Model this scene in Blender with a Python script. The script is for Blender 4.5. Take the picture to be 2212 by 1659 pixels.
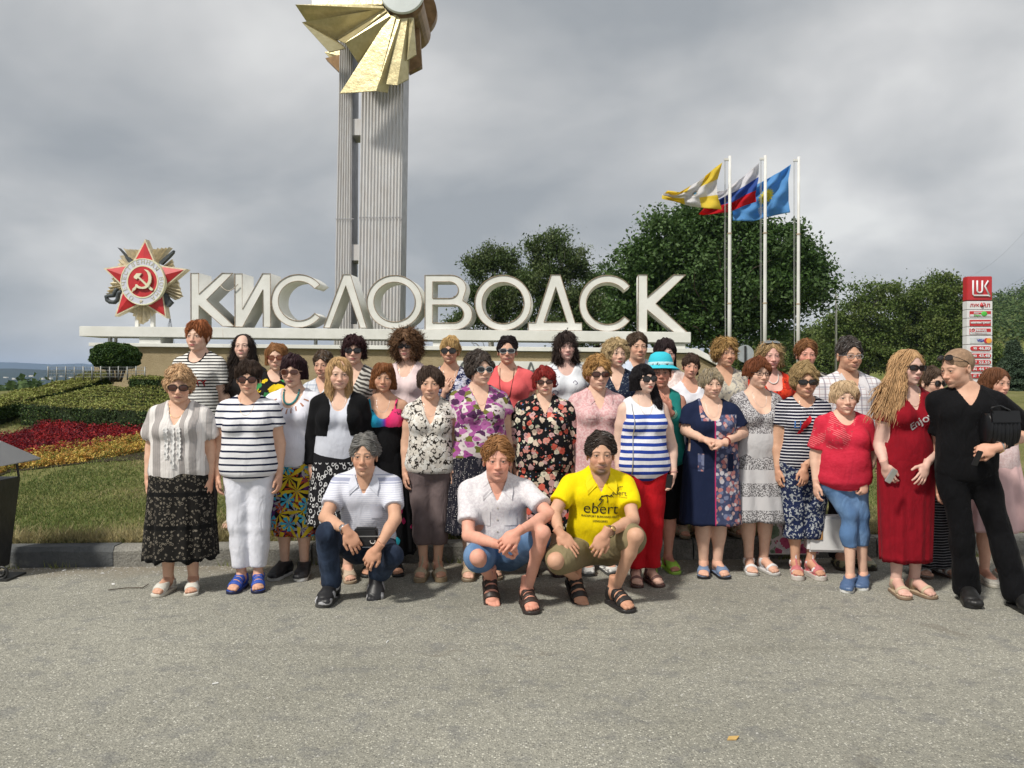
import bpy, bmesh, math, random
import numpy as np
from mathutils import Vector, Matrix, Euler
from mathutils.bvhtree import BVHTree
random.seed(7); RNG = np.random.default_rng(7)
for o in list(bpy.data.objects): bpy.data.objects.remove(o, do_unlink=True)
S = bpy.context.scene
COL = S.collection
# ---------------------------------------------------------------- camera
FPX = 1736.0; CX = 1106.0; HY = 815.0; CAMZ = 1.5      # focal length and horizon measured on a 2212 px wide picture
cam = bpy.data.cameras.new('camera'); camo = bpy.data.objects.new('camera', cam); COL.objects.link(camo)
cam.sensor_width = 36.0; cam.lens = 36.0*FPX/2212.0; cam.clip_start = 0.1; cam.clip_end = 9000
camo.location = (0, 0, CAMZ); camo.rotation_euler = (math.radians(90)-math.atan((829.5-HY)/FPX), 0, 0)
S.camera = camo
# ---------------------------------------------------------------- sun and sky
SUN_EL = math.radians(49); SUN_AZ = math.radians(-138)     # azimuth measured from +Y (away from the camera) clockwise
sd = Vector((math.sin(SUN_AZ)*math.cos(SUN_EL), math.cos(SUN_AZ)*math.cos(SUN_EL), math.sin(SUN_EL)))
sun = bpy.data.lights.new('sun', 'SUN'); sun.energy = 3.35; sun.angle = math.radians(6); sun.color = (1.0, 0.95, 0.86)
suno = bpy.data.objects.new('sun', sun); COL.objects.link(suno)
suno.rotation_euler = sd.to_track_quat('Z', 'Y').to_euler()
W = bpy.data.worlds.new('World'); S.world = W; W.use_nodes = True
S.view_settings.view_transform = 'Standard'; S.view_settings.look = 'None'
S.view_settings.exposure = 0.28; S.view_settings.gamma = 1.0; S.view_settings.use_curve_mapping = False
def world_nodes():
    t = W.node_tree; t.nodes.clear(); N = t.nodes.new; L = t.links.new
    out = N('ShaderNodeOutputWorld'); bg = N('ShaderNodeBackground'); L(bg.outputs[0], out.inputs[0])
    sky = N('ShaderNodeTexSky'); sky.sky_type = 'NISHITA'; sky.sun_disc = False
    sky.sun_elevation = SUN_EL; sky.sun_rotation = SUN_AZ % (2*math.pi)
    tc = N('ShaderNodeTexCoord'); sep = N('ShaderNodeSeparateXYZ'); L(tc.outputs['Generated'], sep.inputs[0])
    # flatten the direction onto a cloud deck: xy / (z + c)
    def M(op, a, b=None, c=None):
        m = N('ShaderNodeMath'); m.operation = op
        for i, v in enumerate((a, b, c)):
            if v is None: continue
            if isinstance(v, (int, float)): m.inputs[i].default_value = v
            else: L(v, m.inputs[i])
        return m.outputs[0]
    zc = M('ADD', M('MAXIMUM', sep.outputs[2], 0.0), 0.42)
    cmb = N('ShaderNodeCombineXYZ'); L(M('DIVIDE', sep.outputs[0], zc), cmb.inputs[0]); L(M('DIVIDE', sep.outputs[1], zc), cmb.inputs[1])
    n1 = N('ShaderNodeTexNoise'); n1.inputs['Scale'].default_value = 1.9; n1.inputs['Detail'].default_value = 5; n1.inputs['Roughness'].default_value = .5; n1.inputs['Distortion'].default_value = .25
    mp = N('ShaderNodeMapping'); mp.inputs['Location'].default_value = (3.3, 1.1, 0); mp.inputs['Scale'].default_value = (0.9, 1.0, 1); mp.inputs['Rotation'].default_value = (0, 0, .5)
    L(cmb.outputs[0], mp.inputs[0]); L(mp.outputs[0], n1.inputs['Vector'])
    n2 = N('ShaderNodeTexNoise'); n2.inputs['Scale'].default_value = .9; n2.inputs['Detail'].default_value = 2
    L(mp.outputs[0], n2.inputs['Vector'])
    f = M('ADD', M('MULTIPLY', n1.outputs[0], .62), M('MULTIPLY', n2.outputs[0], .38))
    # the deck is darker to the left, thinner and brighter to the right
    f = M('ADD', M('ADD', M('MULTIPLY', M('SUBTRACT', f, .5), 1.3), .5), M('MULTIPLY', sep.outputs[0], .13))
    cr = N('ShaderNodeValToRGB'); L(f, cr.inputs[0])
    e = cr.color_ramp.elements
    e[0].position = .38; e[0].color = (.27, .285, .298, 1)
    e[1].position = .66; e[1].color = (.60, .60, .585, 1)
    for p, c in ((.45, (.335, .345, .352, 1)), (.52, (.41, .415, .415, 1)), (.59, (.50, .50, .495, 1))):
        q = e.new(p); q.color = c
    mx = N('ShaderNodeMix'); mx.data_type = 'RGBA'; mx.inputs[0].default_value = .95
    sc = N('ShaderNodeVectorMath'); sc.operation = 'SCALE'; sc.inputs['Scale'].default_value = .1
    L(sky.outputs[0], sc.inputs[0]); L(sc.outputs[0], mx.inputs[6]); L(cr.outputs[0], mx.inputs[7])
    # pale band at the horizon
    hz = M('MULTIPLY', M('POWER', M('SUBTRACT', 1.0, M('MINIMUM', M('ABSOLUTE', sep.outputs[2]), 1.0)), 22.0), .55)
    m2 = N('ShaderNodeMix'); m2.data_type = 'RGBA'; L(hz, m2.inputs[0]); L(mx.outputs[2], m2.inputs[6]); m2.inputs[7].default_value = (.42, .44, .455, 1)
    L(m2.outputs[2], bg.inputs[0]); bg.inputs[1].default_value = 1.12
world_nodes()
# ---------------------------------------------------------------- pixel helpers
def at(px, d, z=0.0): return Vector(((px-CX)/FPX*d, d, z))
def P(px, py, d): return Vector(((px-CX)/FPX*d, d, CAMZ+(HY-py)/FPX*d))
# ---------------------------------------------------------------- object helpers
def props(o, label=None, cat=None, group=None, kind=None):
    if label: o['label'] = label
    if cat: o['category'] = cat
    if group: o['group'] = group
    if kind: o['kind'] = kind
    return o
def thing(name, label, cat, loc=(0, 0, 0), rz=0.0, group=None):
    o = bpy.data.objects.new(name, None); COL.objects.link(o); o.empty_display_size = .2
    o.location = loc; o.rotation_euler = (0, 0, rz); return props(o, label, cat, group)
def mesh_np(name, V, F, mat=None, smooth=True, cols=None, midx=None, uv=None):
    V = np.asarray(V, dtype=np.float32).reshape(-1, 3); F = np.asarray(F, dtype=np.int32)
    me = bpy.data.meshes.new(name); n = F.shape[1]
    me.vertices.add(len(V)); me.vertices.foreach_set('co', V.ravel())
    me.loops.add(F.size); me.loops.foreach_set('vertex_index', F.ravel())
    me.polygons.add(len(F)); me.polygons.foreach_set('loop_start', np.arange(len(F), dtype=np.int32)*n)
    me.polygons.foreach_set('loop_total', np.full(len(F), n, dtype=np.int32))
    if midx is not None: me.polygons.foreach_set('material_index', np.asarray(midx, dtype=np.int32))
    me.update(calc_edges=True)
    if smooth: me.polygons.foreach_set('use_smooth', np.ones(len(F), dtype=bool))
    if cols is not None:
        c = np.ones((len(V), 4), dtype=np.float32); c[:, :3] = cols
        a = me.color_attributes.new('Col', 'FLOAT_COLOR', 'POINT'); a.data.foreach_set('color', c.ravel())
    if uv is not None:
        u = me.uv_layers.new(name='UVMap'); u.data.foreach_set('uv', np.asarray(uv, dtype=np.float32)[F.ravel()].ravel())
    for m in (mat if isinstance(mat, (list, tuple)) else [mat]):
        if m: me.materials.append(m)
    return me
def link(name, me, parent=None, loc=None, rot=None, kind=None):
    o = bpy.data.objects.new(name, me); COL.objects.link(o)
    if parent is not None: o.parent = parent
    if loc is not None: o.location = loc
    if rot is not None: o.rotation_euler = rot
    if kind: o['kind'] = kind
    return o
class MB:                                             # collects polygons, builds one mesh
    def __init__(s): s.v = []; s.f = []; s.m = []; s.mi = 0
    def poly(s, pts, faces):
        b = len(s.v); s.v += [tuple(p) for p in pts]
        for f in faces: s.f.append(tuple(b+i for i in f)); s.m.append(s.mi)
    def box(s, c, h, R=None):
        pts = [Vector((sx*h[0], sy*h[1], sz*h[2])) for sz in (-1, 1) for sy in (-1, 1) for sx in (-1, 1)]
        if R is not None: pts = [R @ p for p in pts]
        s.poly([p+Vector(c) for p in pts], [(0, 2, 3, 1), (4, 5, 7, 6), (0, 1, 5, 4), (2, 6, 7, 3), (0, 4, 6, 2), (1, 3, 7, 5)])
    def tube(s, path, r, n=8, caps=True):
        path = [Vector(p) for p in path]; m = len(path); rs = r if isinstance(r, (list, tuple)) else [r]*m
        up = None; rings = []
        for i, p in enumerate(path):
            t = (path[min(i+1, m-1)]-path[max(i-1, 0)]).normalized()
            if up is None: up = t.orthogonal().normalized()
            up = (up - t*up.dot(t)); up = up.normalized() if up.length > 1e-6 else t.orthogonal().normalized()
            w = t.cross(up)
            rings.append([p+(up*math.cos(2*math.pi*k/n)+w*math.sin(2*math.pi*k/n))*rs[i] for k in range(n)])
        pts = [q for r_ in rings for q in r_]; fs = []
        for i in range(m-1):
            for k in range(n): a = i*n+k; b = i*n+(k+1) % n; fs.append((a, b, b+n, a+n))
        if caps: fs.append(tuple(range(n-1, -1, -1))); fs.append(tuple((m-1)*n+k for k in range(n)))
        s.poly(pts, fs)
    def lathe(s, prof, c=(0, 0, 0), n=24, R=None):
        c = Vector(c); pts = []; m = len(prof)
        for r, z in prof:
            for k in range(n):
                q = Vector((r*math.cos(2*math.pi*k/n), r*math.sin(2*math.pi*k/n), z)); pts.append(c+(R @ q if R is not None else q))
        fs = []
        for i in range(m-1):
            for k in range(n): a = i*n+k; b = i*n+(k+1) % n; fs.append((a, b, b+n, a+n))
        fs.append(tuple(range(n-1, -1, -1))); fs.append(tuple((m-1)*n+k for k in range(n)))
        s.poly(pts, fs)
    def build(s, name, mat, parent=None, smooth=False, bevel=0, loc=None, rot=None, kind=None):
        me = bpy.data.meshes.new(name); me.from_pydata(s.v, [], s.f)
        for m in (mat if isinstance(mat, (list, tuple)) else [mat]): me.materials.append(m)
        if any(s.m): me.polygons.foreach_set('material_index', s.m)
        if smooth: me.polygons.foreach_set('use_smooth', [True]*len(s.f))
        me.update()
        if bevel:
            bm = bmesh.new(); bm.from_mesh(me)
            bmesh.ops.bevel(bm, geom=[e for e in bm.edges if e.calc_face_angle(0) > .6], offset=bevel, segments=2, affect='EDGES', clamp_overlap=True)
            bm.to_mesh(me); bm.free()
        return link(name, me, parent, loc, rot, kind)
def extrude_poly(name, loops, depth, mat, parent=None, M=None, bevel=0.0, smooth=False):
    """closed 2-D loops (outer + holes) in x,z ; front at y=0, back at y=depth"""
    cu = bpy.data.curves.new(name, 'CURVE'); cu.dimensions = '2D'; cu.fill_mode = 'BOTH'; cu.extrude = depth/2; cu.bevel_depth = bevel
    for lp in loops:
        sp = cu.splines.new('POLY'); sp.points.add(len(lp)-1); sp.use_cyclic_u = True
        for i, (x, z) in enumerate(lp): sp.points[i].co = (x, z, 0, 1)
    o = bpy.data.objects.new(name, cu); COL.objects.link(o)
    me = bpy.data.meshes.new_from_object(o); bpy.data.objects.remove(o)
    R = Matrix(((1, 0, 0, 0), (0, 0, -1, depth/2), (0, 1, 0, 0), (0, 0, 0, 1)))
    me.transform(R if M is None else M @ R); me.materials.clear(); me.materials.append(mat)
    if smooth: me.polygons.foreach_set('use_smooth', [True]*len(me.polygons))
    me.name = name; return link(name, me, parent)
def text_mesh(body, size, align='CENTER', extrude=0.0, bold=0.0, xs=1.0, res=3):
    cu = bpy.data.curves.new('text', 'FONT'); cu.body = body; cu.size = size; cu.align_x = align; cu.align_y = 'CENTER'
    cu.extrude = extrude; cu.offset = bold; cu.resolution_u = res
    o = bpy.data.objects.new('text', cu); COL.objects.link(o)
    me = bpy.data.meshes.new_from_object(o); bpy.data.objects.remove(o)
    me.transform(Matrix(((xs, 0, 0, 0), (0, 0, -1, 0), (0, 1, 0, 0), (0, 0, 0, 1)))); me.materials.clear()
    return me                                          # lies in x,z facing -Y
# ---------------------------------------------------------------- materials
MATS = {}
class NT:
    def __init__(s, name, rough=.8, spec=.3):
        s.m = bpy.data.materials.new(name); s.m.use_nodes = True; s.t = s.m.node_tree; s.t.nodes.clear()
        s.out = s.N('ShaderNodeOutputMaterial'); s.b = s.N('ShaderNodeBsdfPrincipled'); s.L(s.b.outputs[0], s.out.inputs[0])
        s.b.inputs['Roughness'].default_value = rough; s.b.inputs['Specular IOR Level'].default_value = spec
        s._tc = None
    def N(s, t): return s.t.nodes.new(t)
    def L(s, a, b): s.t.links.new(a, b)
    def co(s, kind='Object'):
        if s._tc is None: s._tc = s.N('ShaderNodeTexCoord')
        return s._tc.outputs[kind]
    def sep(s, v=None):
        n = s.N('ShaderNodeSeparateXYZ'); s.L(v or s.co(), n.inputs[0]); return n.outputs
    def M(s, op, a, b=None, c=None, clamp=False):
        m = s.N('ShaderNodeMath'); m.operation = op; m.use_clamp = clamp
        for i, v in enumerate((a, b, c)):
            if v is None: continue
            if isinstance(v, (int, float)): m.inputs[i].default_value = v
            else: s.L(v, m.inputs[i])
        return m.outputs[0]
    def map(s, v=None, scale=(1, 1, 1), rot=(0, 0, 0), loc=(0, 0, 0)):
        n = s.N('ShaderNodeMapping'); n.inputs['Scale'].default_value = scale; n.inputs['Rotation'].default_value = rot; n.inputs['Location'].default_value = loc
        s.L(v or s.co(), n.inputs[0]); return n.outputs[0]
    def noise(s, scale, v=None, detail=3, rough=.55, dist=0, out=0):
        n = s.N('ShaderNodeTexNoise'); n.inputs['Scale'].default_value = scale; n.inputs['Detail'].default_value = detail
        n.inputs['Roughness'].default_value = rough; n.inputs['Distortion'].default_value = dist
        s.L(v or s.co(), n.inputs['Vector']); return n.outputs[out]
    def vor(s, scale, v=None, feature='F1', rnd=1.0):
        n = s.N('ShaderNodeTexVoronoi'); n.feature = feature; n.inputs['Scale'].default_value = scale; n.inputs['Randomness'].default_value = rnd
        s.L(v or s.co(), n.inputs['Vector']); return n.outputs
    def ramp(s, f, stops, const=False):
        n = s.N('ShaderNodeValToRGB'); s.L(f, n.inputs[0]); e = n.color_ramp.elements
        if const: n.color_ramp.interpolation = 'CONSTANT'
        while len(e) < len(stops): e.new(.5)
        for i, (p, c) in enumerate(stops): e[i].position = p; e[i].color = (*c[:3], 1) if not isinstance(c, (int, float)) else (c, c, c, 1)
        return n.outputs[0]
    def step(s, f, a, b):                               # smooth 0..1 between a and b
        n = s.N('ShaderNodeMapRange'); n.interpolation_type = 'SMOOTHSTEP'; s.L(f, n.inputs[0])
        n.inputs[1].default_value = a; n.inputs[2].default_value = b; return n.outputs[0]
    def mix(s, f, a, b, mode='MIX'):
        n = s.N('ShaderNodeMix'); n.data_type = 'RGBA'; n.blend_type = mode
        for v, i in ((f, 0), (a, 6), (b, 7)):
            if isinstance(v, (int, float)) and i == 0: n.inputs[0].default_value = v
            elif isinstance(v, (int, float)): n.inputs[i].default_value = (v, v, v, 1)
            elif isinstance(v, (tuple, list)): n.inputs[i].default_value = (*v[:3], 1)
            else: s.L(v, n.inputs[i])
        return n.outputs[2]
    def warp(s, amt, scale, v=None):
        n = s.N('ShaderNodeTexNoise'); n.inputs['Scale'].default_value = scale; n.inputs['Detail'].default_value = 2; v = v or s.co(); s.L(v, n.inputs['Vector'])
        a = s.N('ShaderNodeVectorMath'); a.operation = 'SUBTRACT'; s.L(n.outputs['Color'], a.inputs[0]); a.inputs[1].default_value = (.5, .5, .5)
        b = s.N('ShaderNodeVectorMath'); b.operation = 'SCALE'; b.inputs['Scale'].default_value = amt; s.L(a.outputs[0], b.inputs[0])
        c = s.N('ShaderNodeVectorMath'); c.operation = 'ADD'; s.L(v, c.inputs[0]); s.L(b.outputs[0], c.inputs[1]); return c.outputs[0]
    def color(s, c):
        if isinstance(c, (tuple, list)): s.b.inputs['Base Color'].default_value = (*c[:3], 1)
        else: s.L(c, s.b.inputs['Base Color'])
        return s
    def bump(s, f, strength=.3, dist=.01):
        n = s.N('ShaderNodeBump'); n.inputs['Strength'].default_value = strength; n.inputs['Distance'].default_value = dist
        s.L(f, n.inputs['Height']); s.L(n.outputs[0], s.b.inputs['Normal']); return s
def attr_col(t):
    n = t.N('ShaderNodeAttribute'); n.attribute_name = 'Col'; return n.outputs['Color']
def solid(name, c, rough=.6, var=.12, scale=6, metal=0, spec=.3, bump=0, bscale=40):
    if name in MATS: return MATS[name]
    t = NT(name, rough, spec); c = Vector(c)
    n = t.noise(scale, detail=4)
    t.color(t.mix(t.step(n, .3, .7), tuple(c*(1-var)), tuple(c*(1+var*.6)))); t.b.inputs['Metallic'].default_value = metal
    if bump: t.bump(t.noise(bscale, detail=3), bump, .01)
    MATS[name] = t.m; return t.m
# ---------------------------------------------------------------- signed distance modelling
class Grid:
    def __init__(s, lo, hi, h):
        s.lo = np.array(lo, np.float32); s.h = h; s.n = np.ceil((np.array(hi)-s.lo)/h).astype(int)+1
        s.F = np.full(s.n, .12, np.float32); s.ax = [s.lo[i]+h*np.arange(s.n[i], dtype=np.float32) for i in range(3)]
    def sl(s, lo, hi, m):
        a = [max(0, int((lo[i]-m-s.lo[i])/s.h)) for i in range(3)]; b = [min(int(s.n[i]), int((hi[i]+m-s.lo[i])/s.h)+2) for i in range(3)]
        if any(b[i] <= a[i] for i in range(3)): return None
        return tuple(slice(a[i], b[i]) for i in range(3))
    def axes(s, q): return s.ax[0][q[0]][:, None, None], s.ax[1][q[1]][None, :, None], s.ax[2][q[2]][None, None, :]
    def add(s, fn, lo, hi, k=.02, op='u'):
        q = s.sl(lo, hi, max(k, .02)+2*s.h)
        if q is None: return
        X, Y, Z = s.axes(q); d = fn(X, Y, Z); A = s.F[q]
        if op == 'u':
            hh = np.clip(.5+.5*(A-d)/k, 0, 1); s.F[q] = A+(d-A)*hh-k*hh*(1-hh)
        else:
            d = -d; hh = np.clip(.5-.5*(A-d)/k, 0, 1); s.F[q] = A+(d-A)*hh+k*hh*(1-hh)
    def cap(s, a, b, ra, rb, k=.02, op='u'):
        a = np.array(a, np.float32); b = np.array(b, np.float32); v = b-a; L2 = float(v@v)+1e-9; R = max(ra, rb)
        def fn(X, Y, Z):
            t = np.clip(((X-a[0])*v[0]+(Y-a[1])*v[1]+(Z-a[2])*v[2])/L2, 0, 1)
            return np.sqrt((X-a[0]-t*v[0])**2+(Y-a[1]-t*v[1])**2+(Z-a[2]-t*v[2])**2)-(ra+(rb-ra)*t)
        s.add(fn, np.minimum(a, b)-R, np.maximum(a, b)+R, k, op)
    def ell(s, c, r, k=.02, op='u', R=None):
        c = np.array(c, np.float32); r = np.array(r, np.float32); mr = float(r.max())
        def fn(X, Y, Z):
            x, y, z = X-c[0], Y-c[1], Z-c[2]
            if R is not None:
                Q = np.array(R); x, y, z = Q[0, 0]*x+Q[1, 0]*y+Q[2, 0]*z, Q[0, 1]*x+Q[1, 1]*y+Q[2, 1]*z, Q[0, 2]*x+Q[1, 2]*y+Q[2, 2]*z
            k0 = np.sqrt((x/r[0])**2+(y/r[1])**2+(z/r[2])**2); k1 = np.sqrt((x/r[0]**2)**2+(y/r[1]**2)**2+(z/r[2]**2)**2)+1e-6
            return k0*(k0-1)/k1
        e = r if R is None else np.array([mr]*3); s.add(fn, c-e, c+e, k, op)
    def inter(s, d): s.F = np.maximum(s.F, d)
    def mesh(s):
        F = s.F.copy(); F[0] = F[-1] = 1; F[:, 0] = F[:, -1] = 1; F[:, :, 0] = F[:, :, -1] = 1
        I = F < 0
        c8 = [I[a:I.shape[0]-1+a, b:I.shape[1]-1+b, c:I.shape[2]-1+c] for a in (0, 1) for b in (0, 1) for c in (0, 1)]
        cnt = sum(c.astype(np.int8) for c in c8); act = (cnt > 0) & (cnt < 8)
        idx = np.full(act.shape, -1, np.int32); ijk = np.argwhere(act); idx[act] = np.arange(len(ijk))
        cor = [(a, b, c) for a in (0, 1) for b in (0, 1) for c in (0, 1)]
        val = np.stack([F[ijk[:, 0]+a, ijk[:, 1]+b, ijk[:, 2]+c] for a, b, c in cor], 1)
        acc = np.zeros((len(ijk), 3), np.float32); w = np.zeros(len(ijk), np.float32)
        for i in range(8):
            for j in range(i+1, 8):
                dd = np.array(cor[j])-np.array(cor[i])
                if np.abs(dd).sum() != 1: continue
                m = (val[:, i] < 0) != (val[:, j] < 0)
                t = val[:, i]/(val[:, i]-val[:, j]+1e-12)
                p = np.array(cor[i], np.float32)+t[:, None]*dd
                acc[m] += p[m]; w[m] += 1
        V = (ijk+acc/np.maximum(w, 1)[:, None])*s.h+s.lo
        Q = []
        for ax in range(3):
            u, v = (ax+1) % 3, (ax+2) % 3
            s0 = [slice(None)]*3; s1 = [slice(None)]*3; s0[ax] = slice(0, -1); s1[ax] = slice(1, None)
            for w_ in (u, v): s0[w_] = slice(1, -1); s1[w_] = slice(1, -1)
            A = I[tuple(s0)]; B = I[tuple(s1)]; e = np.argwhere(A != B)
            if not len(e): continue
            pos = A[e[:, 0], e[:, 1], e[:, 2]]; e = e.copy(); e[:, u] += 1; e[:, v] += 1
            q = []
            for du, dv in ((-1, -1), (0, -1), (0, 0), (-1, 0)):
                c = e.copy(); c[:, u] += du; c[:, v] += dv; q.append(idx[c[:, 0], c[:, 1], c[:, 2]])
            q = np.stack(q, 1); q[~pos] = q[~pos][:, ::-1]; Q.append(q)
        return V.astype(np.float32), np.concatenate(Q).astype(np.int32)
    def sample(s, p):
        g = (p-s.lo)/s.h; g = np.clip(g, 0, s.n-1.001); i = g.astype(int); f = g-i; r = 0
        for a in (0, 1):
            for b in (0, 1):
                for c in (0, 1):
                    w = (f[:, 0] if a else 1-f[:, 0])*(f[:, 1] if b else 1-f[:, 1])*(f[:, 2] if c else 1-f[:, 2])
                    r = r+w*s.F[i[:, 0]+a, i[:, 1]+b, i[:, 2]+c]
        return r
    def grad(s, p):
        e = s.h; g = np.stack([s.sample(p+np.eye(3)[i]*e)-s.sample(p-np.eye(3)[i]*e) for i in range(3)], 1)
        return g/(np.linalg.norm(g, axis=1, keepdims=True)+1e-9)
def vnormals(V, F):
    n = np.cross(V[F[:, 2]]-V[F[:, 0]], V[F[:, 3 if F.shape[1] > 3 else 1]]-V[F[:, 1 if F.shape[1] > 3 else 0]])
    N = np.zeros_like(V)
    for i in range(F.shape[1]): np.add.at(N, F[:, i], n)
    return N/(np.linalg.norm(N, axis=1, keepdims=True)+1e-9)
def join(parts):                                        # [(V,F,C)] -> one
    V = []; F = []; C = []; b = 0
    for v, f, c in parts: V.append(v); F.append(f+b); C.append(np.broadcast_to(np.asarray(c, np.float32), (len(v), 3))); b += len(v)
    return np.concatenate(V), np.concatenate(F), np.concatenate(C)
def smooth_v(V, F, it=2, lam=.5):
    E = np.concatenate([F[:, [i, (i+1) % F.shape[1]]] for i in range(F.shape[1])])
    deg = np.bincount(E.ravel(), minlength=len(V)).astype(np.float32)[:, None]+1e-6
    for _ in range(it):
        A = np.zeros_like(V)
        for c in range(3): A[:, c] = np.bincount(E[:, 0], V[E[:, 1], c], len(V))+np.bincount(E[:, 1], V[E[:, 0], c], len(V))
        V = V+lam*(A/deg-V)
    return V
# ================================================================ people
def mat_skin():
    t = NT('skin', .55, .3); c = attr_col(t); n = t.noise(28, detail=4)
    c2 = t.mix(t.step(n, .35, .7), t.mix(1.0, c, (.93, .90, .90), 'MULTIPLY'), c)
    t.color(c2); t.b.inputs['Subsurface Weight'].default_value = .0
    t.bump(t.noise(90, detail=3), .12, .004); return t.m
def mat_hair():
    t = NT('hair', .6, .22); c = attr_col(t); w = t.noise(60, t.map(scale=(1, 1, .25)), detail=4)
    t.color(t.mix(t.step(w, .3, .75), t.mix(1.0, c, (.78, .77, .76), 'MULTIPLY'), t.mix(1.0, c, (1.12, 1.11, 1.1), 'MULTIPLY')))
    t.bump(w, .3, .008); return t.m
def mat_leather():
    t = NT('leather', .45, .4); c = attr_col(t); t.color(c); t.bump(t.noise(70), .15, .005); return t.m
SKIN = mat_skin(); HAIRM = mat_hair(); LEATHER = mat_leather()
GLASS_DARK = solid('tinted_lens', (.02, .016, .015), .12, .0, spec=.6)
GLASS_BROWN = solid('brown_lens', (.075, .028, .018), .12, .0, spec=.6)
GLASS_CLEAR = solid('clear_lens_edge', (.3, .3, .3), .2)
FRAME_BLACK = solid('black_frame', (.012, .012, .012), .3)
FRAME_GREY = solid('grey_frame', (.35, .37, .38), .3)
FRAME_RED = solid('dark_red_frame', (.2, .03, .02), .3)
GOLD = solid('gold_metal', (.7, .48, .2), .3, metal=1); SILVER = solid('silver_metal', (.7, .7, .7), .3, metal=1)
# ---- head template
def build_head(male):
    h = .0045; G = Grid((-.1, -.135, -.2), (.1, .13, .13), h)
    G.ell((0, .014, .034), (.074, .095, .082), .02)
    G.ell((0, -.022, -.02), (.061, .066, .085), .03)
    jw = .050 if male else .043
    G.ell((0, -.03, -.068), (jw, .048, .036), .03)
    G.ell((0, -.072, -.094), (.02 if male else .016, .017, .016), .02)
    for s in (-1, 1):
        G.ell((s*.038, -.058, -.028), (.022, .02, .024), .025)
        G.cap((s*.012, -.079, .02), (s*.045, -.068, .021), .010, .008, .014)
        G.ell((s*.031, -.098, .001), (.019, .017, .0135), .012, 's')
        G.ell((s*.031, -.0745, .001), (.0165, .0155, .0145), .006)
        G.ell((s*.031, -.093, .0), (.0145, .012, .0048), .003, 's')
    G.cap((0, -.083, .006), (0, -.101, -.03), .0075, .0105, .012)
    G.ell((0, -.103, -.034), (.0125, .012, .010), .008)
    for s in (-1, 1): G.ell((s*.0125, -.094, -.038), (.0085, .010, .0075), .006)
    for s in (-1, 1): G.ell((s*.006, -.1, -.0445), (.004, .006, .003), .003, 's')
    G.ell((0, -.079, -.064), (.028, .014, .014), .016)
    G.ell((0, -.0895, -.0612), (.024, .0075, .0045), .005)
    G.ell((0, -.088, -.0718), (.021, .0078, .0055), .005)
    G.cap((-.024, -.0985, -.0662), (.024, -.0985, -.0662), .0035, .0035, .003, 's')
    G.ell((0, -.09, -.083), (.016, .007, .005), .006, 's')
    for s in (-1, 1):
        R = Euler((0, s*.12, s*.35)).to_matrix()
        G.ell((s*.078, .012, -.008), (.008, .019, .031), .008, R=R)
        G.ell((s*.086, .006, -.004), (.006, .009, .016), .005, 's', R=R)
    nr = .058 if male else .049
    G.cap((0, .018, -.07), (0, .03, -.19), nr, nr*1.04, .02)
    V, F = G.mesh(); x, y, z = V[:, 0], V[:, 1], V[:, 2]; ax = np.abs(x)
    front = y < -.05
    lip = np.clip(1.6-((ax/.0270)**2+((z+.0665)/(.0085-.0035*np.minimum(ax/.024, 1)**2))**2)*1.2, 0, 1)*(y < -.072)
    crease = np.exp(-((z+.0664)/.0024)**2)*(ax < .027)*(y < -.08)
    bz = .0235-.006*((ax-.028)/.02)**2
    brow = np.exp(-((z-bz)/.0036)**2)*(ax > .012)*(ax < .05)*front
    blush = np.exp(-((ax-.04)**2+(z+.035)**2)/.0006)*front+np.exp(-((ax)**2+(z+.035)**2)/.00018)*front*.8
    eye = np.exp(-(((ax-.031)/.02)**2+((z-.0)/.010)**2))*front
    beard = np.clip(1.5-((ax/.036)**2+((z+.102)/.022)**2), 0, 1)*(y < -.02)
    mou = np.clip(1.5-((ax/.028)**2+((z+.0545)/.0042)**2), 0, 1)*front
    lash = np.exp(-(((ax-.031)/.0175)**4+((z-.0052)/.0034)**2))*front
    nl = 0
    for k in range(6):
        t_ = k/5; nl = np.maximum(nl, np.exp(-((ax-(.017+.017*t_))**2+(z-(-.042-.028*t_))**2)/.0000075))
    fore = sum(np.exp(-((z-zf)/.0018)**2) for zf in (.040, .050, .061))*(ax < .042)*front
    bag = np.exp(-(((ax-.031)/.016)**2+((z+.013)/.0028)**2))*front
    return dict(V=V, F=F, nl=nl*front, fore=fore, bag=bag, lip=lip, crease=crease, brow=brow, blush=blush, eye=eye, beard=beard, mou=mou, lash=lash)
HEADS = {}
def head_t(m):
    if m not in HEADS: HEADS[m] = build_head(m)
    return HEADS[m]
def sphere(c, r, n=12, m=8):
    V = []; F = []
    for i in range(m+1):
        for k in range(n):
            a = math.pi*i/m; b = 2*math.pi*k/n; V.append((math.sin(a)*math.cos(b), math.sin(a)*math.sin(b), math.cos(a)))
    for i in range(m):
        for k in range(n): F.append((i*n+k, (i+1)*n+k, (i+1)*n+(k+1) % n, i*n+(k+1) % n))
    return np.array(V, np.float32)*r+np.array(c, np.float32), np.array(F, np.int32)
HANDS = {}
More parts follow.
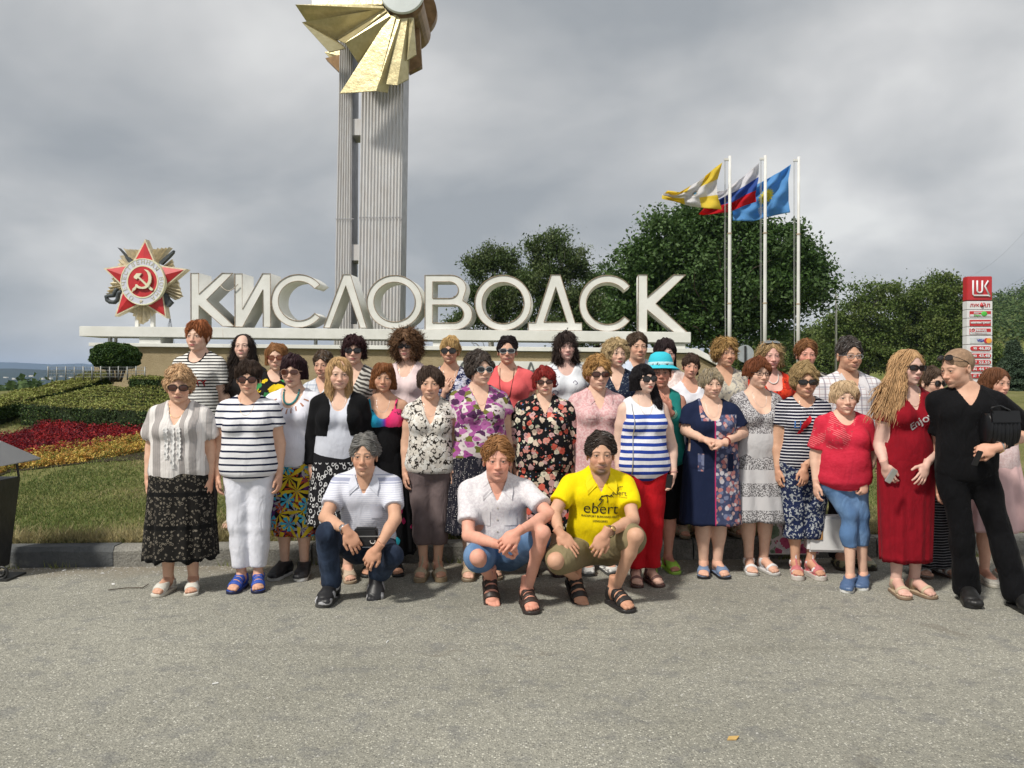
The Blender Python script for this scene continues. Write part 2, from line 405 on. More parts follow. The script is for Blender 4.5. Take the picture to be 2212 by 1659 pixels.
def hand_t(curl):
    if curl in HANDS: return HANDS[curl]
    ang = {'relax': (18, 28, 22), 'flat': (4, 8, 5), 'grip': (48, 62, 40), 'spread': (8, 16, 10)}[curl]
    G = Grid((-.04, -.11, -.21), (.11, .06, .045), .0043)
    G.cap((0, 0, .04), (0, 0, -.01), .027, .023, .02)
    G.ell((0, .002, -.045), (.0155, .040, .050), .02); G.ell((.008, -.022, -.03), (.015, .02, .03), .012)
    ys = (-.0305, -.0105, .0095, .028); Ls = (.068, .076, .071, .056); sp = {'spread': 9}.get(curl, 3)
    for i, (y0, L) in enumerate(zip(ys, Ls)):
        p = np.array((.0, y0, -.080+.004*abs(i-1))); a = 0; side = math.radians((i-1.4)*sp)
        for j, (fr, an) in enumerate(zip((.46, .3, .24), ang)):
            a += math.radians(an*(1+.12*i)); d = np.array((math.sin(a), math.sin(side), -math.cos(a))); q = p+d*L*fr
            G.cap(p, q, .0088-.0008*j, .0082-.0009*j, .004 if j == 0 else .003); p = q
    if curl == 'grip': th = [(.006, -.03, -.02), (.028, -.045, -.055), (.045, -.032, -.08)]
    elif curl == 'spread': th = [(.004, -.03, -.015), (.014, -.062, -.045), (.018, -.08, -.075)]
    else: th = [(.004, -.03, -.015), (.016, -.05, -.05), (.024, -.051, -.085)]
    G.cap(th[0], th[1], .012, .0105, .01); G.cap(th[1], th[2], .0105, .0085, .004)
    V, F = G.mesh(); HANDS[curl] = (V, F); return V, F
FEET = {}
def foot_grid(G):
    G.ell((0, .035, .032), (.031, .036, .034), .02)
    G.cap((0, .0, .13), (0, .008, .06), .031, .034, .02)
    G.cap((0, .0, .062), (.002, -.09, .034), .034, .030, .02)
    G.ell((.001, -.105, .024), (.041, .05, .022), .02)
    for i, (x, y, r) in enumerate(((-.027, -.168, .0125), (-.009, -.172, .0100), (.006, -.166, .0094), (.019, -.157, .0088), (.031, -.144, .0085))):
        G.cap((x*.9, y+.05, .02), (x, y, .013), r*1.05, r, .004)
    q = G.ax[2][None, None, :]; G.F = np.maximum(G.F, -(q-.001)+0*G.F)
def foot_t():
    if 'foot' not in FEET:
        G = Grid((-.06, -.2, -.01), (.06, .09, .15), .005); foot_grid(G); FEET['foot'] = G.mesh()
    return FEET['foot']
def plan(X, Y, e=0):                                    # footprint distance
    t = np.clip((Y+.155)/.17, 0, 1); r = .043*(1-t)+.033*t+e; cy = np.clip(Y, -.135, .035)
    return np.sqrt(X**2+((Y-cy)*1.0)**2)-r
def shoe_t(kind):
    if kind in FEET: return FEET[kind]
    G = Grid((-.07, -.205, -.045), (.07, .095, .15), .005); foot_grid(G)
    X, Y, Z = G.ax[0][:, None, None], G.ax[1][None, :, None], G.ax[2][None, None, :]
    f = G.F; shell = f-.007; pl = plan(X, Y, .006); low = -.02 if kind != 'wedge' else -.035
    sole = np.maximum(np.maximum(Z-.004, low-Z), pl+0*Z)
    if kind == 'closed': up = np.maximum(shell, Z-(.05+.03*np.clip(-Y/.08, -1, .4)*-1+.012*(Y > .03))); up = np.maximum(up, -np.maximum(np.sqrt(X**2+((Y+.0)/1.35)**2)-.036, .045-Z))
    elif kind == 'sneaker': up = np.maximum(f-.011, Z-.085)
    elif kind == 'loafer': up = np.maximum(f-.010, Z-.07)
    else:
        bands = {'sandal': ((-.115, .016, 1), (-.07, .014, 1), (.03, .02, 1), (-.03, .014, 1)), 'slide': ((-.095, .035, 1),), 'strap': ((-.115, .011, 1), (.0, .012, 1)),
                 'clog': ((-.09, .055, 1), (.035, .02, 1)), 'wedge': ((-.12, .014, 1), (-.095, .007, 1), (.012, .012, 1)), 'open': ((-.09, .05, 1), (.03, .025, 1))}[kind]
        up = f*0+1
        for y0, w, _ in bands: up = np.minimum(up, np.maximum(f-.006, np.abs(Y-y0+.3*(Z-.03))-w))
        up = np.maximum(up, Z-(.082 if kind in ('strap', 'wedge', 'sandal') else .06))
        if kind == 'wedge': up = np.minimum(up, np.maximum(np.maximum(np.abs(X)-.006, f-.008), np.maximum(Y, -.13-Y)))
    G.F = np.minimum(sole, up); V, F = G.mesh(); s = V[:, 2] < .003
    FEET[kind] = (V, F, s); return FEET[kind]
def basis_from(f, n):                                   # template: fingers -Z, palm +X, thumb -Y
    f = Vector(f).normalized(); n = Vector(n); n = (n-f*n.dot(f)).normalized(); z = -f; x = n; y = z.cross(x)
    return Matrix((x, y, z)).transposed()
# ---- torso profile
def profile(q):
    f = q.get('f', .3); m = q.get('sex') == 'm'
    z = np.array([.76, .80, .85, .90, .96, 1.03, 1.10, 1.17, 1.24, 1.30, 1.345, 1.375, 1.40, 1.44])
    if m:
        rx = np.array([.08, .12, .152, .158, .152, .146, .148, .158, .168, .172, .160, .120, .075, .056])
        ry = np.array([.06, .09, .105, .108, .102, .100, .102, .108, .112, .105, .085, .066, .058, .054])
    else:
        rx = np.array([.08, .12, .162, .168, .152, .134, .134, .142, .150, .152, .142, .106, .066, .048])
        ry = np.array([.06, .09, .108, .110, .100, .092, .094, .099, .102, .094, .076, .060, .052, .047])
    w = np.clip((1.36-z)/.12, 0, 1); low = np.clip((z-.76)/.08, 0, 1)
    mid = np.exp(-((z-1.05)/.13)**2)
    rx = rx*(1+.20*f*w*low)+.030*f*mid; ry = ry*(1+.30*f*w*low)+.030*f*mid
    cy = .012-.02*f*mid+0*z
    return z, rx, ry, cy
class Frame:                                            # maps the standing torso to a leaning one
    def __init__(s, q):
        s.R = Euler((q.get('lean', 0), 0, q.get('twist', 0))).to_matrix() if ('lean' in q or 'twist' in q) else None
        s.p0 = Vector((0, .01, .88)); s.p1 = Vector(q.get('pelvis', s.p0))
    def pt(s, p): return tuple(s.R @ (Vector(p)-s.p0)+s.p1) if s.R is not None else tuple(Vector(p)-s.p0+s.p1)
def torso(G, q, fr, infl=0.0, z0=.76, z1=1.44, loose=0.0, k=.03, zhem=None):
    z, rx, ry, cy = profile(q); G_caps = []
    if loose: lw = np.clip((1.22-z)/.12, 0, 1); rx = rx+loose*lw; ry = ry+loose*lw
    R = None if fr.R is None else np.array(fr.R.transposed()); p0 = np.array(fr.p0); p1 = np.array(fr.p1)
    def fn(X, Y, Z):
        if R is not None:
            x, y, zz = X-p1[0], Y-p1[1], Z-p1[2]
            X, Y, Z = (R[i, 0]*x+R[i, 1]*y+R[i, 2]*zz+p0[i] for i in range(3))
        else: X = X-(p1[0]-p0[0]); Y = Y-(p1[1]-p0[1]); Z = Z-(p1[2]-p0[2])
        sh = Z.shape; a = np.interp(Z.ravel(), z, rx).reshape(sh).astype(np.float32)+infl; b = np.interp(Z.ravel(), z, ry).reshape(sh).astype(np.float32)+infl
        c = np.interp(Z.ravel(), z, cy).reshape(sh).astype(np.float32)
        u = np.abs(X/a); v = np.abs((Y-c)/b); r = (u**2.35+v**2.35)**(1/2.35)
        d = (r-1)*np.minimum(a, b)
        return np.maximum(d, np.maximum(z0-Z, Z-z1))
    for s_ in (-1, 1):
        sh = shoulder(q, s_); G_caps.append((fr.pt((s_*.035, .022, 1.394)), fr.pt((sh[0]*.86, .014, 1.335)), .036+infl, .040+infl))
    if R is None: lo = (p1[0]-.36, p1[1]-.3, z0-fr.p0[2]+p1[2]); hi = (p1[0]+.36, p1[1]+.3, z1-fr.p0[2]+p1[2])
    else: lo = p1-.75; hi = p1+.75
    G.add(fn, lo, hi, k)
    if z1 > 1.3:
        for c_ in G_caps: G.cap(*c_, .03)
    if q.get('sex') != 'm':
        b = q.get('bust', .5)
        for s in (-1, 1): G.ell(fr.pt((s*(.068+.01*b), -.058-.022*b-.02*q.get('f', .3), 1.215-.01*b)), np.array((.064, .050+.012*b, .060))*(1+.2*b)+infl, .035, R=fr.R)
        if z1 > 1.2: G.ell(fr.pt((0, -.045, 1.0)), np.array((.12, .075+.03*q.get('f', .3), .11))+infl, .05, R=fr.R)
    else:
        for s in (-1, 1): G.ell(fr.pt((s*.075, -.062, 1.25)), np.array((.075, .045, .055))+infl, .04, R=fr.R)
        if q.get('f', .3) > .4: G.ell(fr.pt((0, -.05, 1.03)), np.array((.12, .09, .12))+infl, .05, R=fr.R)
def shoulder(q, s): return (s*((.172 if q.get('sex') == 'm' else .138)+.030*q.get('f', .3)), .012, 1.312)
def arm_joints(q, fr):
    J = {}
    for s in (-1, 1):
        a = q.get('arms', {}).get(s); S0 = fr.pt(shoulder(q, s))
        if a is None:
            f = q.get('f', .3); x0 = shoulder(q, s)[0]; e = q.get('out', 0.0)
            J[s] = (S0, (x0+s*(.030+.03*f+e), .035, 1.06), (x0+s*(.036+.03*f+e), -.02, .835), None, None, 'relax')
        else: J[s] = (S0,)+tuple(a)
    return J
def arm(G, q, J, s, infl=0.0, t1=2.0, cut=True, k=.025, flare=0.0):
    f = q.get('f', .3); m = q.get('sex') == 'm'; a, e, w = (np.array(v) for v in J[s][:3])
    r0, r1, r2, r3 = (.051, .043, .041, .0275) if m else (.044+.012*f, .038+.010*f, .037+.006*f, .0245+.003*f)
    if t1 <= 1:
        p = a+(e-a)*t1; G.cap(a, p, r0+infl, r0+(r1-r0)*t1+infl+flare, k)
    else:
        G.cap(a, e, r0+infl, r1+infl, k); G.ell(a+(e-a)*.45, np.array([r0+infl]*3)*1.02, .02)
        t = min(t1-1, 1); p = e+(w-e)*t; mid = e+(w-e)*min(.3, t)
        G.cap(e, mid, r1*.96+infl, r2+infl, .015); G.cap(mid, p, r2+infl, r2+(r3-r2)*(t-.3)/.7+infl+flare if t > .3 else r2+infl, .015)
def leg_joints(q):
    J = {}
    for s in (-1, 1):
        a = q.get('legs', {}).get(s)
        if a is None:
            g = q.get('gap', 0.0)
            J[s] = ((s*.082, .012, .82), (s*(.078+g*.5), -.005, .455), (s*(.075+g), .012, .085), (s*.18+q.get('footyaw', 0)))
        else: J[s] = a
    return J
def leg(G, q, J, s, infl=0.0, t1=2.0, k=.03, flare=0.0):
    f = q.get('f', .3); m = q.get('sex') == 'm'; a, kn, an = (np.array(v) for v in J[s][:3])
    r0, r1, r2, r3 = (.083, .056, .055, .034) if m else (.084+.014*f, .057+.010*f, .053+.010*f, .032+.005*f)
    bk = np.cross(np.cross(an-kn, kn-a), an-kn) if np.linalg.norm(np.cross(an-kn, kn-a)) > .02 else np.array((0, 1., 0)); bk = -bk/np.linalg.norm(bk) if np.linalg.norm(np.cross(an-kn, kn-a)) > .02 else bk
    if t1 <= 1: G.cap(a, a+(kn-a)*t1, r0+infl, r0+(r1-r0)*t1+infl+flare, k); return
    G.cap(a, kn, r0+infl, r1+infl, k); t = min(t1-1, 1); p = kn+(an-kn)*t
    G.cap(kn, p, r1*.95+infl, r1*.95+(r3-r1*.95)*t+infl+flare, .015)
    if t > .4 or infl == 0: G.ell(kn+(an-kn)*.3+bk*.012, np.array((r2, r2, .12)) + infl if abs((an-kn)[2]) > .3 and abs(kn[1]-an[1]) < .12 else np.array((r2, r2, r2))*1.02+infl, .02)
def folds(V, N, amp, seed, zs=26, side=1.0):
    r = np.random.default_rng(seed); x, y, z = V[:, 0], V[:, 1], V[:, 2]; d = np.zeros(len(V))
    for i in range(6):
        a = r.uniform(-1, 1, 3); ph = r.uniform(0, 6.28); w = 1.5*np.sin(x*r.uniform(6, 14)+r.uniform(0, 6))+1.5*np.sin(z*r.uniform(4, 9)+r.uniform(0, 6))
        q_ = np.sin((z*zs*(.6+.5*abs(a[2]))+x*22*a[0]+y*14*a[1])+w+ph); d += np.sign(q_)*np.abs(q_)**1.5*r.uniform(.5, 1)
    return V+N*(d[:, None]*amp/2.5)
def garment_obj(name, V, F, mat, parent, s, amp=.0035, seed=0, zs=26, cols=None):
    N = vnormals(V, F); V = folds(V, N, amp, seed, zs); return link(name, mesh_np(name, V*s, F, mat, cols=cols), parent)
def make_top(q, g, fr, J, s, root, name='shirt', seed=0):
    h = .0115; off = g.get('off', .012); lo = q.get('gb', ((-.42, -.32, .5), (.42, .32, 1.5))) ; G = Grid(lo[0], lo[1], h)
    hem = g.get('hem', .84); zt = g.get('z1', 1.44)
    torso(G, q, fr, off, z0=max(hem-.03, .755), z1=zt, loose=g.get('loose', .008))
    X, Y, Z = G.ax[0][:, None, None], G.ax[1][None, :, None], G.ax[2][None, None, :]
    if fr.R is None: G.F = np.maximum(G.F, hem+(fr.p1[2]-fr.p0[2])-Z)
    sl = g.get('sleeve', .45)
    if sl > 0:
        for sd_ in (-1, 1): arm(G, q, J, sd_, off+.004, t1=sl, flare=g.get('flare', .010), k=.022)
    else:
        for sd_ in (-1, 1): G.ell(fr.pt((sd_*(abs(shoulder(q, sd_)[0])-.035), .012, 1.34)), (.035, .045, .035), .03)
    X, Y, Z = G.ax[0][:, None, None], G.ax[1][None, :, None], G.ax[2][None, None, :]
    if fr.R is not None:
        R = np.array(fr.R.transposed()); p0 = np.array(fr.p0); p1 = np.array(fr.p1); x, y, z = X-p1[0], Y-p1[1], Z-p1[2]
        X, Y, Z = (R[i, 0]*x+R[i, 1]*y+R[i, 2]*z+p0[i] for i in range(3))
    kind, zv, w = g.get('neck', ('r', 1.335, .085))
    zs_ = 1.43; ax = np.abs(X)
    if kind == 'v': n = zv+(zs_-zv)*np.clip(ax/w, 0, 3)**1.15
    elif kind == 's': n = zv+(zs_-zv)*np.clip(ax/w, 0, 3)**6
    else: n = zv+(zs_-zv)*np.clip(ax/w, 0, 3)**2.4
    nb = 1.385+.05*np.clip(ax/w, 0, 3)**3; t = np.clip((Y+.02)/.06, 0, 1); n = n*(1-t)+np.maximum(n, nb)*t
    G.F = np.maximum(G.F, (Z-n)*.7)
    if sl <= 0: G.F = np.maximum(G.F, (ax-(abs(shoulder(q, 1)[0])-.002+g.get('strapw', 0))-.5*np.clip(1.25-Z, 0, 1)))
    if g.get('straps'):
        wv = g['straps']; G.F = np.maximum(G.F, np.minimum((Z-1.285), np.maximum(np.abs(ax-.085)-wv, Z-2)))
    if g.get('open'):                                    # an open front (shrug, cardigan)
        G.F = np.maximum(G.F, -np.maximum(ax-(g['open']+.25*np.clip(1.2-Z, 0, 1)), Y+.0))
    for sd_ in (-1, 1):                                  # flat sleeve end
        if sl > 0:
            a, e, wv = (np.array(v) for v in J[sd_][:3]); A, B, t_ = (a, e, sl) if sl <= 1 else (e, wv, sl-1)
            d = (B-A)/np.linalg.norm(B-A); p = A+(B-A)*t_
            X0, Y0, Z0 = G.ax[0][:, None, None], G.ax[1][None, :, None], G.ax[2][None, None, :]
            al = (X0-p[0])*d[0]+(Y0-p[1])*d[1]+(Z0-p[2])*d[2]; rad = np.sqrt(np.maximum((X0-p[0])**2+(Y0-p[1])**2+(Z0-p[2])**2-al**2, 0))
            G.F = np.maximum(G.F, np.minimum(al, g.get('cutr', .075)-rad))
    V, F = G.mesh(); V = smooth_v(V, F, 1, .5)
    return garment_obj(name, V, F, g['mat'], root, s, g.get('amp', .0046), seed, g.get('zs', 26))
def make_pants(q, g, fr, LJ, s, root, seed=0):
    h = .0125; lo = q.get('pb', ((-.32, -.3, .02), (.32, .3, 1.0))); G = Grid(lo[0], lo[1], h); off = g.get('off', .012)
    torso(G, q, fr, off*.7, z0=.76, z1=g.get('top', .95), loose=-.004)
    hem = g.get('hem', .12)
    for sd_ in (-1, 1):
        if 'tend' in g: leg(G, q, LJ, sd_, off, t1=g['tend'], flare=g.get('flare', .01), k=.035)
        else: leg(G, q, LJ, sd_, off, t1=2.0, flare=g.get('flare', .02), k=.035)
    X, Y, Z = G.ax[0][:, None, None], G.ax[1][None, :, None], G.ax[2][None, None, :]
    if 'tend' not in g: G.F = np.maximum(G.F, hem-Z)
    V, F = G.mesh(); V = smooth_v(V, F, 1, .5)
    return garment_obj('trousers', V, F, g['mat'], root, s, g.get('amp', .004), seed+5, g.get('zs', 30))
def make_skirt(q, g, fr, s, root, seed=0, name='skirt'):
    z, rx, ry, cy = profile(q); zt = g.get('top', .98); zh = g.get('hem', .4); n = 96; m = 26; V = []; r = np.random.default_rng(seed)
    fl = g.get('flare', .06); pl = g.get('pleat', .008); npl = g.get('npleat', 11); ph = r.uniform(0, 6.28, 4); cyv = 0.006
    for i in range(m+1):
        t = i/m; zz = zt+(zh-zt)*t; b = max(zz, .90)
        a0 = np.interp(b, z, rx)+.016; b0 = np.interp(b, z, ry)+.018
        if zz < .9: a0 += fl*((.9-zz)/(.9-zh+1e-6))**g.get('fp', 1.0); b0 += fl*.9*((.9-zz)/(.9-zh+1e-6))
        k = np.arange(n)/n*2*math.pi; amp = pl*min(1, max(0, (zt-zz)/.45))**1.2
        w = amp*(np.sin(npl*k+ph[0]+1.2*np.sin(k*2+ph[1]))+.6*np.sin((npl*1.6)*k+ph[2]+zz*3))
        zz2 = zz+(g.get('ragged', .004)*np.sin(7*k+ph[3])+g.get('ragged', .004)*.6*np.sin(17*k))*(t > .97)
        c, sn = np.cos(k), np.sin(k); pw = 2/2.3
        X = np.sign(c)*np.abs(c)**pw*(a0+w); Y = np.sign(sn)*np.abs(sn)**pw*(b0+w)+cyv
        V.append(np.stack([X, Y, zz2+0*k], 1))
    V.append(V[-1]*np.array([.93, .93, 1])+np.array([0, 0, .004])); V.append(V[0]*np.array([.8, .8, 1]))
    V = [V[-1]]+V[:-1]; R_ = len(V); V = np.concatenate(V).astype(np.float32); F = []
    for i in range(R_-1):
        for k in range(n): F.append((i*n+k, (i+1)*n+k, (i+1)*n+(k+1) % n, i*n+(k+1) % n))
    F = np.array(F, np.int32)
    o = fr.pt((0, .01, .88)); V[:, 0] += o[0]; V[:, 1] += o[1]-.01
    return link(name, mesh_np(name, V*s, F, g['mat']), root)
# ---- hair
def make_hair(q, s, M3, c0, root, seed):
    hs = q['hair']; st = hs['style']; col = np.array(hs['col']); v = hs.get('vol', .008)*(.72 if hs.get('vol', 0) < .03 else 1); L = hs.get('len', .0)
    r = np.random.default_rng(seed); h = .0062
    G = Grid((-.19, -.16, -.16-L), (.19, .2+hs.get('back', 0), .19), h)
    top = hs.get('line', .078)+.004; tv = hs.get('top', v)*.85
    G.ell((0, .016+v*.3, .034+tv*.4), (.078+v, .099+v, .086+tv), .01)
    if st in ('bob', 'long'):
        zb = -.06-L; wd = hs.get('width', .014)
        def fn(X, Y, Z):
            t = np.clip((.03-Z)/(.03-zb), 0, 1); a = .078+v+wd*np.sin(t*1.9)*1.0; b = .085+v*.8+.0*t; cy = .028+hs.get('bk', .015)*t
            d = ((np.abs(X/a))**2.3+(np.abs((Y-cy)/b))**2.3)**(1/2.3)
            return np.maximum((d-1)*a, np.maximum(zb-Z, Z-.03))
        G.add(fn, (-.16, -.12, zb), (.16, .16, .04), .03)
    if st == 'curly':
        G.ell((0, .02, -.0+.0), (.085+v*1.2, .09+v, .075+hs.get('drop', 0)), .03)
        for i in range(hs.get('lumps', 46)):
            th = r.uniform(0, 6.28); ph = math.acos(r.uniform(-.35, 1)); R0 = np.array((.078+v, .099+v, .086+tv))
            p = np.array((math.sin(ph)*math.cos(th), math.sin(ph)*math.sin(th), math.cos(ph)))*R0+np.array((0, .016, .034))
            G.ell(p, np.array([1, 1, 1])*r.uniform(.014, .024), .008)
    if st in ('short', 'bob'):
        for i_ in range(26):
            th = r.uniform(0, 6.28); ph = math.acos(r.uniform(-.2, 1)); R0 = np.array((.078+v, .099+v, .086+tv))*.93
            G.ell(np.array((math.sin(ph)*math.cos(th), math.sin(ph)*math.sin(th), math.cos(ph)))*R0+np.array((0, .016, .034)), np.array((1, 1, 1.5))*r.uniform(.014, .021), .014)
    for c_ in hs.get('locks', []): G.cap(c_[0], c_[1], c_[2], c_[3], .02)       # extra masses: pony tail, strands over the shoulder
    # face opening
    w = hs.get('win', .067); zc = -.035; hz = top-zc
    G.ell((0, -.118, zc), (w, .090, hz), .006, 's')
    G.ell((0, -.085, -.11), (w*.95, .075, .075+(L if hs.get('openneck', True) else .0)), .01, 's')
    X, Y, Z = G.ax[0][:, None, None], G.ax[1][None, :, None], G.ax[2][None, None, :]
    if st in ('short', 'curly', 'crop', 'bald'):
        nape = hs.get('nape', -.075); ear = hs.get('ear', -.005)
        zcut = np.where(Y > .02, nape+(ear-nape)*np.clip((.07-Y)/.05, 0, 1), ear)
        G.F = np.maximum(G.F, (zcut-Z)*.7)
        if ear > -.02: pass
    if hs.get('fringe'):                                 # a sideways fringe over the forehead
        a, b = hs['fringe']; G.cap((a*.055, -.062, .085), (b*.052, -.078, .040), .016, .010, .015); G.cap((a*.02, -.07, .09), (b*.06, -.06, .02), .015, .008, .015)
    V, F = G.mesh(); parts = []
    nz = r.normal(0, 1, len(V)); base = col*(1-.25*np.clip(hs.get('var', .5), 0, 1))
    parts.append((V, F, np.clip(base[None]*(1+.10*nz[:, None]), 0, 1)))
    # locks combed along the surface
    n = hs.get('n', 340); N = vnormals(V, F)
    ok = np.arange(len(V)); inside_face = (V[:, 1] < -.05) & (V[:, 2] < top-.02) & (np.abs(V[:, 0]) < w*.8)
    ok = ok[~inside_face]
    if n and len(ok):
        n = int(n*(3.0 if st == 'long' else 2.2)); pk = r.choice(ok, n); P0 = V[pk].copy(); K = hs.get('seg', 7); ln = hs.get('ln', .055)*r.uniform(.6, 1.3, n)
        part = hs.get('part', 0.0); crown = np.array((part, .05, .13)); curl = hs.get('curl', 0.0); rad = (.5 if st == 'long' else .62)*hs.get('rad', .0036)*r.uniform(.6, 1.3, n)
        p = P0.copy(); path = [p.copy()]; comb = np.array(hs.get('comb', (0, 0, 0))); lift = hs.get('lift', .003)*r.uniform(.2, 1.6, n)
        jit = r.normal(0, (.07 if st == 'long' else .16) if not curl else .25, (n, 3)); js = .03 if st == 'long' else .07
        for k in range(K-1):
            away = p-crown; away[:, 2] *= .2
            d = away/(np.linalg.norm(away, axis=1, keepdims=True)+1e-6)*hs.get('away', .7)+np.array((0, 0, -1.0))*hs.get('grav', 1.0)+comb
            if 'fringe' not in hs or hs['fringe'] is None: d[:, 0] += .9*np.sign(p[:, 0]-part)*(p[:, 1] < .0)*(p[:, 2] > .0)
            if hs.get('sweep'): d[:, 0] += hs['sweep']*np.where(p[:, 1] < 0, 1, .0)
            if curl: d += curl*np.stack([np.sin(k*2.1+pk*1.3), np.cos(k*1.7+pk*.7), np.sin(k*2.6+pk*2.1)], 1)
            d += jit+r.normal(0, js, d.shape)
            g = G.grad(p); d -= g*(d*g).sum(1, keepdims=True); d /= np.linalg.norm(d, axis=1, keepdims=True)+1e-6
            p = p+d*(ln/(K-1))[:, None]; f = G.sample(p); g = G.grad(p)
            t = (k+1)/(K-1); off = lift*math.sin(min(t*2.2, 1.57))+(hs.get('fly', .005)*r.random(n)**2*2*t**2)
            p = p-g*((f-off)[:, None]*np.where(f < .05, 1, .2)[:, None]); path.append(p.copy())
        path = np.stack(path, 1)                         # n,K,3
        T = np.gradient(path, axis=1); T /= np.linalg.norm(T, axis=2, keepdims=True)+1e-6
        gN = G.grad(path.reshape(-1, 3)).reshape(path.shape); B = np.cross(T, gN); B /= np.linalg.norm(B, axis=2, keepdims=True)+1e-6
        tt = np.linspace(0, 1, K); prof = np.sin(np.pi*np.clip(tt*.9+.08, 0, 1))**.6
        rr = rad[:, None, None]*prof[None, :, None]*1.5
        A1 = path-B*rr-gN*rr*.25; A2 = path+gN*rr*.55; A3 = path+B*rr-gN*rr*.25
        VV = np.stack([A1, A2, A3], 2).reshape(-1, 3); idx = np.arange(n*K*3).reshape(n, K, 3); FF = []
        for a, b in ((0, 1), (1, 2), (2, 0)): FF.append(np.stack([idx[:, :-1, b], idx[:, 1:, b], idx[:, 1:, a], idx[:, :-1, a]], -1).reshape(-1, 4))
        tint = r.uniform(.84, 1.18, n); CC = np.repeat(np.clip(col[None]*tint[:, None], 0, 1), K*3, 0)
        if hs.get('grey'): g_ = r.random(n) < hs['grey']; CC[np.repeat(g_, K*3)] = col*.5+.14
        parts.append((VV.astype(np.float32), np.concatenate(FF).astype(np.int32), CC))
    V, F, C = join(parts)
    V = (V @ M3.T+c0)*s
    return link('hair', mesh_np('hair', V, F, HAIRM, cols=C), root)
# ---- glasses
def make_glasses(q, s, M3, c0, root):
    g = q['glasses']; kind = g.get('kind', 'sun'); fm = g.get('frame', FRAME_BLACK); lm = g.get('lens', GLASS_DARK)
    w, hh = g.get('size', (.027, .021)); up = g.get('up'); R4 = Matrix([list(r_)+[0] for r_ in M3.tolist()]+[[0, 0, 0, 1]])
    off = Vector((0, 0, 0)); Rx = Matrix.Identity(3)
    if up: Rx = Euler((g.get('tilt', -.9), 0, 0)).to_matrix(); off = Vector((0, .0, .038))
    def tr(p):
        p = Rx @ Vector(p)+off; v = M3 @ np.array(p)+c0; return Vector(v*s)
    zc = .001; fr = MB(); lens = []
    for sx in (-1, 1):
        n = 20; out = []; inn = []
        for k in range(n):
            a = 2*math.pi*k/n; c, sn = math.cos(a), math.sin(a); e = g.get('sq', 2.6)
            x = math.copysign(abs(c)**(2/e), c)*w; z = math.copysign(abs(sn)**(2/e), sn)*hh*(1-.12*(c*sx < 0)*abs(c))
            X = sx*(.0335)+x; Y = -.098+.5*(X**2)/.1*.35; out.append((X, Y, zc+z-.002)); inn.append((sx*.0335+x*.9, Y-.002, zc+z*.88-.002))
        ring = out+[out[0]]
        fr.tube([tr(p) for p in ring], (.0028 if kind == 'sun' else .0019)*s, 6, caps=False)
        if kind == 'sun': lens.append(([tr(p) for p in out], tr((sx*.0335, -.1005, zc-.002))))
        fr.tube([tr(p) for p in ((sx*(.0335+w), -.093, zc+.006), (sx*.077, -.06, zc+.006), (sx*.0815, .0, zc+.004), (sx*.081, .025, zc-.006))], g.get('temple', .0026)*s, 5)
    fr.tube([tr(p) for p in ((-.0065, -.0985, zc+.003), (0, -.1035, zc+.005), (.0065, -.0985, zc+.003))], .0025*s, 6)
    o = fr.build('sunglasses' if kind == 'sun' else 'eyeglasses', fm, root, smooth=True)
    for ring, c in lens:
        m = MB(); m.poly(ring+[c], [(k, (k+1) % len(ring), len(ring)) for k in range(len(ring))]); m.build('lens', lm, o, smooth=True)
    return o
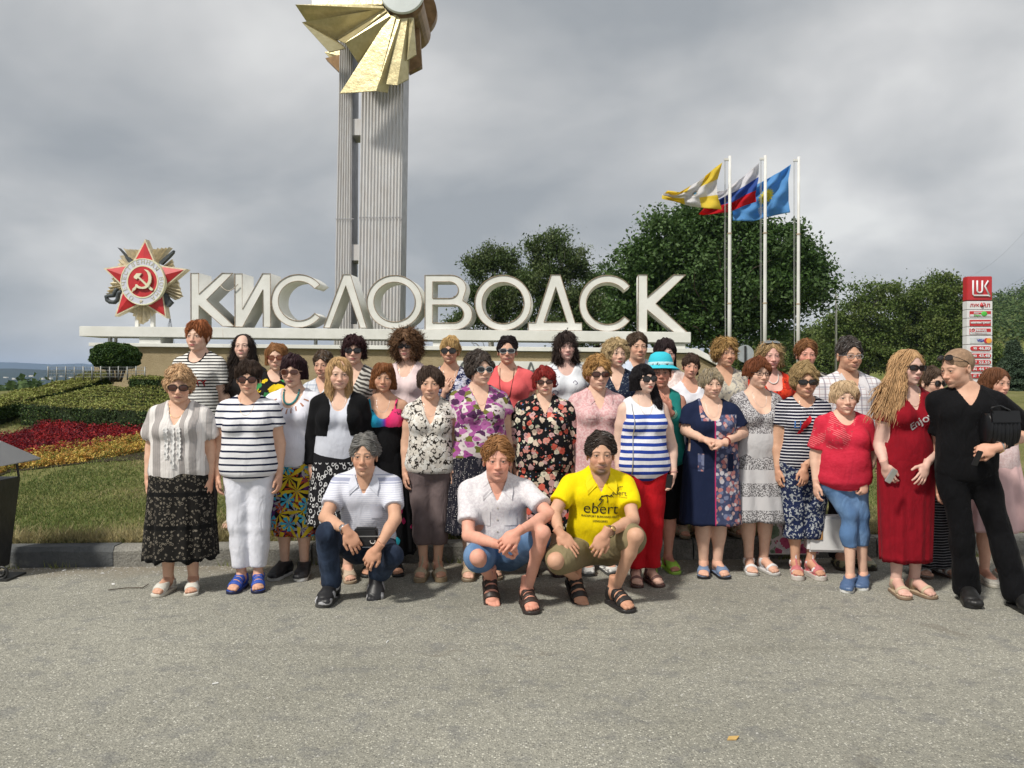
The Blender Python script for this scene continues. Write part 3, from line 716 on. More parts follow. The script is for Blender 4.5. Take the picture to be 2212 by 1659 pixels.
# ---- whole person
PEOPLE = []
def person(q):
    d = q['d']; gz = q.get('gz', 0.0); i = len(PEOPLE)
    H = CAMZ+(HY-q['top'])/FPX*d-gz if 'H' not in q else q['H']
    hh = q['hair'].get('tall', .018) if q.get('hair') else 0
    s = (H-hh)/1.65 if 'H' not in q else q['H']/1.65
    if 'squat' in q: ln_ = q.get('lean', .25); q['pelvis'] = (0, .12, (CAMZ+(HY-q['top'])/FPX*d-hh)/s-.77*math.cos(ln_)-.03)
    loc = at(q['px'], d, gz); fr = Frame(q); male = q.get('sex') == 'm'
    face0 = q.get('face', (0, 0, 0)); fx = q.get('hx', 0)
    yaw = q.get('yaw', float(np.random.default_rng(i+9).uniform(-.13, .13)))
    hc = Vector(fr.pt((fx, -.012, 1.65-.116*q.get('hs', 1.0))))
    off = Matrix.Rotation(yaw, 3, 'Z') @ Vector((hc.x, hc.y, 0))*s
    q.setdefault('gap', float(np.random.default_rng(i).uniform(-.02, .02)))
    root = thing('person', q['label'], 'person', (loc.x-off.x, loc.y-off.y, gz), yaw, q.get('group'))
    hcy = hc.y
    def Wp(px, py, yl, z=None):                       # picture point at a local depth -> local joint position
        dd = d+(yl-hcy)*s; v = Matrix.Rotation(-yaw, 3, 'Z') @ Vector(((px-CX)/FPX*dd/s-loc.x/s, yl-hcy, 0))
        return (v.x+hc.x, v.y+hcy, ((CAMZ+(HY-py)/FPX*dd-gz)/s) if z is None else z)
    if 'armpx' in q:
        q['arms'] = dict(q.get('arms', {}))
        for k_, v_ in q['armpx'].items(): q['arms'][k_] = (Wp(*v_[0]), Wp(*v_[1]), v_[2], v_[3], v_[4])
    if 'legpx' in q:
        q['legs'] = {}
        for k_, v_ in q['legpx'].items():
            a_ = Wp(v_[1][0], 0, v_[1][1], .085); he = v_[3] if len(v_) > 3 else 0.0
            a2 = (a_[0], a_[1]-.13+.13*math.cos(he)-.085*math.sin(he), .13*math.sin(he)+.085*math.cos(he)) if he else a_
            q['legs'][k_] = (fr.pt((k_*.088, .012, .83)), Wp(*v_[0]), a2, v_[2], he, a_)
    J = arm_joints(q, fr); LJ = leg_joints(q); J = {k: (fr.pt(shoulder(q, k)),)+tuple(v[1:]) for k, v in J.items()}
    # body
    bb = q.get('bb', ((-.42, -.34, -.0), (.42, .34, 1.50))); G = Grid(bb[0], bb[1], .0155)
    torso(G, q, fr); f_ = q.get('f', .3)
    for sd_ in (-1, 1):
        arm(G, q, J, sd_); leg(G, q, LJ, sd_, infl=-.004 if q.get('bottom', {}).get('type') != 'skirt' else 0)
    c0 = np.array(hc); Rh = Euler((face0[1], face0[2], face0[0]), 'YXZ').to_matrix(); M3 = np.array(Rh)
    nb = Vector(fr.pt((0, .02, 1.36))); nt = hc+Rh @ Vector((0, .022, -.09)); nr = .056 if male else .047+.008*f_
    G.cap(nb, nt, nr*1.12, nr, .03)
    V, F = G.mesh(); V = smooth_v(V, F, 1, .4)
    tone = np.array(q.get('skin', (.62, .38, .27)))*(1.06 if q.get('skin', (0,))[0] < .665 else .96); r = np.random.default_rng(i+50)
    redn = np.ones((len(V), 3))*tone
    parts = [(V, F, redn)]
    # head
    T = head_t(male); HV = T['V'].copy(); fw = q.get('fw', 1.0+.10*f_); low = np.clip((.02-HV[:, 2])/.08, 0, 1)*(HV[:, 2] > -.125)
    HV[:, 0] *= 1+(fw-1)*low+(q.get('hw', 1)-1); HV[:, 2] = np.where(HV[:, 2] < 0, HV[:, 2]*q.get('fl', 1.0), HV[:, 2])
    X_, Y_, Z_ = HV[:, 0].copy(), HV[:, 1].copy(), HV[:, 2].copy(); A_x = np.abs(X_); rv = r.uniform(-1, 1, 8)
    nose = np.exp(-((A_x/.016)**2+((Z_+.028)/.02)**2))*(Y_ < -.08); HV[:, 1] -= nose*.0045*rv[0]; HV[:, 2] -= nose*.004*rv[1]; HV[:, 0] *= 1+nose*.16*rv[2]
    jaw_ = np.clip((-.045-Z_)/.05, 0, 1)*(Z_ > -.125)*(Y_ < .0); HV[:, 0] *= 1+jaw_*.07*rv[3]; HV[:, 2] -= jaw_*.005*rv[4]; HV[:, 1] += jaw_*.004*rv[5]
    sm = q.get('smile', .5+.5*rv[6]); mo = np.exp(-(((A_x-.024)/.010)**2+((Z_+.066)/.012)**2))*(Y_ < -.06); HV[:, 2] += mo*.0055*sm; HV[:, 0] *= 1+np.exp(-((Z_+.066)/.012)**2)*(Y_ < -.07)*.10*sm
    ck = np.exp(-(((A_x-.04)/.014)**2+((Z_+.03)/.016)**2))*(Y_ < -.04); HV[:, 1] -= ck*.004*(sm+.3*rv[7])
    c = np.ones((len(HV), 3))*tone; 
    def mixc(mask, col, a): 
        nonlocal c
        c = c+(np.array(col)-c)*np.clip(mask*a, 0, 1)[:, None]
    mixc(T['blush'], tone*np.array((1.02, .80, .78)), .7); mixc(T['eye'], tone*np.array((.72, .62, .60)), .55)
    age = q.get('age', .35+.25*r.random()); mixc(T['nl'], tone*.62, age); mixc(T['fore'], tone*.7, max(0, age-.3)*.9); mixc(T['bag'], tone*np.array((.66, .56, .54)), .35+.5*age)  # shade of the wrinkles painted into the skin colour, stronger with age
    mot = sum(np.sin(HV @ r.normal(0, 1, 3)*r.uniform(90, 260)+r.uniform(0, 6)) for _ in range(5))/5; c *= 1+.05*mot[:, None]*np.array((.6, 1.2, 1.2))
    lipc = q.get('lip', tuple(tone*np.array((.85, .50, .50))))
    mixc(T['lip'], lipc, .9); mixc(T['crease'], tone*.25, .8)  # shade of the mouth crease painted as a dark line in the skin
    browc = q.get('brow', tuple(np.array(q['hair']['col'])*.6) if q.get('hair') else (.05, .03, .02)); mixc(T['brow'], browc, .85 if male else .75)
    mixc(T['lash'], (.03, .02, .02), .0 if q.get('glasses', {}).get('kind') == 'sun' else .9)
    if male and q.get('beard'): mixc(T['beard'], q['beard'], .8); mixc(T['mou'], q['beard'], .8)
    elif male: mixc(T['beard'], tone*.78, .35)
    hs = q.get('hs', 1.0); M3 = M3*hs
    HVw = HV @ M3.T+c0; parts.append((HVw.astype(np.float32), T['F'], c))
    if not (q.get('glasses', {}).get('kind', '') == 'sun' and not q['glasses'].get('up')):
        for sx in (-1, 1):
            ev, ef = sphere((0, 0, 0), .0138, 20, 14); ang = np.degrees(np.arccos(np.clip((ev @ np.array((q.get('gaze', 0.0), -1, -.03)))/.0138, -1, 1)))
            cc = np.ones((len(ev), 3))*np.array((.55, .50, .46)); ir = np.array(q.get('iris', (.10, .07, .05))); cc[ang < 34] = ir; cc[ang < 17] = .006
            ev = ev+np.array((sx*.031*q.get('hw', 1), -.0735, .0005)); parts.append(((ev @ M3.T+c0).astype(np.float32), ef, cc))
    # hands
    for sd_ in (-1, 1):
        if q.get('nohand', 0) == sd_: continue
        _, e, w, fdir, pal, curl = J[sd_]; w = Vector(w); e = Vector(e)
        if fdir is None: fdir = (w-e).normalized()*.6+Vector((0, 0, -.5)); pal = (-sd_, .25, 0)
        hv, hf = hand_t(curl); k_ = (1.06 if male else .94)*(1+.06*f_)
        hv = hv*k_
        B = basis_from(fdir, pal)
        tn = Vector(q.get('thumb', {}).get(sd_, (0, -1, 0)))
        yflip = 1.0
        if (B @ Vector((0, -1, 0))).dot(tn) < 0: yflip = -1.0
        hv = hv*np.array((1, yflip, 1)); hf2 = hf if yflip > 0 else hf[:, ::-1]
        hv = hv @ np.array(B).T+np.array(w+Vector(fdir).normalized()*.008)
        parts.append((hv.astype(np.float32), hf2, tone*np.array((.98, .90, .88))))
    # feet
    shoes = q.get('shoes', ('sandal', (.3, .3, .3), (.05, .05, .05))); lift = .035 if shoes[0] == 'wedge' else .02
    for sd_ in (-1, 1):
        an = LJ[sd_][2]; fy = LJ[sd_][3]; heel = LJ[sd_][4] if len(LJ[sd_]) > 4 else 0.0
        Rz = (Euler((0, 0, fy)).to_matrix() @ Euler((heel, 0, 0)).to_matrix()); kf = (1.12 if male else 1.0)*(1+.08*f_)
        if len(LJ[sd_]) > 5: an = LJ[sd_][5]
        base = Vector((an[0], an[1], an[2]-.085)); fv, ff = foot_t(); sx = np.array((sd_, 1, 1))
        piv = np.array((0, -.13, 0)) if heel else np.zeros(3)
        def place(v, dz):
            v = v*sx*kf+np.array((0, 0, dz)); v = (v-piv) @ np.array(Rz).T+piv; return (v+np.array(base)).astype(np.float32)
        fff = ff if sd_ > 0 else ff[:, ::-1]
        if shoes[0] not in ('sneaker',): parts.append((place(fv, lift), fff, tone*np.array((.95, .86, .84))))
        sv, sf, sm = shoe_t(shoes[0]); cc = np.where(sm[:, None], np.array(shoes[2]), np.array(shoes[1]))
        if len(shoes) > 3:                               # two tone upper
            nn = np.sin(sv[:, 1]*90+sv[:, 0]*60)+np.sin(sv[:, 2]*110-sv[:, 1]*40); cc = np.where(((nn > .5) & ~sm)[:, None], np.array(shoes[3]), cc)
        link('shoe', mesh_np('shoe', place(sv, lift)*s, sf if sd_ > 0 else sf[:, ::-1], LEATHER, cols=cc), root)
    V, F, C = join(parts)
    link('body', mesh_np('body', V*s, F, SKIN, cols=C), root)
    if q.get('hair'): make_hair(q, s, M3, c0, root, 100+i)
    if q.get('glasses'): make_glasses(q, s, M3, c0, root)
    garments = {}
    if q.get('bottom'):
        b = q['bottom']; (make_skirt if b.get('type') == 'skirt' else make_pants)
        if b.get('type') == 'skirt': garments['bottom'] = make_skirt(q, b, fr, s, root, i)
        else: garments['bottom'] = make_pants(q, b, fr, LJ, s, root, i)
    if q.get('topw'): garments['top'] = make_top(q, q['topw'], fr, J, s, root, q['topw'].get('name', 'shirt'), i)
    if q.get('over'): garments['over'] = make_top(q, q['over'], fr, J, s, root, q['over'].get('name', 'cardigan'), i+7)
    q.update(root=root, s=s, J=J, LJ=LJ, fr=fr, c0=c0, M3=M3, garments=garments); PEOPLE.append(q); return q
# ================================================================ fabrics
def cloth_finish(t, weave=260, fold=.35, rough=.85):
    n = t.noise(9, t.map(scale=(1.4, 1.4, .6)), detail=3, rough=.5, dist=.6); w = t.noise(weave, detail=2)
    b1 = t.M('ADD', t.M('MULTIPLY', n, 1.0), t.M('MULTIPLY', w, .05))
    t.bump(b1, fold, .035); t.b.inputs['Roughness'].default_value = rough; t.b.inputs['Sheen Weight'].default_value = .02; t.b.inputs['Specular IOR Level'].default_value = .12
    return t.m
def f_solid(name, c, var=.1, fold=.35, rough=.85):
    t = NT(name); c = Vector(c); n = t.noise(14, detail=4)
    t.color(t.mix(t.step(n, .3, .7), tuple(c*(1-var)), tuple(c*(1+var*.5)))); return cloth_finish(t, fold=fold, rough=rough)
def f_stripes(name, bg, fg, n, duty, z0=0.0, warp=.012, below=None, belowc=None, top=None, vertical=False):
    t = NT(name); v = t.warp(warp, 5); s = t.sep(v); z = s[0] if vertical else s[2]
    fr = t.M('FRACT', t.M('MULTIPLY', t.M('ADD', z, 10+z0), n)); m = t.M('LESS_THAN', fr, duty)
    c = t.mix(m, bg, fg)
    if top is not None:
        c = t.mix(t.M('GREATER_THAN', s[2], top[0]), c, top[1])
        if len(top) > 2: c = t.mix(t.M('MULTIPLY', t.M('GREATER_THAN', s[2], top[2]), t.M('LESS_THAN', s[2], top[0])), c, top[3])
    t.color(c); return cloth_finish(t)
def f_blooms(name, bg, cols, scale=26, size=.42, cols2=None, scale2=46, size2=.36, petals=True, stretch=(1, 1, 1), wrp=.02, centre=None):
    """printed blossoms: voronoi cells with a ragged outline, a random colour each, darker heart and a finer second layer"""
    t = NT(name); v = t.map(t.warp(wrp, 22), scale=stretch); c = bg
    base = t.noise(12, v, detail=3)
    c = t.mix(t.step(base, .4, .7), bg, tuple(Vector(bg)*.7))
    if cols2:
        w = t.vor(scale2, t.map(v, loc=(3.1, 1.7, .4))); r = t.sep(w['Color'])[0]
        cc = t.ramp(r, [(i/len(cols2), x) for i, x in enumerate(cols2)], True)
        m = t.M('LESS_THAN', t.M('ADD', w['Distance'], t.M('MULTIPLY', t.noise(120, v), .25)), size2+.12); c = t.mix(m, c, cc)
    w = t.vor(scale, v); q = t.sep(w['Color']); cc = t.ramp(q[0], [(i/len(cols), x) for i, x in enumerate(cols)], True)
    dist = t.M('ADD', w['Distance'], t.M('MULTIPLY', t.M('SUBTRACT', t.noise(scale*3.2, v, detail=1), .5), .5 if petals else .1))
    thr = t.M('MULTIPLY', t.M('ADD', q[1], .55), size); m = t.M('LESS_THAN', dist, thr)
    shade = t.mix(t.step(w['Distance'], .05, .3), tuple(centre) if centre else .45, 1.0)
    c = t.mix(m, c, t.mix(1.0, cc, shade, 'MULTIPLY') if not centre else t.mix(t.step(w['Distance'], .06, .16), centre, cc))
    t.color(c); return cloth_finish(t)
def f_lace(name, bg, fg, scale=60, bands=None, wid=.06, sparse=.5):
    t = NT(name); v = t.warp(.02, 30); w = t.vor(scale, v, 'DISTANCE_TO_EDGE'); w2 = t.vor(scale*.7, v)
    m = t.M('LESS_THAN', t.M('ABSOLUTE', t.M('SUBTRACT', w2['Distance'], .30)), wid); n = t.M('GREATER_THAN', t.noise(18), sparse)
    m = t.M('MULTIPLY', m, n); c = t.mix(m, bg, fg)
    if bands:
        z = t.sep()[2]; fr = t.M('FRACT', t.M('MULTIPLY', z, bands[0])); c = t.mix(t.M('LESS_THAN', fr, bands[1]), c, bands[2])
    t.color(c); return cloth_finish(t)
def f_plaid(name, bg, c1, n1, c2, n2, w=.12, fade=.7):
    t = NT(name); s = t.sep(t.warp(.01, 4)); c = bg
    for ax, n, col, ph in ((0, n1, c1, .1), (2, n1, c1, .3), (0, n2, c2, .6), (2, n2, c2, .0)):
        f = t.M('FRACT', t.M('ADD', t.M('MULTIPLY', t.M('ADD', s[ax], 10), n), ph)); c = t.mix(t.M('MULTIPLY', t.M('LESS_THAN', f, w), fade), c, col)
    t.color(c); return cloth_finish(t)
def f_bands(name, stops, noise_a=None, fold=.35):
    """horizontal bands by height: stops = [(z, colour or 'speck')]"""
    t = NT(name); z = t.sep(t.warp(.008, 6))[2]
    sp = t.mix(t.M('GREATER_THAN', t.noise(110, detail=2), .5), noise_a[0], noise_a[1]) if noise_a else None
    c = stops[0][1] if stops[0][1] != 'speck' else sp
    for zz, col in stops[1:]: c = t.mix(t.M('GREATER_THAN', z, zz), c, sp if isinstance(col, str) else col)
    t.color(c); return cloth_finish(t, fold=fold)
def f_denim(name, c=(.10, .19, .36), fade=(.22, .36, .58), zc=.3):
    t = NT(name); n = t.noise(7, t.map(scale=(1, 1, .5)), detail=4); w = t.noise(300, t.map(scale=(1, 1, .3)))
    k = t.mix(t.step(n, .42, .72), c, fade); t.color(t.mix(t.M('MULTIPLY', w, .35), k, tuple(Vector(c)*.6))); return cloth_finish(t, fold=.5)
def f_leafprint():                                      # tropical print capris
    t = NT('tropical_print'); v = t.warp(.015, 12); c = (.012, .010, .014)
    def fan(scale, loc, col, nray, rad, c):
        w = t.vor(scale, t.map(v, loc=loc)); pos = w['Position']; q = t.sep(w['Color'])
        sub = t.N('ShaderNodeVectorMath'); sub.operation = 'SUBTRACT'; mp = t.map(t.map(v, loc=loc), scale=(scale,)*3); t.L(mp, sub.inputs[0])
        sc = t.N('ShaderNodeVectorMath'); sc.operation = 'SCALE'; sc.inputs['Scale'].default_value = scale; t.L(pos, sc.inputs[0]); t.L(sc.outputs[0], sub.inputs[1])
        s = t.sep(sub.outputs[0]); ang = t.M('ARCTAN2', s[2], s[0]); r = t.M('SQRT', t.M('ADD', t.M('POWER', s[0], 2), t.M('POWER', s[2], 2)))
        ray = t.M('COSINE', t.M('ADD', t.M('MULTIPLY', ang, nray), t.M('MULTIPLY', q[1], 6)))
        m = t.M('MULTIPLY', t.M('GREATER_THAN', ray, t.M('SUBTRACT', t.M('MULTIPLY', r, 1.6), .55)), t.M('LESS_THAN', r, rad))
        m = t.M('MULTIPLY', m, t.M('GREATER_THAN', q[0], .25)); return t.mix(m, c, col)
    c = fan(6.5, (.3, 0, .1), (.09, .025, .14), 3, .60, c); c = fan(7, (1.3, 2, .7), (.35, .34, .38), 7, .50, c)
    c = fan(8, (5.3, 1, 2.1), (.40, .07, .02), 6, .35, c); c = fan(5.2, (2.3, 4, 3.1), (.62, .47, .03), 9, .72, c); c = fan(6, (7.3, 3, 5.3), (.06, .42, .62), 7, .33, c)
    t.color(c); return cloth_finish(t)
def f_rings(name, bg, fg, scale=24, wid=.07, zs=None):
    t = NT(name); v = t.map(t.warp(.012, 14), scale=(1, 1, .75)); w = t.vor(scale, v, rnd=.75)
    m = t.M('LESS_THAN', t.M('ABSOLUTE', t.M('SUBTRACT', w['Distance'], .36)), wid); c = t.mix(m, bg, fg)
    if zs: c = t.mix(t.M('GREATER_THAN', t.sep()[2], zs), c, bg)
    t.color(c); return cloth_finish(t)
def f_zebra(name, a, b, scale=26):
    t = NT(name); v = t.warp(.06, 8); s = t.sep(v); f = t.M('SINE', t.M('ADD', t.M('MULTIPLY', s[2], scale*6), t.M('MULTIPLY', s[0], scale*3)))
    t.color(t.mix(t.step(f, -.2, .3), a, b)); return cloth_finish(t)
def f_speck(name, bg, fg, scale=110, thr=.52, fold=.35):
    t = NT(name); m = t.M('GREATER_THAN', t.noise(scale, detail=2, dist=.4), thr); t.color(t.mix(m, bg, fg)); return cloth_finish(t, fold=fold)
def f_dots(name, bg, fg, scale=70, size=.22, flecks=None):
    t = NT(name); w = t.vor(scale, rnd=.5); c = t.mix(t.M('LESS_THAN', w['Distance'], size), bg, fg)
    if flecks: c = t.mix(t.M('GREATER_THAN', t.noise(40, t.map(scale=(1, 1, .4)), detail=4), .6), c, flecks)
    t.color(c); return cloth_finish(t)
# ---- things printed on or hung over a garment
def project(obj_pts, target, dy=.004, y0=-1.0, dirn=(0, 1, 0)):
    """push local x,z points onto the front of a mesh object"""
    me = target.data; bvh = BVHTree.FromPolygons([v.co.copy() for v in me.vertices], [tuple(p.vertices) for p in me.polygons]); out = []
    last = None
    for p in obj_pts:
        h = bvh.ray_cast(Vector((p[0], y0, p[2])), Vector(dirn))[0]
        y = h.y if h is not None else (last if last is not None else -.1); last = y
        out.append(Vector((p[0], y-dy, p[2])))
    return out
def print_mesh(name, me, target, root, mat, x, z, rot=0.0, dy=.004):
    me.transform(Matrix.Rotation(rot, 4, 'Y')); 
    bm = bmesh.new(); bm.from_mesh(me); bmesh.ops.triangulate(bm, faces=bm.faces[:]); 
    for _ in range(5):
        L_ = [e for e in bm.edges if e.calc_length() > .018]
        if not L_: break
        bmesh.ops.subdivide_edges(bm, edges=L_, cuts=1); bmesh.ops.triangulate(bm, faces=bm.faces[:])
    bm.to_mesh(me); bm.free()
    pts = project([(v.co.x+x, 0, v.co.z+z) for v in me.vertices], target, dy)
    for v, p in zip(me.vertices, pts): v.co = p
    me.materials.clear(); me.materials.append(mat); me.name = name; return link(name, me, root)
def chain(q, mat, drop=.09, wid=.055, r=.0022, name='necklace', beads=0, z_top=1.395, target=None, pendant=None):
    s = q['s']; pts = []; n = 28; fr = q['fr']; path = []
    tgt = [o for o in q['root'].children if o.name.startswith('body')][0]; me = tgt.data
    srcs = [tgt]+[v for k, v in q['garments'].items() if k != 'bottom']
    bvhs = [BVHTree.FromPolygons([v.co.copy() for v in t.data.vertices], [tuple(p.vertices) for p in t.data.polygons]) for t in srcs]
    for k in range(n+1):
        t = k/n*2-1; x = wid*math.sin(t*math.pi/2)*s; z = (z_top-drop*(math.cos(t*math.pi/2))**(1.0 if drop > .12 else .8))*s
        c = Vector(fr.pt((x/s, 0, z/s)))*s; hit = None
        for b in bvhs:
            h = b.ray_cast(Vector((c.x, -1, c.z)), Vector((0, 1, 0)))[0]
            if h is not None and (hit is None or h.y < hit): hit = h.y
        path.append(Vector((c.x, (hit if hit is not None else -.05)-r*1.2, c.z)))
    m = MB()
    if beads:
        o = None
        for k in range(beads):
            t = k/(beads-1)*n; i = min(int(t), n-1); p = path[i].lerp(path[i+1], t-i); v, f = sphere((0, 0, 0), r, 8, 6); m.poly([Vector(a)+p for a in v], [tuple(a) for a in f])
        o = m.build(name, mat, q['root'], smooth=True)
    else: m.tube(path, r, 5); o = m.build(name, mat, q['root'], smooth=True)
    if pendant:
        m = MB(); p = path[n//2]+Vector((0, -.004, -pendant[0])); R_ = pendant[0]; ring = [p+Vector((math.cos(a)*R_, -.001, math.sin(a)*R_)) for a in [2*math.pi*k/18 for k in range(19)]]
        m.tube(ring, pendant[1], 6, caps=False); m.build('pendant', pendant[2], q['root'] if False else o, smooth=True)
    return o
def wristband(q, sd_, mat, w=.012, t=.9, r=None, watch=None, name='bracelet'):
    s = q['s']; e, wv = Vector(q['J'][sd_][1])*s, Vector(q['J'][sd_][2])*s; p = e.lerp(wv, t); ax = (wv-e).normalized(); rr = (r or .031)*s
    m = MB(); u = ax.orthogonal().normalized(); v = ax.cross(u); n = 20; ring = []
    for a_ in (-w/2, w/2):
        for k in range(n): a = 2*math.pi*k/n; ring.append(p+ax*a_+(u*math.cos(a)+v*math.sin(a))*rr)
    for a_ in (w/2, -w/2):
        for k in range(n): a = 2*math.pi*k/n; ring.append(p+ax*a_+(u*math.cos(a)+v*math.sin(a))*(rr+.003))
    fs = []
    for i in range(4):
        for k in range(n): fs.append((i*n+k, i*n+(k+1) % n, ((i+1) % 4)*n+(k+1) % n, ((i+1) % 4)*n+k))
    m.poly(ring, fs); o = m.build('wristwatch' if watch else name, mat, q['root'], smooth=False)
    if watch:
        f = Vector(watch[0]); f = (f-ax*f.dot(ax)).normalized(); R = f.to_track_quat('Z', 'Y').to_matrix(); m = MB(); m.lathe([(.0, 0), (.019, 0), (.019, .006), (.016, .008), (0, .008)], p+f*(rr), 20, R); m.build('watch_case', watch[1], o, smooth=True)
    return o
# ================================================================ the setting
def kerb_y(x): return 6.52+.055*x                        # road side foot of the kerb
def lawn_z(x, y):
    t = y-kerb_y(x)-.16
    return .155+(.050*t+.006*t*t if t < 4 else .296+.09*(min(t, 11)-4)+min(max(t-11, 0)*.03, .12))
def mat_asphalt():
    t = NT('worn_asphalt', .9, .2); v = t.co()
    w = t.vor(104, v); q = t.sep(w['Color']); stone = t.ramp(q[0], [(0, (.12, .117, .108)), (.22, (.20, .196, .178)), (.5, (.275, .266, .238)), (.78, (.40, .388, .35)), (.97, (.56, .55, .51))], True)
    bind = t.ramp(t.noise(26, v, detail=6, rough=.7), [(.3, (.165, .162, .148)), (.7, (.26, .252, .228))])
    c = t.mix(t.step(w['Distance'], .55, .30), bind, stone)
    fine = t.noise(210, v, detail=2); c = t.mix(t.step(fine, .60, .70), c, (.36, .355, .335)); c = t.mix(t.step(fine, .40, .33), c, (.085, .083, .08))
    big = t.noise(.55, v, detail=5, rough=.6); c = t.mix(1.0, c, t.ramp(big, [(.3, (.82, .82, .80)), (.5, (.97, .97, .965)), (.7, (1.12, 1.12, 1.11))]), 'MULTIPLY')
    st = t.noise(1.7, t.map(v, loc=(4.2, 1.3, 0)), detail=5, rough=.65, dist=.4); c = t.mix(t.M('MULTIPLY', t.step(st, .64, .70), .38), c, (.10, .085, .07))
    c = t.mix(1.0, c, (1.30, 1.30, 1.23), 'MULTIPLY'); crk = t.vor(.8, t.warp(.35, 1.6, v), 'DISTANCE_TO_EDGE'); c = t.mix(t.M('MULTIPLY', t.M('MULTIPLY', t.step(crk['Distance'], .006, .001), t.step(t.noise(1.1, v), .52, .6)), .22), c, (.09, .085, .075))
    bl = t.noise(5.5, v, detail=6, rough=.7); c = t.mix(t.M('MULTIPLY', t.step(bl, .50, .66), .42), c, (.135, .138, .145)); bl2 = t.noise(13, t.map(v, loc=(7, 3, 0)), detail=4, rough=.7); c = t.mix(t.M('MULTIPLY', t.step(bl2, .56, .70), .25), c, (.10, .098, .09))
    s_ = t.sep(v); ed = t.M('SUBTRACT', s_[1], t.M('MULTIPLY', s_[0], .055)); dn = t.M('MULTIPLY', t.step(t.M('ADD', ed, t.M('MULTIPLY', t.noise(3.5, v, detail=4), .5)), 6.25, 6.75), .6); c = t.mix(dn, c, (.20, .165, .12))
    tr = t.noise(2.2, t.map(v, scale=(.12, 1.6, 1)), detail=3); c = t.mix(t.M('MULTIPLY', t.step(tr, .58, .7), .16), c, (.12, .115, .10))
    t.color(c); h = t.M('ADD', t.M('MULTIPLY', w['Distance'], -1.0), t.M('MULTIPLY', fine, .8)); t.bump(h, .55, .006); return t.m
def mat_grass(name, a, b, c, sc=1.2):
    t = NT(name, .95, .1); v = t.co(); n = t.noise(sc, v, detail=6, rough=.65); f = t.noise(45, v, detail=3)
    col = t.ramp(n, [(.3, a), (.5, b), (.7, c)]); t.color(t.mix(t.step(f, .3, .7), t.mix(1.0, col, (.6, .6, .6), 'MULTIPLY'), col)); t.bump(f, .8, .03); return t.m
ASPH = mat_asphalt()
m = MB(); N_ = 60
xs = np.linspace(-60, 60, 61); ys = [-8.0]+list(np.linspace(0, 6, 7))
V = [(x, y, 0) for x in xs for y in ys]+[]; nn = len(ys)
F = [(i*nn+j, (i+1)*nn+j, (i+1)*nn+j+1, i*nn+j+1) for i in range(60) for j in range(nn-1)]
for x in xs: V.append((x, kerb_y(x)+.02, 0))
b0 = 61*nn; F += [(i*nn+nn-1, (i+1)*nn+nn-1, b0+i+1, b0+i) for i in range(60)]
link('road', mesh_np('road', V, F, ASPH, smooth=False), kind='structure')
# ground sheet: lawn near, meadow and valley beyond
def ground_z(x, y):
    if y < 30: z = lawn_z(x, y)
    else: z = lawn_z(x, 30)
    if x < -13: z -= min(((-13-x)*.16)**1.3, 60)
    if x < -4 and y < 22: z -= .0
    if y > 30: z -= max(0, (y-30))*.03*(1 if x < 20 else 0)
    if y > 60 and x < 10: z -= (y-60)*.10 if y < 800 else 74
    if x > 12: z += 0
    return z
xg = sorted(set([round(v, 2) for v in list(np.linspace(-12, 12, 49))+[-14, -16, -19, -23, -30, -40, -60, -100, -200, -400, -900, -2500, -5000, 14, 17, 21, 27, 36, 50, 80, 140, 300, 800, 2500, 5000]]))
t_ = list(np.linspace(0, 14, 29))+[15, 16, 18, 20, 23, 27, 32, 40, 55, 70, 100, 160, 260, 450, 800, 1500, 3000, 7000]
V = [(x, kerb_y(x if abs(x) < 60 else 60*np.sign(x))+.16+tt, ground_z(x, kerb_y(x if abs(x) < 60 else 60*np.sign(x))+.16+tt)) for x in xg for tt in t_]; nt = len(t_)
F = [(i*nt+j, (i+1)*nt+j, (i+1)*nt+j+1, i*nt+j+1) for i in range(len(xg)-1) for j in range(nt-1)]
LAWN = mat_grass('lawn_ground', (.14, .15, .055), (.20, .20, .075), (.27, .25, .12))
link('ground', mesh_np('ground', V, F, LAWN), kind='structure')
# kerb: painted concrete blocks, each a stone of its own
KC = NT('kerb_concrete', .9, .2); v = KC.co(); n = KC.noise(3, v, detail=6, rough=.7); f = KC.noise(70, v, detail=3)
KC.color(KC.mix(KC.step(f, .35, .6), KC.mix(1.0, KC.ramp(n, [(.3, (.17, .165, .15)), (.55, (.28, .27, .24)), (.75, (.40, .39, .35))]), (.72, .72, .72), 'MULTIPLY'), KC.ramp(n, [(.3, (.17, .165, .15)), (.55, (.28, .27, .24)), (.75, (.40, .39, .35))]))); KC.bump(f, .8, .012)
KD = NT('kerb_dark_paint', .8, .2); v = KD.co(); n = KD.noise(5, v, detail=6, rough=.7); KD.color(KD.ramp(n, [(.35, (.075, .08, .085)), (.6, (.11, .115, .118)), (.72, (.2, .195, .18))])); KD.bump(KD.noise(60, v), .6, .012)
KW = NT('kerb_white_paint', .8, .2); v = KW.co(); n = KW.noise(6, v, detail=6, rough=.7); KW.color(KW.ramp(n, [(.35, (.3, .29, .27)), (.52, (.55, .54, .52)), (.7, (.66, .65, .64))])); KW.bump(KW.noise(60, v), .6, .012)
kerb = thing('kerb', None, None, (0, 0, 0)); kerb['kind'] = 'structure'
x = -14.0; k = 0
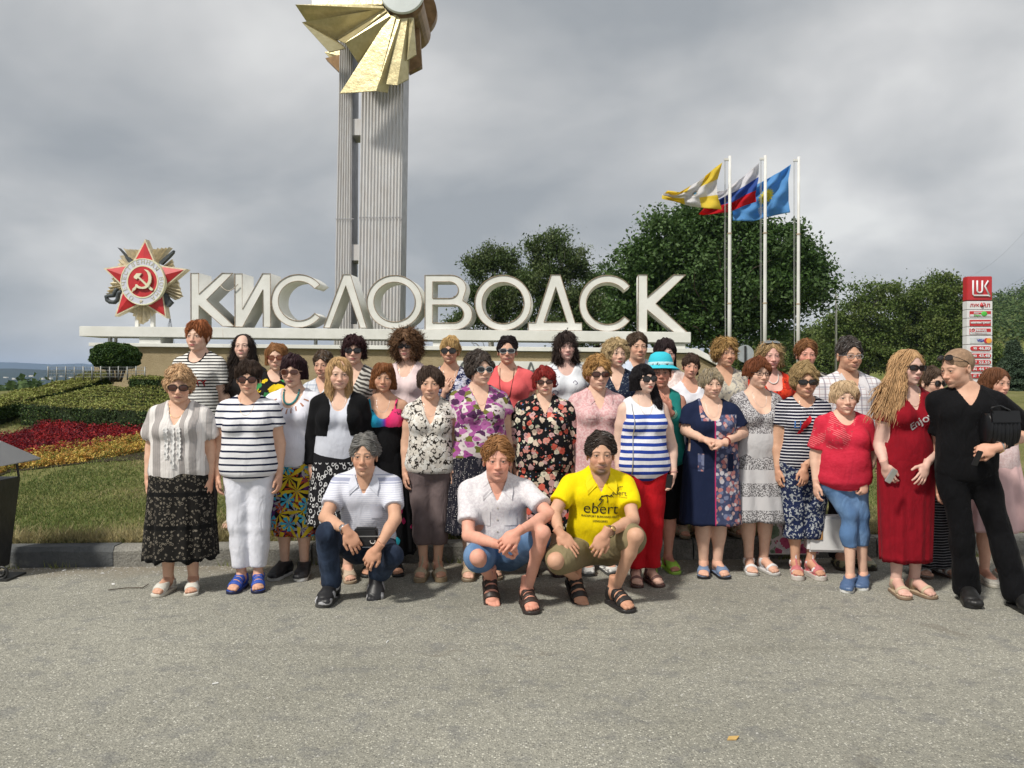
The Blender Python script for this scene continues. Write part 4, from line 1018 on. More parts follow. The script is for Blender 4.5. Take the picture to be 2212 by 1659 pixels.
while x < 14:
    L_ = 1.55; gap = .012; r_ = random.Random(k); x1 = x+L_-gap; j = r_.uniform(-.008, .008)
    mm = MB(); pts = []; n_ = 10
    for i in range(n_+1):
        xx = x+(x1-x)*i/n_; y = kerb_y(xx)+j; e = r_.uniform(-.006, .006); ch = r_.uniform(.012, .03)
        pts += [(xx, y+e*.5, -.05), (xx, y+e, .145-ch), (xx, y+ch+e*.5, .158+j*.3), (xx, y+.165, .158+j*.3), (xx, y+.165, -.05)]
    fs = [(i*5+q, (i+1)*5+q, (i+1)*5+q+1, i*5+q+1) for i in range(n_) for q in range(4)]+[(4, 3, 2, 1, 0), tuple(n_*5+q for q in range(5))]
    mm.poly(pts, fs)
    px_mid = CX+((x+x1)/2)/6.6*FPX
    mat = KD.m if px_mid < 250 else (KW.m if 2140 < px_mid < 2500 else (KD.m if 1780 < px_mid < 2140 and False else KC.m))
    mm.build('kerb_stone', mat, kerb, smooth=False); x += L_; k += 1
# ---------------------------------------------------------------- foliage helpers
def mat_leaf(name, a, b, trans=.25, sc=3.0, rough=.6):
    t = NT(name, rough, .25); g = t.N('ShaderNodeObjectInfo'); n = t.noise(sc, detail=4); f = t.noise(sc*12, detail=2)
    c = t.mix(t.step(n, .35, .65), a, b); c = t.mix(t.step(f, .3, .7), t.mix(1.0, c, (.6, .62, .6), 'MULTIPLY'), t.mix(1.0, c, (1.25, 1.22, 1.1), 'MULTIPLY')); t.color(c)
    tr = t.N('ShaderNodeBsdfTranslucent'); t.L(c, tr.inputs[0]); mx = t.N('ShaderNodeMixShader'); mx.inputs[0].default_value = trans
    t.L(t.b.outputs[0], mx.inputs[1]); t.L(tr.outputs[0], mx.inputs[2]); t.L(mx.outputs[0], t.out.inputs[0]); return t.m
def leaves(P_, size, r, up=.35, aspect=.55, droop=0.0):
    """one small four-cornered leaf per point, random attitude"""
    n = len(P_); a = r.uniform(0, 2*np.pi, n); el = r.uniform(-1.1, .9, n)-droop
    d = np.stack([np.cos(a)*np.cos(el), np.sin(a)*np.cos(el), np.sin(el)], 1); u = r.normal(0, 1, (n, 3)); u[:, 2] += up*2
    w = np.cross(d, u); w /= np.linalg.norm(w, axis=1, keepdims=True)+1e-6; sz = (size*r.uniform(.6, 1.4, n))[:, None]
    A = P_-d*sz*.5; C = P_+d*sz*.5; B = P_+w*sz*aspect*.5+np.cross(w, d)*sz*.08; D = P_-w*sz*aspect*.5+np.cross(w, d)*sz*.08
    V = np.stack([A, B, C, D], 1).reshape(-1, 3); F = np.arange(n*4).reshape(n, 4); return V, F
BARK = solid('bark', (.10, .08, .06), .9, .35, 9, bump=.8, bscale=25); BIRCHB = solid('birch_bark', (.42, .40, .36), .8, .6, 12, bump=.4)
def limb_tree(root, mat, h, r0, n_l, spread, r, z0=.25, crown=None, lean=(0, 0)):
    m = MB(); tips = []
    p = [Vector((0, 0, -.3))]
    for i in range(1, 9): t = i/8; p.append(Vector((lean[0]*t+r.uniform(-.03, .03)*h*t, lean[1]*t+r.uniform(-.03, .03)*h*t, h*.82*t)))
    m.tube(p, [r0*(1-.8*i/8) for i in range(9)], 9)
    for k in range(n_l):
        t = z0+(1-z0)*r.uniform(0, .95); i = min(int(t*8), 7); b = p[i].lerp(p[i+1], t*8-i); a = r.uniform(0, 6.28); L = spread*(1-.55*t)*r.uniform(.6, 1.0)
        q = [b]; e = r.uniform(.3, .9)
        for j in range(1, 5): q.append(b+Vector((math.cos(a)*L*j/4, math.sin(a)*L*j/4, e*L*(j/4)**.8+r.uniform(-.1, .1)))); a += r.uniform(-.2, .2)
        m.tube(q, [r0*.32*(1-.8*j/4)*(1-.5*t) for j in range(5)], 5, caps=False); tips.append(q)
    m.build('trunk', mat, root, smooth=True); return tips
def blob_points(blobs, n, r, shell=.55):
    vol = np.array([b[3]*b[4]*b[5] for b in blobs])**.75; c = r.choice(len(blobs), n, p=vol/vol.sum()); B = np.array(blobs)[c]
    d = r.normal(0, 1, (n, 3)); d /= np.linalg.norm(d, axis=1, keepdims=True); rad = (shell+(1-shell)*r.random(n)**.5)
    return B[:, :3]+d*rad[:, None]*B[:, 3:6], d
def tree(px, base_d, label, group, mats, outline, n, leaf, seed, depth=None, trunk_px=None, bark=BARK, shell=.5, droop=0.0, ragged=.35, cat='tree', clump=70, gz=None, name='leafy_tree'):
    """outline = [(px, py, radius_px)] blobs of the crown measured in the picture, given real depth around the trunk"""
    r = np.random.default_rng(seed); d = base_d; cx = trunk_px or np.mean([o[0] for o in outline]); X0 = (cx-CX)/FPX*d; g = ground_z(X0, d) if gz is None else gz
    root = thing(name, label, cat, (X0, d, g), 0, group); k = d/FPX; blobs = []
    for (x, y, rad) in outline:
        R_ = rad*k; bx = (x-cx)*k; bz = CAMZ+(HY-y)*k-g
        blobs.append((bx, r.uniform(-.25, .25)*R_, bz, R_, R_*r.uniform(.85, 1.1), R_*.92))
        for _ in range(4):                               # smaller knots round each mass break the outline up
            a = r.normal(0, 1, 3); a /= np.linalg.norm(a); f = R_*.82
            blobs.append((bx+a[0]*f, a[1]*f, bz+a[2]*f*.9, R_*r.uniform(.25, .45), R_*.4, R_*r.uniform(.2, .4)))
    H_ = max(b[2]+b[5] for b in blobs); W_ = max(abs(b[0])+b[3] for b in blobs)
    limb_tree(root, bark, H_, H_*.022+.05, 16, W_*.8, random.Random(seed), z0=.22)
    # twig clumps: leaves gather in little sprays, gaps between them
    nc = max(60, n//(clump*2 if bark is BIRCHB else clump)); C, D = blob_points(blobs, nc, r, shell)
    ids = r.integers(0, nc, n); sp = (leaf*1.7)*(.5+r.random(nc))
    Pn = C[ids]+r.normal(0, 1, (n, 3))*sp[ids][:, None]*np.array((1, 1, .62)); Pn[:, 2] -= droop*leaf*6*r.random(n)
    V, F = leaves(Pn, leaf, r, droop=droop); mi = (r.random(nc) < .35).astype(int)[ids]
    link('crown', mesh_np('crown', V, F, mats, smooth=False, midx=mi), root); return root
MAPLE = [mat_leaf('maple_leaf', (.045, .095, .024), (.075, .14, .036)), mat_leaf('maple_leaf_pale', (.09, .155, .055), (.12, .19, .075))]
BIRCH = [mat_leaf('birch_leaf', (.055, .09, .028), (.085, .13, .04)), mat_leaf('birch_leaf_pale', (.11, .15, .06), (.14, .18, .08))]
WOOD = [mat_leaf('wood_leaf', (.07, .115, .026), (.11, .16, .04)), mat_leaf('wood_leaf_pale', (.14, .19, .055), (.17, .215, .07))]
tree(1560, 40, 'huge dark green maple rising behind the flagpoles', None, MAPLE,
     [(1445, 520, 62), (1520, 500, 66), (1600, 525, 70), (1680, 540, 62), (1390, 570, 60), (1480, 590, 85), (1580, 610, 95), (1680, 620, 82), (1745, 610, 52), (1370, 640, 55), (1450, 680, 75), (1560, 690, 80), (1660, 680, 60), (1772, 632, 36), (1730, 560, 36), (1345, 700, 45), (1610, 470, 35), (1500, 462, 30)], 110000, .20, 11, trunk_px=1560, shell=.45)
tree(1210, 46, 'tall birch with a drooping rounded crown, taller of the two behind the sign', 'birches behind the sign', BIRCH,
     [(1210, 520, 34), (1190, 550, 42), (1240, 548, 36), (1175, 600, 40), (1225, 615, 48), (1270, 570, 22), (1200, 670, 55), (1270, 650, 40), (1160, 520, 24), (1235, 700, 50)], 34000, .15, 12, bark=BIRCHB, droop=.5, shell=.5)
tree(1060, 48, 'feathery birch with a gap in its crown, left of the taller birch behind the sign', 'birches behind the sign', BIRCH,
     [(1065, 550, 30), (1030, 570, 26), (1090, 575, 34), (1020, 620, 22), (1080, 630, 42), (1125, 600, 30), (1060, 680, 44), (1010, 680, 28), (1120, 670, 42), (985, 690, 20), (1110, 545, 16)], 30000, .15, 13, bark=BIRCHB, droop=.5, shell=.5)
tree(1300, 50, 'low green tree filling the gap between the birches and the big maple', None, MAPLE, [(1300, 600, 30), (1290, 650, 45), (1320, 700, 50), (1250, 720, 45)], 16000, .15, 14)
tree(1870, 62, 'broad tree left of the others in the row right of the street lamp', 'trees in the row by the petrol station', WOOD,
     [(1880, 640, 40), (1850, 680, 50), (1900, 690, 60), (1920, 630, 28), (1840, 740, 60), (1900, 760, 60), (1810, 700, 32)], 26000, .2, 15, droop=.2)
tree(1980, 64, 'pale wispy tree in the middle of the row by the petrol station', 'trees in the row by the petrol station', WOOD,
     [(1960, 640, 38), (2000, 650, 46), (1970, 700, 60), (2020, 710, 55), (1980, 770, 60), (2010, 615, 24), (1940, 620, 20)], 28000, .2, 16, droop=.2, bark=BIRCHB)
tree(2060, 60, 'full round tree just left of the red and white price totem', 'trees in the row by the petrol station', WOOD,
     [(2040, 620, 30), (2065, 640, 34), (2050, 690, 50), (2095, 700, 42), (2050, 760, 55), (2110, 770, 50), (2020, 600, 14)], 26000, .2, 17, droop=.2)
tree(1720, 85, 'distant green tree seen between the second and third flagpoles', 'small trees beyond the flagpoles', WOOD, [(1715, 745, 28), (1740, 770, 36), (1690, 780, 30), (1755, 725, 20)], 9000, .28, 18)
tree(1640, 80, 'distant green tree behind the round road sign', 'small trees beyond the flagpoles', WOOD, [(1625, 770, 28), (1660, 780, 30), (1600, 790, 30), (1585, 775, 20)], 8000, .28, 19)
tree(1790, 75, 'shaded green tree at the foot of the street lamp', 'small trees beyond the flagpoles', WOOD, [(1785, 720, 28), (1800, 765, 36), (1760, 790, 32)], 9000, .26, 20)
tree(2150, 46, 'bushy shrub on the meadow right of the price totem', None, WOOD, [(2150, 770, 22), (2135, 795, 26), (2165, 800, 20)], 6000, .14, 21, cat='shrub', name='shrub')
# spruce
def spruce(px, top, base, d, halfw, label, seed):
    r = np.random.default_rng(seed); k = d/FPX; X0 = (px-CX)*k; zt = CAMZ+(HY-top)*k; zb = CAMZ+(HY-base)*k; root = thing('spruce', label, 'tree', (X0, d, zb)); H_ = zt-zb
    m = MB(); m.tube([(0, 0, -.3), (0, 0, H_*.98)], [.11, .01], 8); pts = []
    for i in range(26):
        t = i/26; z = H_*(.06+.93*t); L = halfw*k*(1-t)**.9*1.0
        for j in range(11):
            a = r.uniform(0, 6.28); l = L*r.uniform(.75, 1.15); tip = np.array((math.cos(a)*l, math.sin(a)*l, z-l*.22)); m.tube([(0, 0, z), tuple(tip)], [.018, .004], 4, caps=False)
            for q in np.linspace(.15, 1, 11): c = np.array((0, 0, z))*(1-q)+tip*q; pts.append(c+r.normal(0, .05, (24, 3))*np.array((1, 1, .5)))
    m.build('trunk', BARK, root, smooth=True); Pn = np.concatenate(pts); V, F = leaves(Pn, .075, r, aspect=.22)
    link('crown', mesh_np('crown', V, F, NEEDLE, smooth=False), root)
NEEDLE = mat_leaf('spruce_needle', (.05, .085, .055), (.08, .12, .08), .05)
spruce(2188, 735, 880, 21, 62, 'dark blue-green spruce at the right edge behind the woman in pink', 31)
# ---------------------------------------------------------------- hills
def hill(name, prof, d, thick, mat, kind='structure', back=1.0, n=None):
    V = []; k = len(prof)
    for (px, py) in prof:
        top = P(px, py, d); V += [(top.x, d, -90), (top.x, d, top.z*.0+min(top.z, 0)), (top.x, d+thick*.5, CAMZ+(HY-py)/FPX*(d+thick*.5)), (top.x*back, d+thick, -90)]
    F = [(i*4+j, (i+1)*4+j, (i+1)*4+j+1, i*4+j+1) for i in range(k-1) for j in range(3)]
    return link(name, mesh_np(name, V, F, mat, smooth=False), kind=kind)
FAR = mat_grass('far_wood', (.018, .03, .018), (.028, .042, .024), (.04, .055, .03), .012)
hill('hill', [(-900, 790), (-600, 775), (-300, 780), (-120, 783), (-30, 787), (40, 785), (90, 789), (150, 793), (210, 791), (290, 797), (420, 800), (700, 806), (1100, 810)], 5200, 1500, FAR)
hill('hill', [(-900, 802), (-400, 797), (-100, 796), (-20, 799), (50, 798), (120, 801), (190, 800), (300, 805), (700, 808)], 2100, 500, FAR)
hm = bpy.data.meshes.new('far_house'); bm = bmesh.new(); bmesh.ops.create_cube(bm, size=1); top_ = [v for v in bm.verts if v.co.z > 0]; bm.to_mesh(hm); bm.free(); hm.materials.append(solid('pale_house', (.6, .58, .54), .9))
r_ = random.Random(3)
for i in range(14):
    px = -50+i*20+r_.uniform(-4, 4); c_ = P(px, 815+r_.uniform(-3, 4), 1500); o = link('far_house', hm, None, tuple(c_)); o.scale = (r_.uniform(3, 8), 6, r_.uniform(2, 3.5)); props(o, 'tiny pale house in the hazy valley beyond the hedge', 'house', 'pale houses scattered in the far valley')
# wooded slope on the right with its meadow
SL = mat_grass('slope_meadow', (.09, .12, .03), (.16, .185, .05), (.22, .225, .08), .09)
prof = [(1650, 745), (1700, 735), (1760, 735), (1850, 720), (1960, 700), (2080, 668), (2130, 652), (2212, 628), (2400, 585), (2700, 560), (3300, 560), (4200, 600)]
V = []; nr_ = 12
for (px, py) in prof:
    for j in range(nr_):
        t = j/(nr_-1); d = 95+150*t; z0 = -1.0; top = CAMZ+(HY-py-16)/FPX*245; z = z0+(top-z0)*t**.9; V.append(((px-CX)/FPX*d, d, z))
    V.append(((px-CX)/FPX*300, 330, -20))
q = nr_+1; F = [(i*q+j, (i+1)*q+j, (i+1)*q+j+1, i*q+j+1) for i in range(len(prof)-1) for j in range(q-1)]
slope = link('hillside', mesh_np('hillside', V, F, SL), kind='structure')
r = np.random.default_rng(40); bv = BVHTree.FromPolygons([tuple(v) for v in V], F); C = []
for _ in range(2600):
    px = r.uniform(1650, 3000); d = r.uniform(125, 250); X = (px-CX)/FPX*d; h = bv.ray_cast(Vector((X, d, 300)), Vector((0, 0, -1)))[0]
    if h is None: continue
    py = HY-(h.z-CAMZ)/d*FPX
    if d < 158 and px > 2080 and math.sin(X*.11+d*.05)+r.uniform(-.5, .5) > -.75: continue          # the open meadow
    C.append((X, d, h.z, r.uniform(1.4, 3.4)))
C = np.array(C); n = 110000; ids = r.integers(0, len(C), n); dd = r.normal(0, 1, (n, 3)); dd /= np.linalg.norm(dd, axis=1, keepdims=True); R_ = C[ids, 3][:, None]
Pn = C[ids, :3]+dd*R_*np.array((1, 1, .95))*(.6+.4*r.random(n))[:, None]+np.array((0, 0, 1))*R_*.8; V, F = leaves(Pn, .62, r, aspect=.7)
HW = [mat_leaf('hill_wood_leaf', (.055, .10, .032), (.085, .135, .045), sc=.3), mat_leaf('hill_wood_leaf_pale', (.10, .15, .05), (.13, .175, .06), sc=.3)]
o = link('hill_wood', mesh_np('hill_wood', V, F, HW, smooth=False, midx=(r.random(len(C)) < .4).astype(int)[ids]), kind='stuff'); props(o, 'dense wood covering the hillside on the right', 'wood')
# wood below the left edge of the terrace
C = []
for _ in range(520):
    d = r.uniform(70, 190); px = r.uniform(-500, 330); py = 836+(-.03*(px-50))+r.uniform(-12, 16) if px < 100 else 850; C.append(((px-CX)/FPX*d, d, CAMZ+(HY-py-6)/FPX*d-2.0, r.uniform(2, 3.6)))
C = np.array(C); n = 26000; ids = r.integers(0, len(C), n); dd = r.normal(0, 1, (n, 3)); dd /= np.linalg.norm(dd, axis=1, keepdims=True); R_ = C[ids, 3][:, None]
V, F = leaves(C[ids, :3]+dd*R_*(.6+.4*r.random(n))[:, None], .8, r, aspect=.7)
o = link('valley_wood', mesh_np('valley_wood', V, F, HW, smooth=False), kind='stuff'); props(o, 'dark wood in the valley at the far left edge', 'wood')
# far road and service area behind the people on the right
m = MB(); m.poly([(9, 26, .9), (60, 30, .9), (60, 37, .95), (9, 33, .95)], [(0, 1, 2, 3)]); 
m.build('far_road', ASPH, None, kind='structure')
# ---------------------------------------------------------------- flower bed and hedges
def strip_pts(n, poly, r):                               # random points in a polygon given by (px, py) of the lawn
    G_ = []
    xs_ = [p[0] for p in poly]; ys_ = [p[1] for p in poly]
    while len(G_) < n:
        x = r.uniform(min(xs_), max(xs_), n); y = r.uniform(min(ys_), max(ys_), n)
        for a, b in zip(x, y):
            c = False; j = len(poly)-1
            for i in range(len(poly)):
                if ((poly[i][1] > b) != (poly[j][1] > b)) and (a < (poly[j][0]-poly[i][0])*(b-poly[i][1])/(poly[j][1]-poly[i][1])+poly[i][0]): c = not c
                j = i
            if c: G_.append((a, b))
    return np.array(G_[:n])
def lawn_hit(px, py):                                    # where the sight line meets the lawn
    lo, hi = 6.8, 40.0
    for d in np.arange(6.8, 40, .1):
        X = (px-CX)/FPX*d
        if CAMZ+(HY-py)/FPX*d <= lawn_z(X, d): return X, d, lawn_z(X, d)
    return (px-CX)/FPX*20, 20, lawn_z(0, 20)
def lp(poly): return [lawn_hit(*p)[:2] for p in poly]
def bed(name, label, poly, mats, n, leaf, h, seed, clump=.09, cat='flowers'):
    r = np.random.default_rng(seed); nc = n//45; C = strip_pts(nc, lp(poly), r); z = np.array([lawn_z(a, b) for a, b in C]); Rr = clump*(.7+.6*r.random(nc))
    ids = r.integers(0, nc, n); d = r.normal(0, 1, (n, 3)); d /= np.linalg.norm(d, axis=1, keepdims=True); d[:, 2] = np.abs(d[:, 2])
    Pn = np.stack([C[ids, 0], C[ids, 1], z[ids]], 1)+d*Rr[ids][:, None]*np.array((1, 1, h/clump))*(.5+.5*r.random(n))[:, None]
    V, F = leaves(Pn, leaf, r, up=.6); mi = r.integers(0, len(mats), nc)[ids]; mi = np.where(r.random(n) < .25, r.integers(0, len(mats), n), mi)
    o = link(name, mesh_np(name, V, F, mats, smooth=False, midx=mi), kind='stuff'); props(o, label, cat); return o
RED = [mat_leaf('red_leaf', (.26, .012, .016), (.36, .022, .026), .2, 6), mat_leaf('red_leaf_dark', (.10, .008, .018), (.17, .014, .026), .2, 6)]
YEL = [mat_leaf('yellow_leaf', (.56, .38, .08), (.70, .52, .15), .2, 6), mat_leaf('amber_leaf', (.42, .20, .05), (.55, .32, .09), .2, 6), mat_leaf('lime_leaf', (.16, .17, .04), (.3, .28, .06), .2, 6)]
bed('red_flowers', 'band of deep red foliage plants across the flower bed', [(-60, 958), (60, 940), (120, 908), (300, 912), (420, 918), (560, 930), (560, 965), (300, 955), (180, 985), (60, 1000), (-60, 1018)], RED, 60000, .032, .13, 51)
bed('red_flowers', 'small red patch between the low hedges near the wall', [(285, 868), (330, 850), (420, 852), (500, 862), (500, 872), (330, 872)], RED, 6000, .045, .10, 52)
bed('yellow_flowers', 'band of golden yellow foliage plants along the bed front', [(-60, 1028), (60, 985), (180, 968), (300, 950), (420, 945), (560, 950), (560, 975), (420, 975), (300, 980), (180, 1000), (20, 1018), (-60, 1052)], YEL, 60000, .03, .11, 53)
#bed('yellow_flowers', 'golden foliage plants glimpsed beyond the kerb on the right', [(1950, 1040), (2020, 1030), (2020, 1045), (1950, 1060)], YEL, 3000, .03, .10, 54)
# bare soil between bed and grass
SOIL = mat_grass('soil', (.035, .028, .02), (.055, .043, .03), (.08, .062, .045), 6)
def sheet(name, poly, mat, dz=.006, kind='structure'):
    pts = []; n_ = len(poly); hi = lp(poly); c = (np.mean([a for a, b in hi]), np.mean([b for a, b in hi])); m = MB(); V = [(c[0], c[1], lawn_z(*c)+dz)]; F = []
    R_ = 8; V2 = []
    for i in range(n_):
        for k in range(5):
            a = np.array(hi[i]); b = np.array(hi[(i+1) % n_]); V2.append(a+(b-a)*k/5)
    V = [(c[0], c[1], lawn_z(*c)+dz)]; M_ = len(V2)
    for j in range(1, R_+1):
        for p in V2: q = np.array(c)+(p-np.array(c))*j/R_; V.append((q[0], q[1], lawn_z(*q)+dz))
    F = [(0, 1+i, 1+(i+1) % M_, 1+(i+1) % M_) for i in range(M_)]; m.poly(V, [(0, 1+i, 1+(i+1) % M_) for i in range(M_)]+[(1+j*M_+i, 1+(j+1)*M_+i, 1+(j+1)*M_+(i+1) % M_, 1+j*M_+(i+1) % M_) for j in range(R_-1) for i in range(M_)])
    return m.build(name, mat, None, smooth=True, kind=kind)
sheet('soil', [(-80, 975), (0, 948), (60, 925), (130, 895), (110, 880), (180, 872), (620, 885), (620, 980), (200, 1003), (20, 1022), (-80, 1060)], SOIL, .012)
# hedges
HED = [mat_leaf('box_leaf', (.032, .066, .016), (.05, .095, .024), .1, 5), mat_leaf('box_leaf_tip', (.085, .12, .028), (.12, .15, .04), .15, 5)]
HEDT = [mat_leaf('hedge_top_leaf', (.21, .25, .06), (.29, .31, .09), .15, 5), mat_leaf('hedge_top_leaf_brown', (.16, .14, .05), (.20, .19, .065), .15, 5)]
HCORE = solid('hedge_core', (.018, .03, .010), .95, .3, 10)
def hedge_prism(name, label, cat, path, w, h, n, leaf, seed, group=None, slope=0.0):
    """clipped hedge following a ground path: inner mass plus leaves on side and top, tips paler"""
    r = np.random.default_rng(seed); o = Vector((path[0][0], path[0][1], 0)); root = thing(name, label, cat, (o.x, o.y, path[0][2]), 0, group); Z0 = path[0][2]
    P_ = [Vector((a-o.x, b-o.y, c-Z0)) for a, b, c in path]; m = MB(); rings = []
    for i, p in enumerate(P_):
        t = (P_[min(i+1, len(P_)-1)]-P_[max(i-1, 0)]); t.z = 0; t.normalize(); s_ = Vector((t.y, -t.x, 0))*(w/2-.02)
        rings.append([p-s_+Vector((0, 0, -.1)), p-s_*.97+Vector((0, 0, h-.03)), p+s_*.97+Vector((0, 0, h-.03)), p+s_+Vector((0, 0, -.1))])
    pts = [q for g in rings for q in g]; m.poly(pts, [(i*4+j, (i+1)*4+j, (i+1)*4+(j+1) % 4, i*4+(j+1) % 4) for i in range(len(P_)-1) for j in range(4)]+[(0, 1, 2, 3), tuple(len(pts)-4+j for j in (3, 2, 1, 0))])
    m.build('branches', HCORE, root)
    seg = np.array([(P_[i+1]-P_[i]).length for i in range(len(P_)-1)]); cs = seg.cumsum()/seg.sum(); u = r.random(n); i = np.searchsorted(cs, u); i = np.minimum(i, len(seg)-1); prev = np.concatenate([[0], cs[:-1]]); f = (u-prev[i])/(cs[i]-prev[i])
    A = np.array([tuple(p) for p in P_]); B = A[i]+(A[i+1]-A[i])*f[:, None]; T = A[i+1]-A[i]; T[:, 2] = 0; T /= np.linalg.norm(T, axis=1, keepdims=True); S_ = np.stack([T[:, 1], -T[:, 0], 0*T[:, 0]], 1)
    side = r.random(n); peri = w+2*h; q = side*peri; L_ = q < h; T_ = (q >= h) & (q < h+w)
    lat = np.where(L_, -w/2, np.where(T_, q-h-w/2, w/2)); zz = np.where(L_, q, np.where(T_, h, peri-q)); wob = .03*np.sin(B[:, 0]*7+B[:, 1]*5)+.02*r.normal(0, 1, n)
    Pn = B+S_*(lat+np.where(T_, 0, np.sign(lat)*wob))[:, None]; Pn[:, 2] += zz+np.where(T_, wob*.8, 0)
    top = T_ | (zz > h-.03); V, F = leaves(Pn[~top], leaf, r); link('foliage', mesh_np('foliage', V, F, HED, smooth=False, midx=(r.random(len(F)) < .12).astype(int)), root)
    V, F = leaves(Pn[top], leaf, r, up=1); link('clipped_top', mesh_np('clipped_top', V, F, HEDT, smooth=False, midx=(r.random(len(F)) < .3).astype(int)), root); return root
def gp(px, py, d): v = P(px, py, d); return (v.x, v.y, v.z)
# long hedge running back along the left edge: its foot measured in the picture
hedge_prism('hedge', 'long clipped hedge running diagonally along the left edge of the lawn', 'hedge',
            [gp(-160, 932, 12.0), gp(-60, 912, 12.8), gp(0, 893, 13.8), gp(60, 878, 15), gp(120, 862, 16.2), gp(170, 848, 17.4), gp(212, 829, 18.3)], .62, .24, 30000, .045, 61)
hedge_prism('hedge', 'short low clipped hedge by the wall, right of the wire fence', 'hedge', [gp(296, 846, 17.2), gp(360, 848, 17.0), gp(430, 850, 16.8), gp(560, 853, 16.5)], .5, .30, 9000, .045, 62)
# the fan of clipped rows: each row a hedge, nested arcs rising away
rows = 8
for k in range(rows):
    t = k/(rows-1); xl = 61+(204-61)*t; path = []; hgt = .28
    for j in range(13):
        u = j/12; px = xl+(640-xl)*u; d = 13.3+3.7*t-.55*math.sin(min(u*3.0, 1.57))*(1-.5*t); X = (px-CX)/FPX*d; pl_ = 870-34*t; py = pl_+((883-46*t)-pl_)*min(1, u*2.4); zt_ = CAMZ+(HY-py)/FPX*d; path.append((X, d, zt_-hgt-.05))
    hedge_prism('hedge_row', 'lowest and front row of the fan of clipped hedges behind the red plants' if k == 0 else ('back row of the fan of clipped hedges, nearest the wall' if k == rows-1 else 'clipped hedge row %s in the fan behind the red plants' % ['', 'just behind the front row', 'third from the front', 'fourth from the front', 'fifth from the front', 'sixth from the front', 'second from the back'][k]), 'hedge', path, .34 if k == 0 else .20, hgt+.05, 9000, .036, 70+k, 'clipped hedge rows of the fan bed')
# round clipped bush by the wall
def round_bush(px, py, rw, rh, d, label, seed):
    r = np.random.default_rng(seed); k = d/FPX; c = P(px, py, d); g = c.z-rh*k-.12; root = thing('round_bush', label, 'bush', (c.x, d, g)); n = 26000
    dd = r.normal(0, 1, (n, 3)); dd /= np.linalg.norm(dd, axis=1, keepdims=True); pw = np.abs(dd)**.85*np.sign(dd); Pn = pw*np.array((rw*k, rw*k*.8, rh*k))*(.86+.16*r.random(n))[:, None]*(1+.05*np.sin(dd[:, 0]*9)*np.sin(dd[:, 2]*11))[:, None]
    Pn[:, 2] = np.where(Pn[:, 2] < 0, Pn[:, 2]*.85, Pn[:, 2])+rh*k+.12; V, F = leaves(Pn, .05, r); link('foliage', mesh_np('foliage', V, F, BUSH, smooth=False, midx=(r.random(n) < .25).astype(int)), root)
    m = MB(); rr = random.Random(seed)
    for i in range(15): a = rr.uniform(0, 6.28); m.tube([(math.cos(a)*.1, math.sin(a)*.1, -.1), (math.cos(a)*rw*k*.45, math.sin(a)*rw*k*.4, .28), (math.cos(a)*rw*k*.6, math.sin(a)*rw*k*.45, .42)], [.02, .015, .006], 5)
    m.build('stem', BARK, root, smooth=True); me = G0((0, 0, rh*k+.12), (rw*k*.8, rw*k*.62, rh*k*.8)); link('branches', me, root)
def G0(c, rr):
    v, f = sphere((0, 0, 0), 1, 20, 12); return mesh_np('core', v*np.array(rr)+np.array(c), f, HCORE)
BUSH = [mat_leaf('bush_leaf', (.026, .062, .014), (.042, .09, .02), .1, 4), mat_leaf('bush_leaf_light', (.07, .125, .03), (.10, .16, .04), .15, 4)]
round_bush(250, 772, 50, 31, 17.6, 'round clipped green bush standing in front of the wall end', 81)
# low wire fence
WIRE = solid('grey_wire', (.30, .31, .30), .5, .3, metal=.4)
fence = thing('wire_fence', 'low grey wire fence around the bush by the wall', 'fence', gp(104, 820, 17.6))
o0 = Vector(gp(104, 820, 17.6))
for i in range(12):
    px = 104+i*19.0; m = MB(); a = P(px, 821, 17.2)-o0; b = P(px, 791+(i % 2)*1, 17.2)-o0; m.tube([a, b], .014, 6); m.build('post', WIRE, fence, smooth=True)
for j, zy in enumerate((793, 800, 807, 814)):
    m = MB(); m.tube([P(104+k*10.5, zy, 17.2)-o0 for k in range(21)], .005, 4); m.build('rail', WIRE, fence)
m = MB()
for k in range(60): px = 106+k*3.5; m.tube([P(px, 815, 17.22)-o0, P(px, 794, 17.22)-o0], .0035, 3)
m.build('mesh_wire', WIRE, fence, kind='stuff')
# ---------------------------------------------------------------- grass blades on the lawn
r = np.random.default_rng(90); n = 150000
def blades(name, n, xr, tr, hgt, mats, seed, label):
    r = np.random.default_rng(seed); x = r.uniform(*xr, n); y = kerb_y(x)+.17+tr*r.random(n)**1.6
    z = np.array([lawn_z(a, b) for a, b in zip(x, y)]); h = hgt*r.uniform(.5, 1.5, n)*(1+.8*(y-kerb_y(x) < .4)*r.random(n)); w = .0045*r.uniform(.7, 1.5, n)*(1+(y-6.5)*.12)
    a = r.uniform(0, 6.28, n); lx = r.normal(0, .5, n)*h; ly = r.normal(0, .5, n)*h
    A = np.stack([x-np.cos(a)*w, y-np.sin(a)*w, z-.005], 1); B = np.stack([x+np.cos(a)*w, y+np.sin(a)*w, z-.005], 1); C = np.stack([x+lx, y+ly, z+h], 1)
    V = np.stack([A, B, C], 1).reshape(-1, 3); F = np.arange(n*3).reshape(n, 3); nz = np.sin(x*2.1+y)+np.sin(y*3.3-x*1.3)+r.normal(0, .8, n)+1.6*((y-kerb_y(x)) < .45); mi = np.where(nz > 1.2, 2, np.where(nz > -.2, 1, 0))
    o = link(name, mesh_np(name, V, F, mats, smooth=False, midx=mi), kind='stuff'); props(o, label, 'grass')
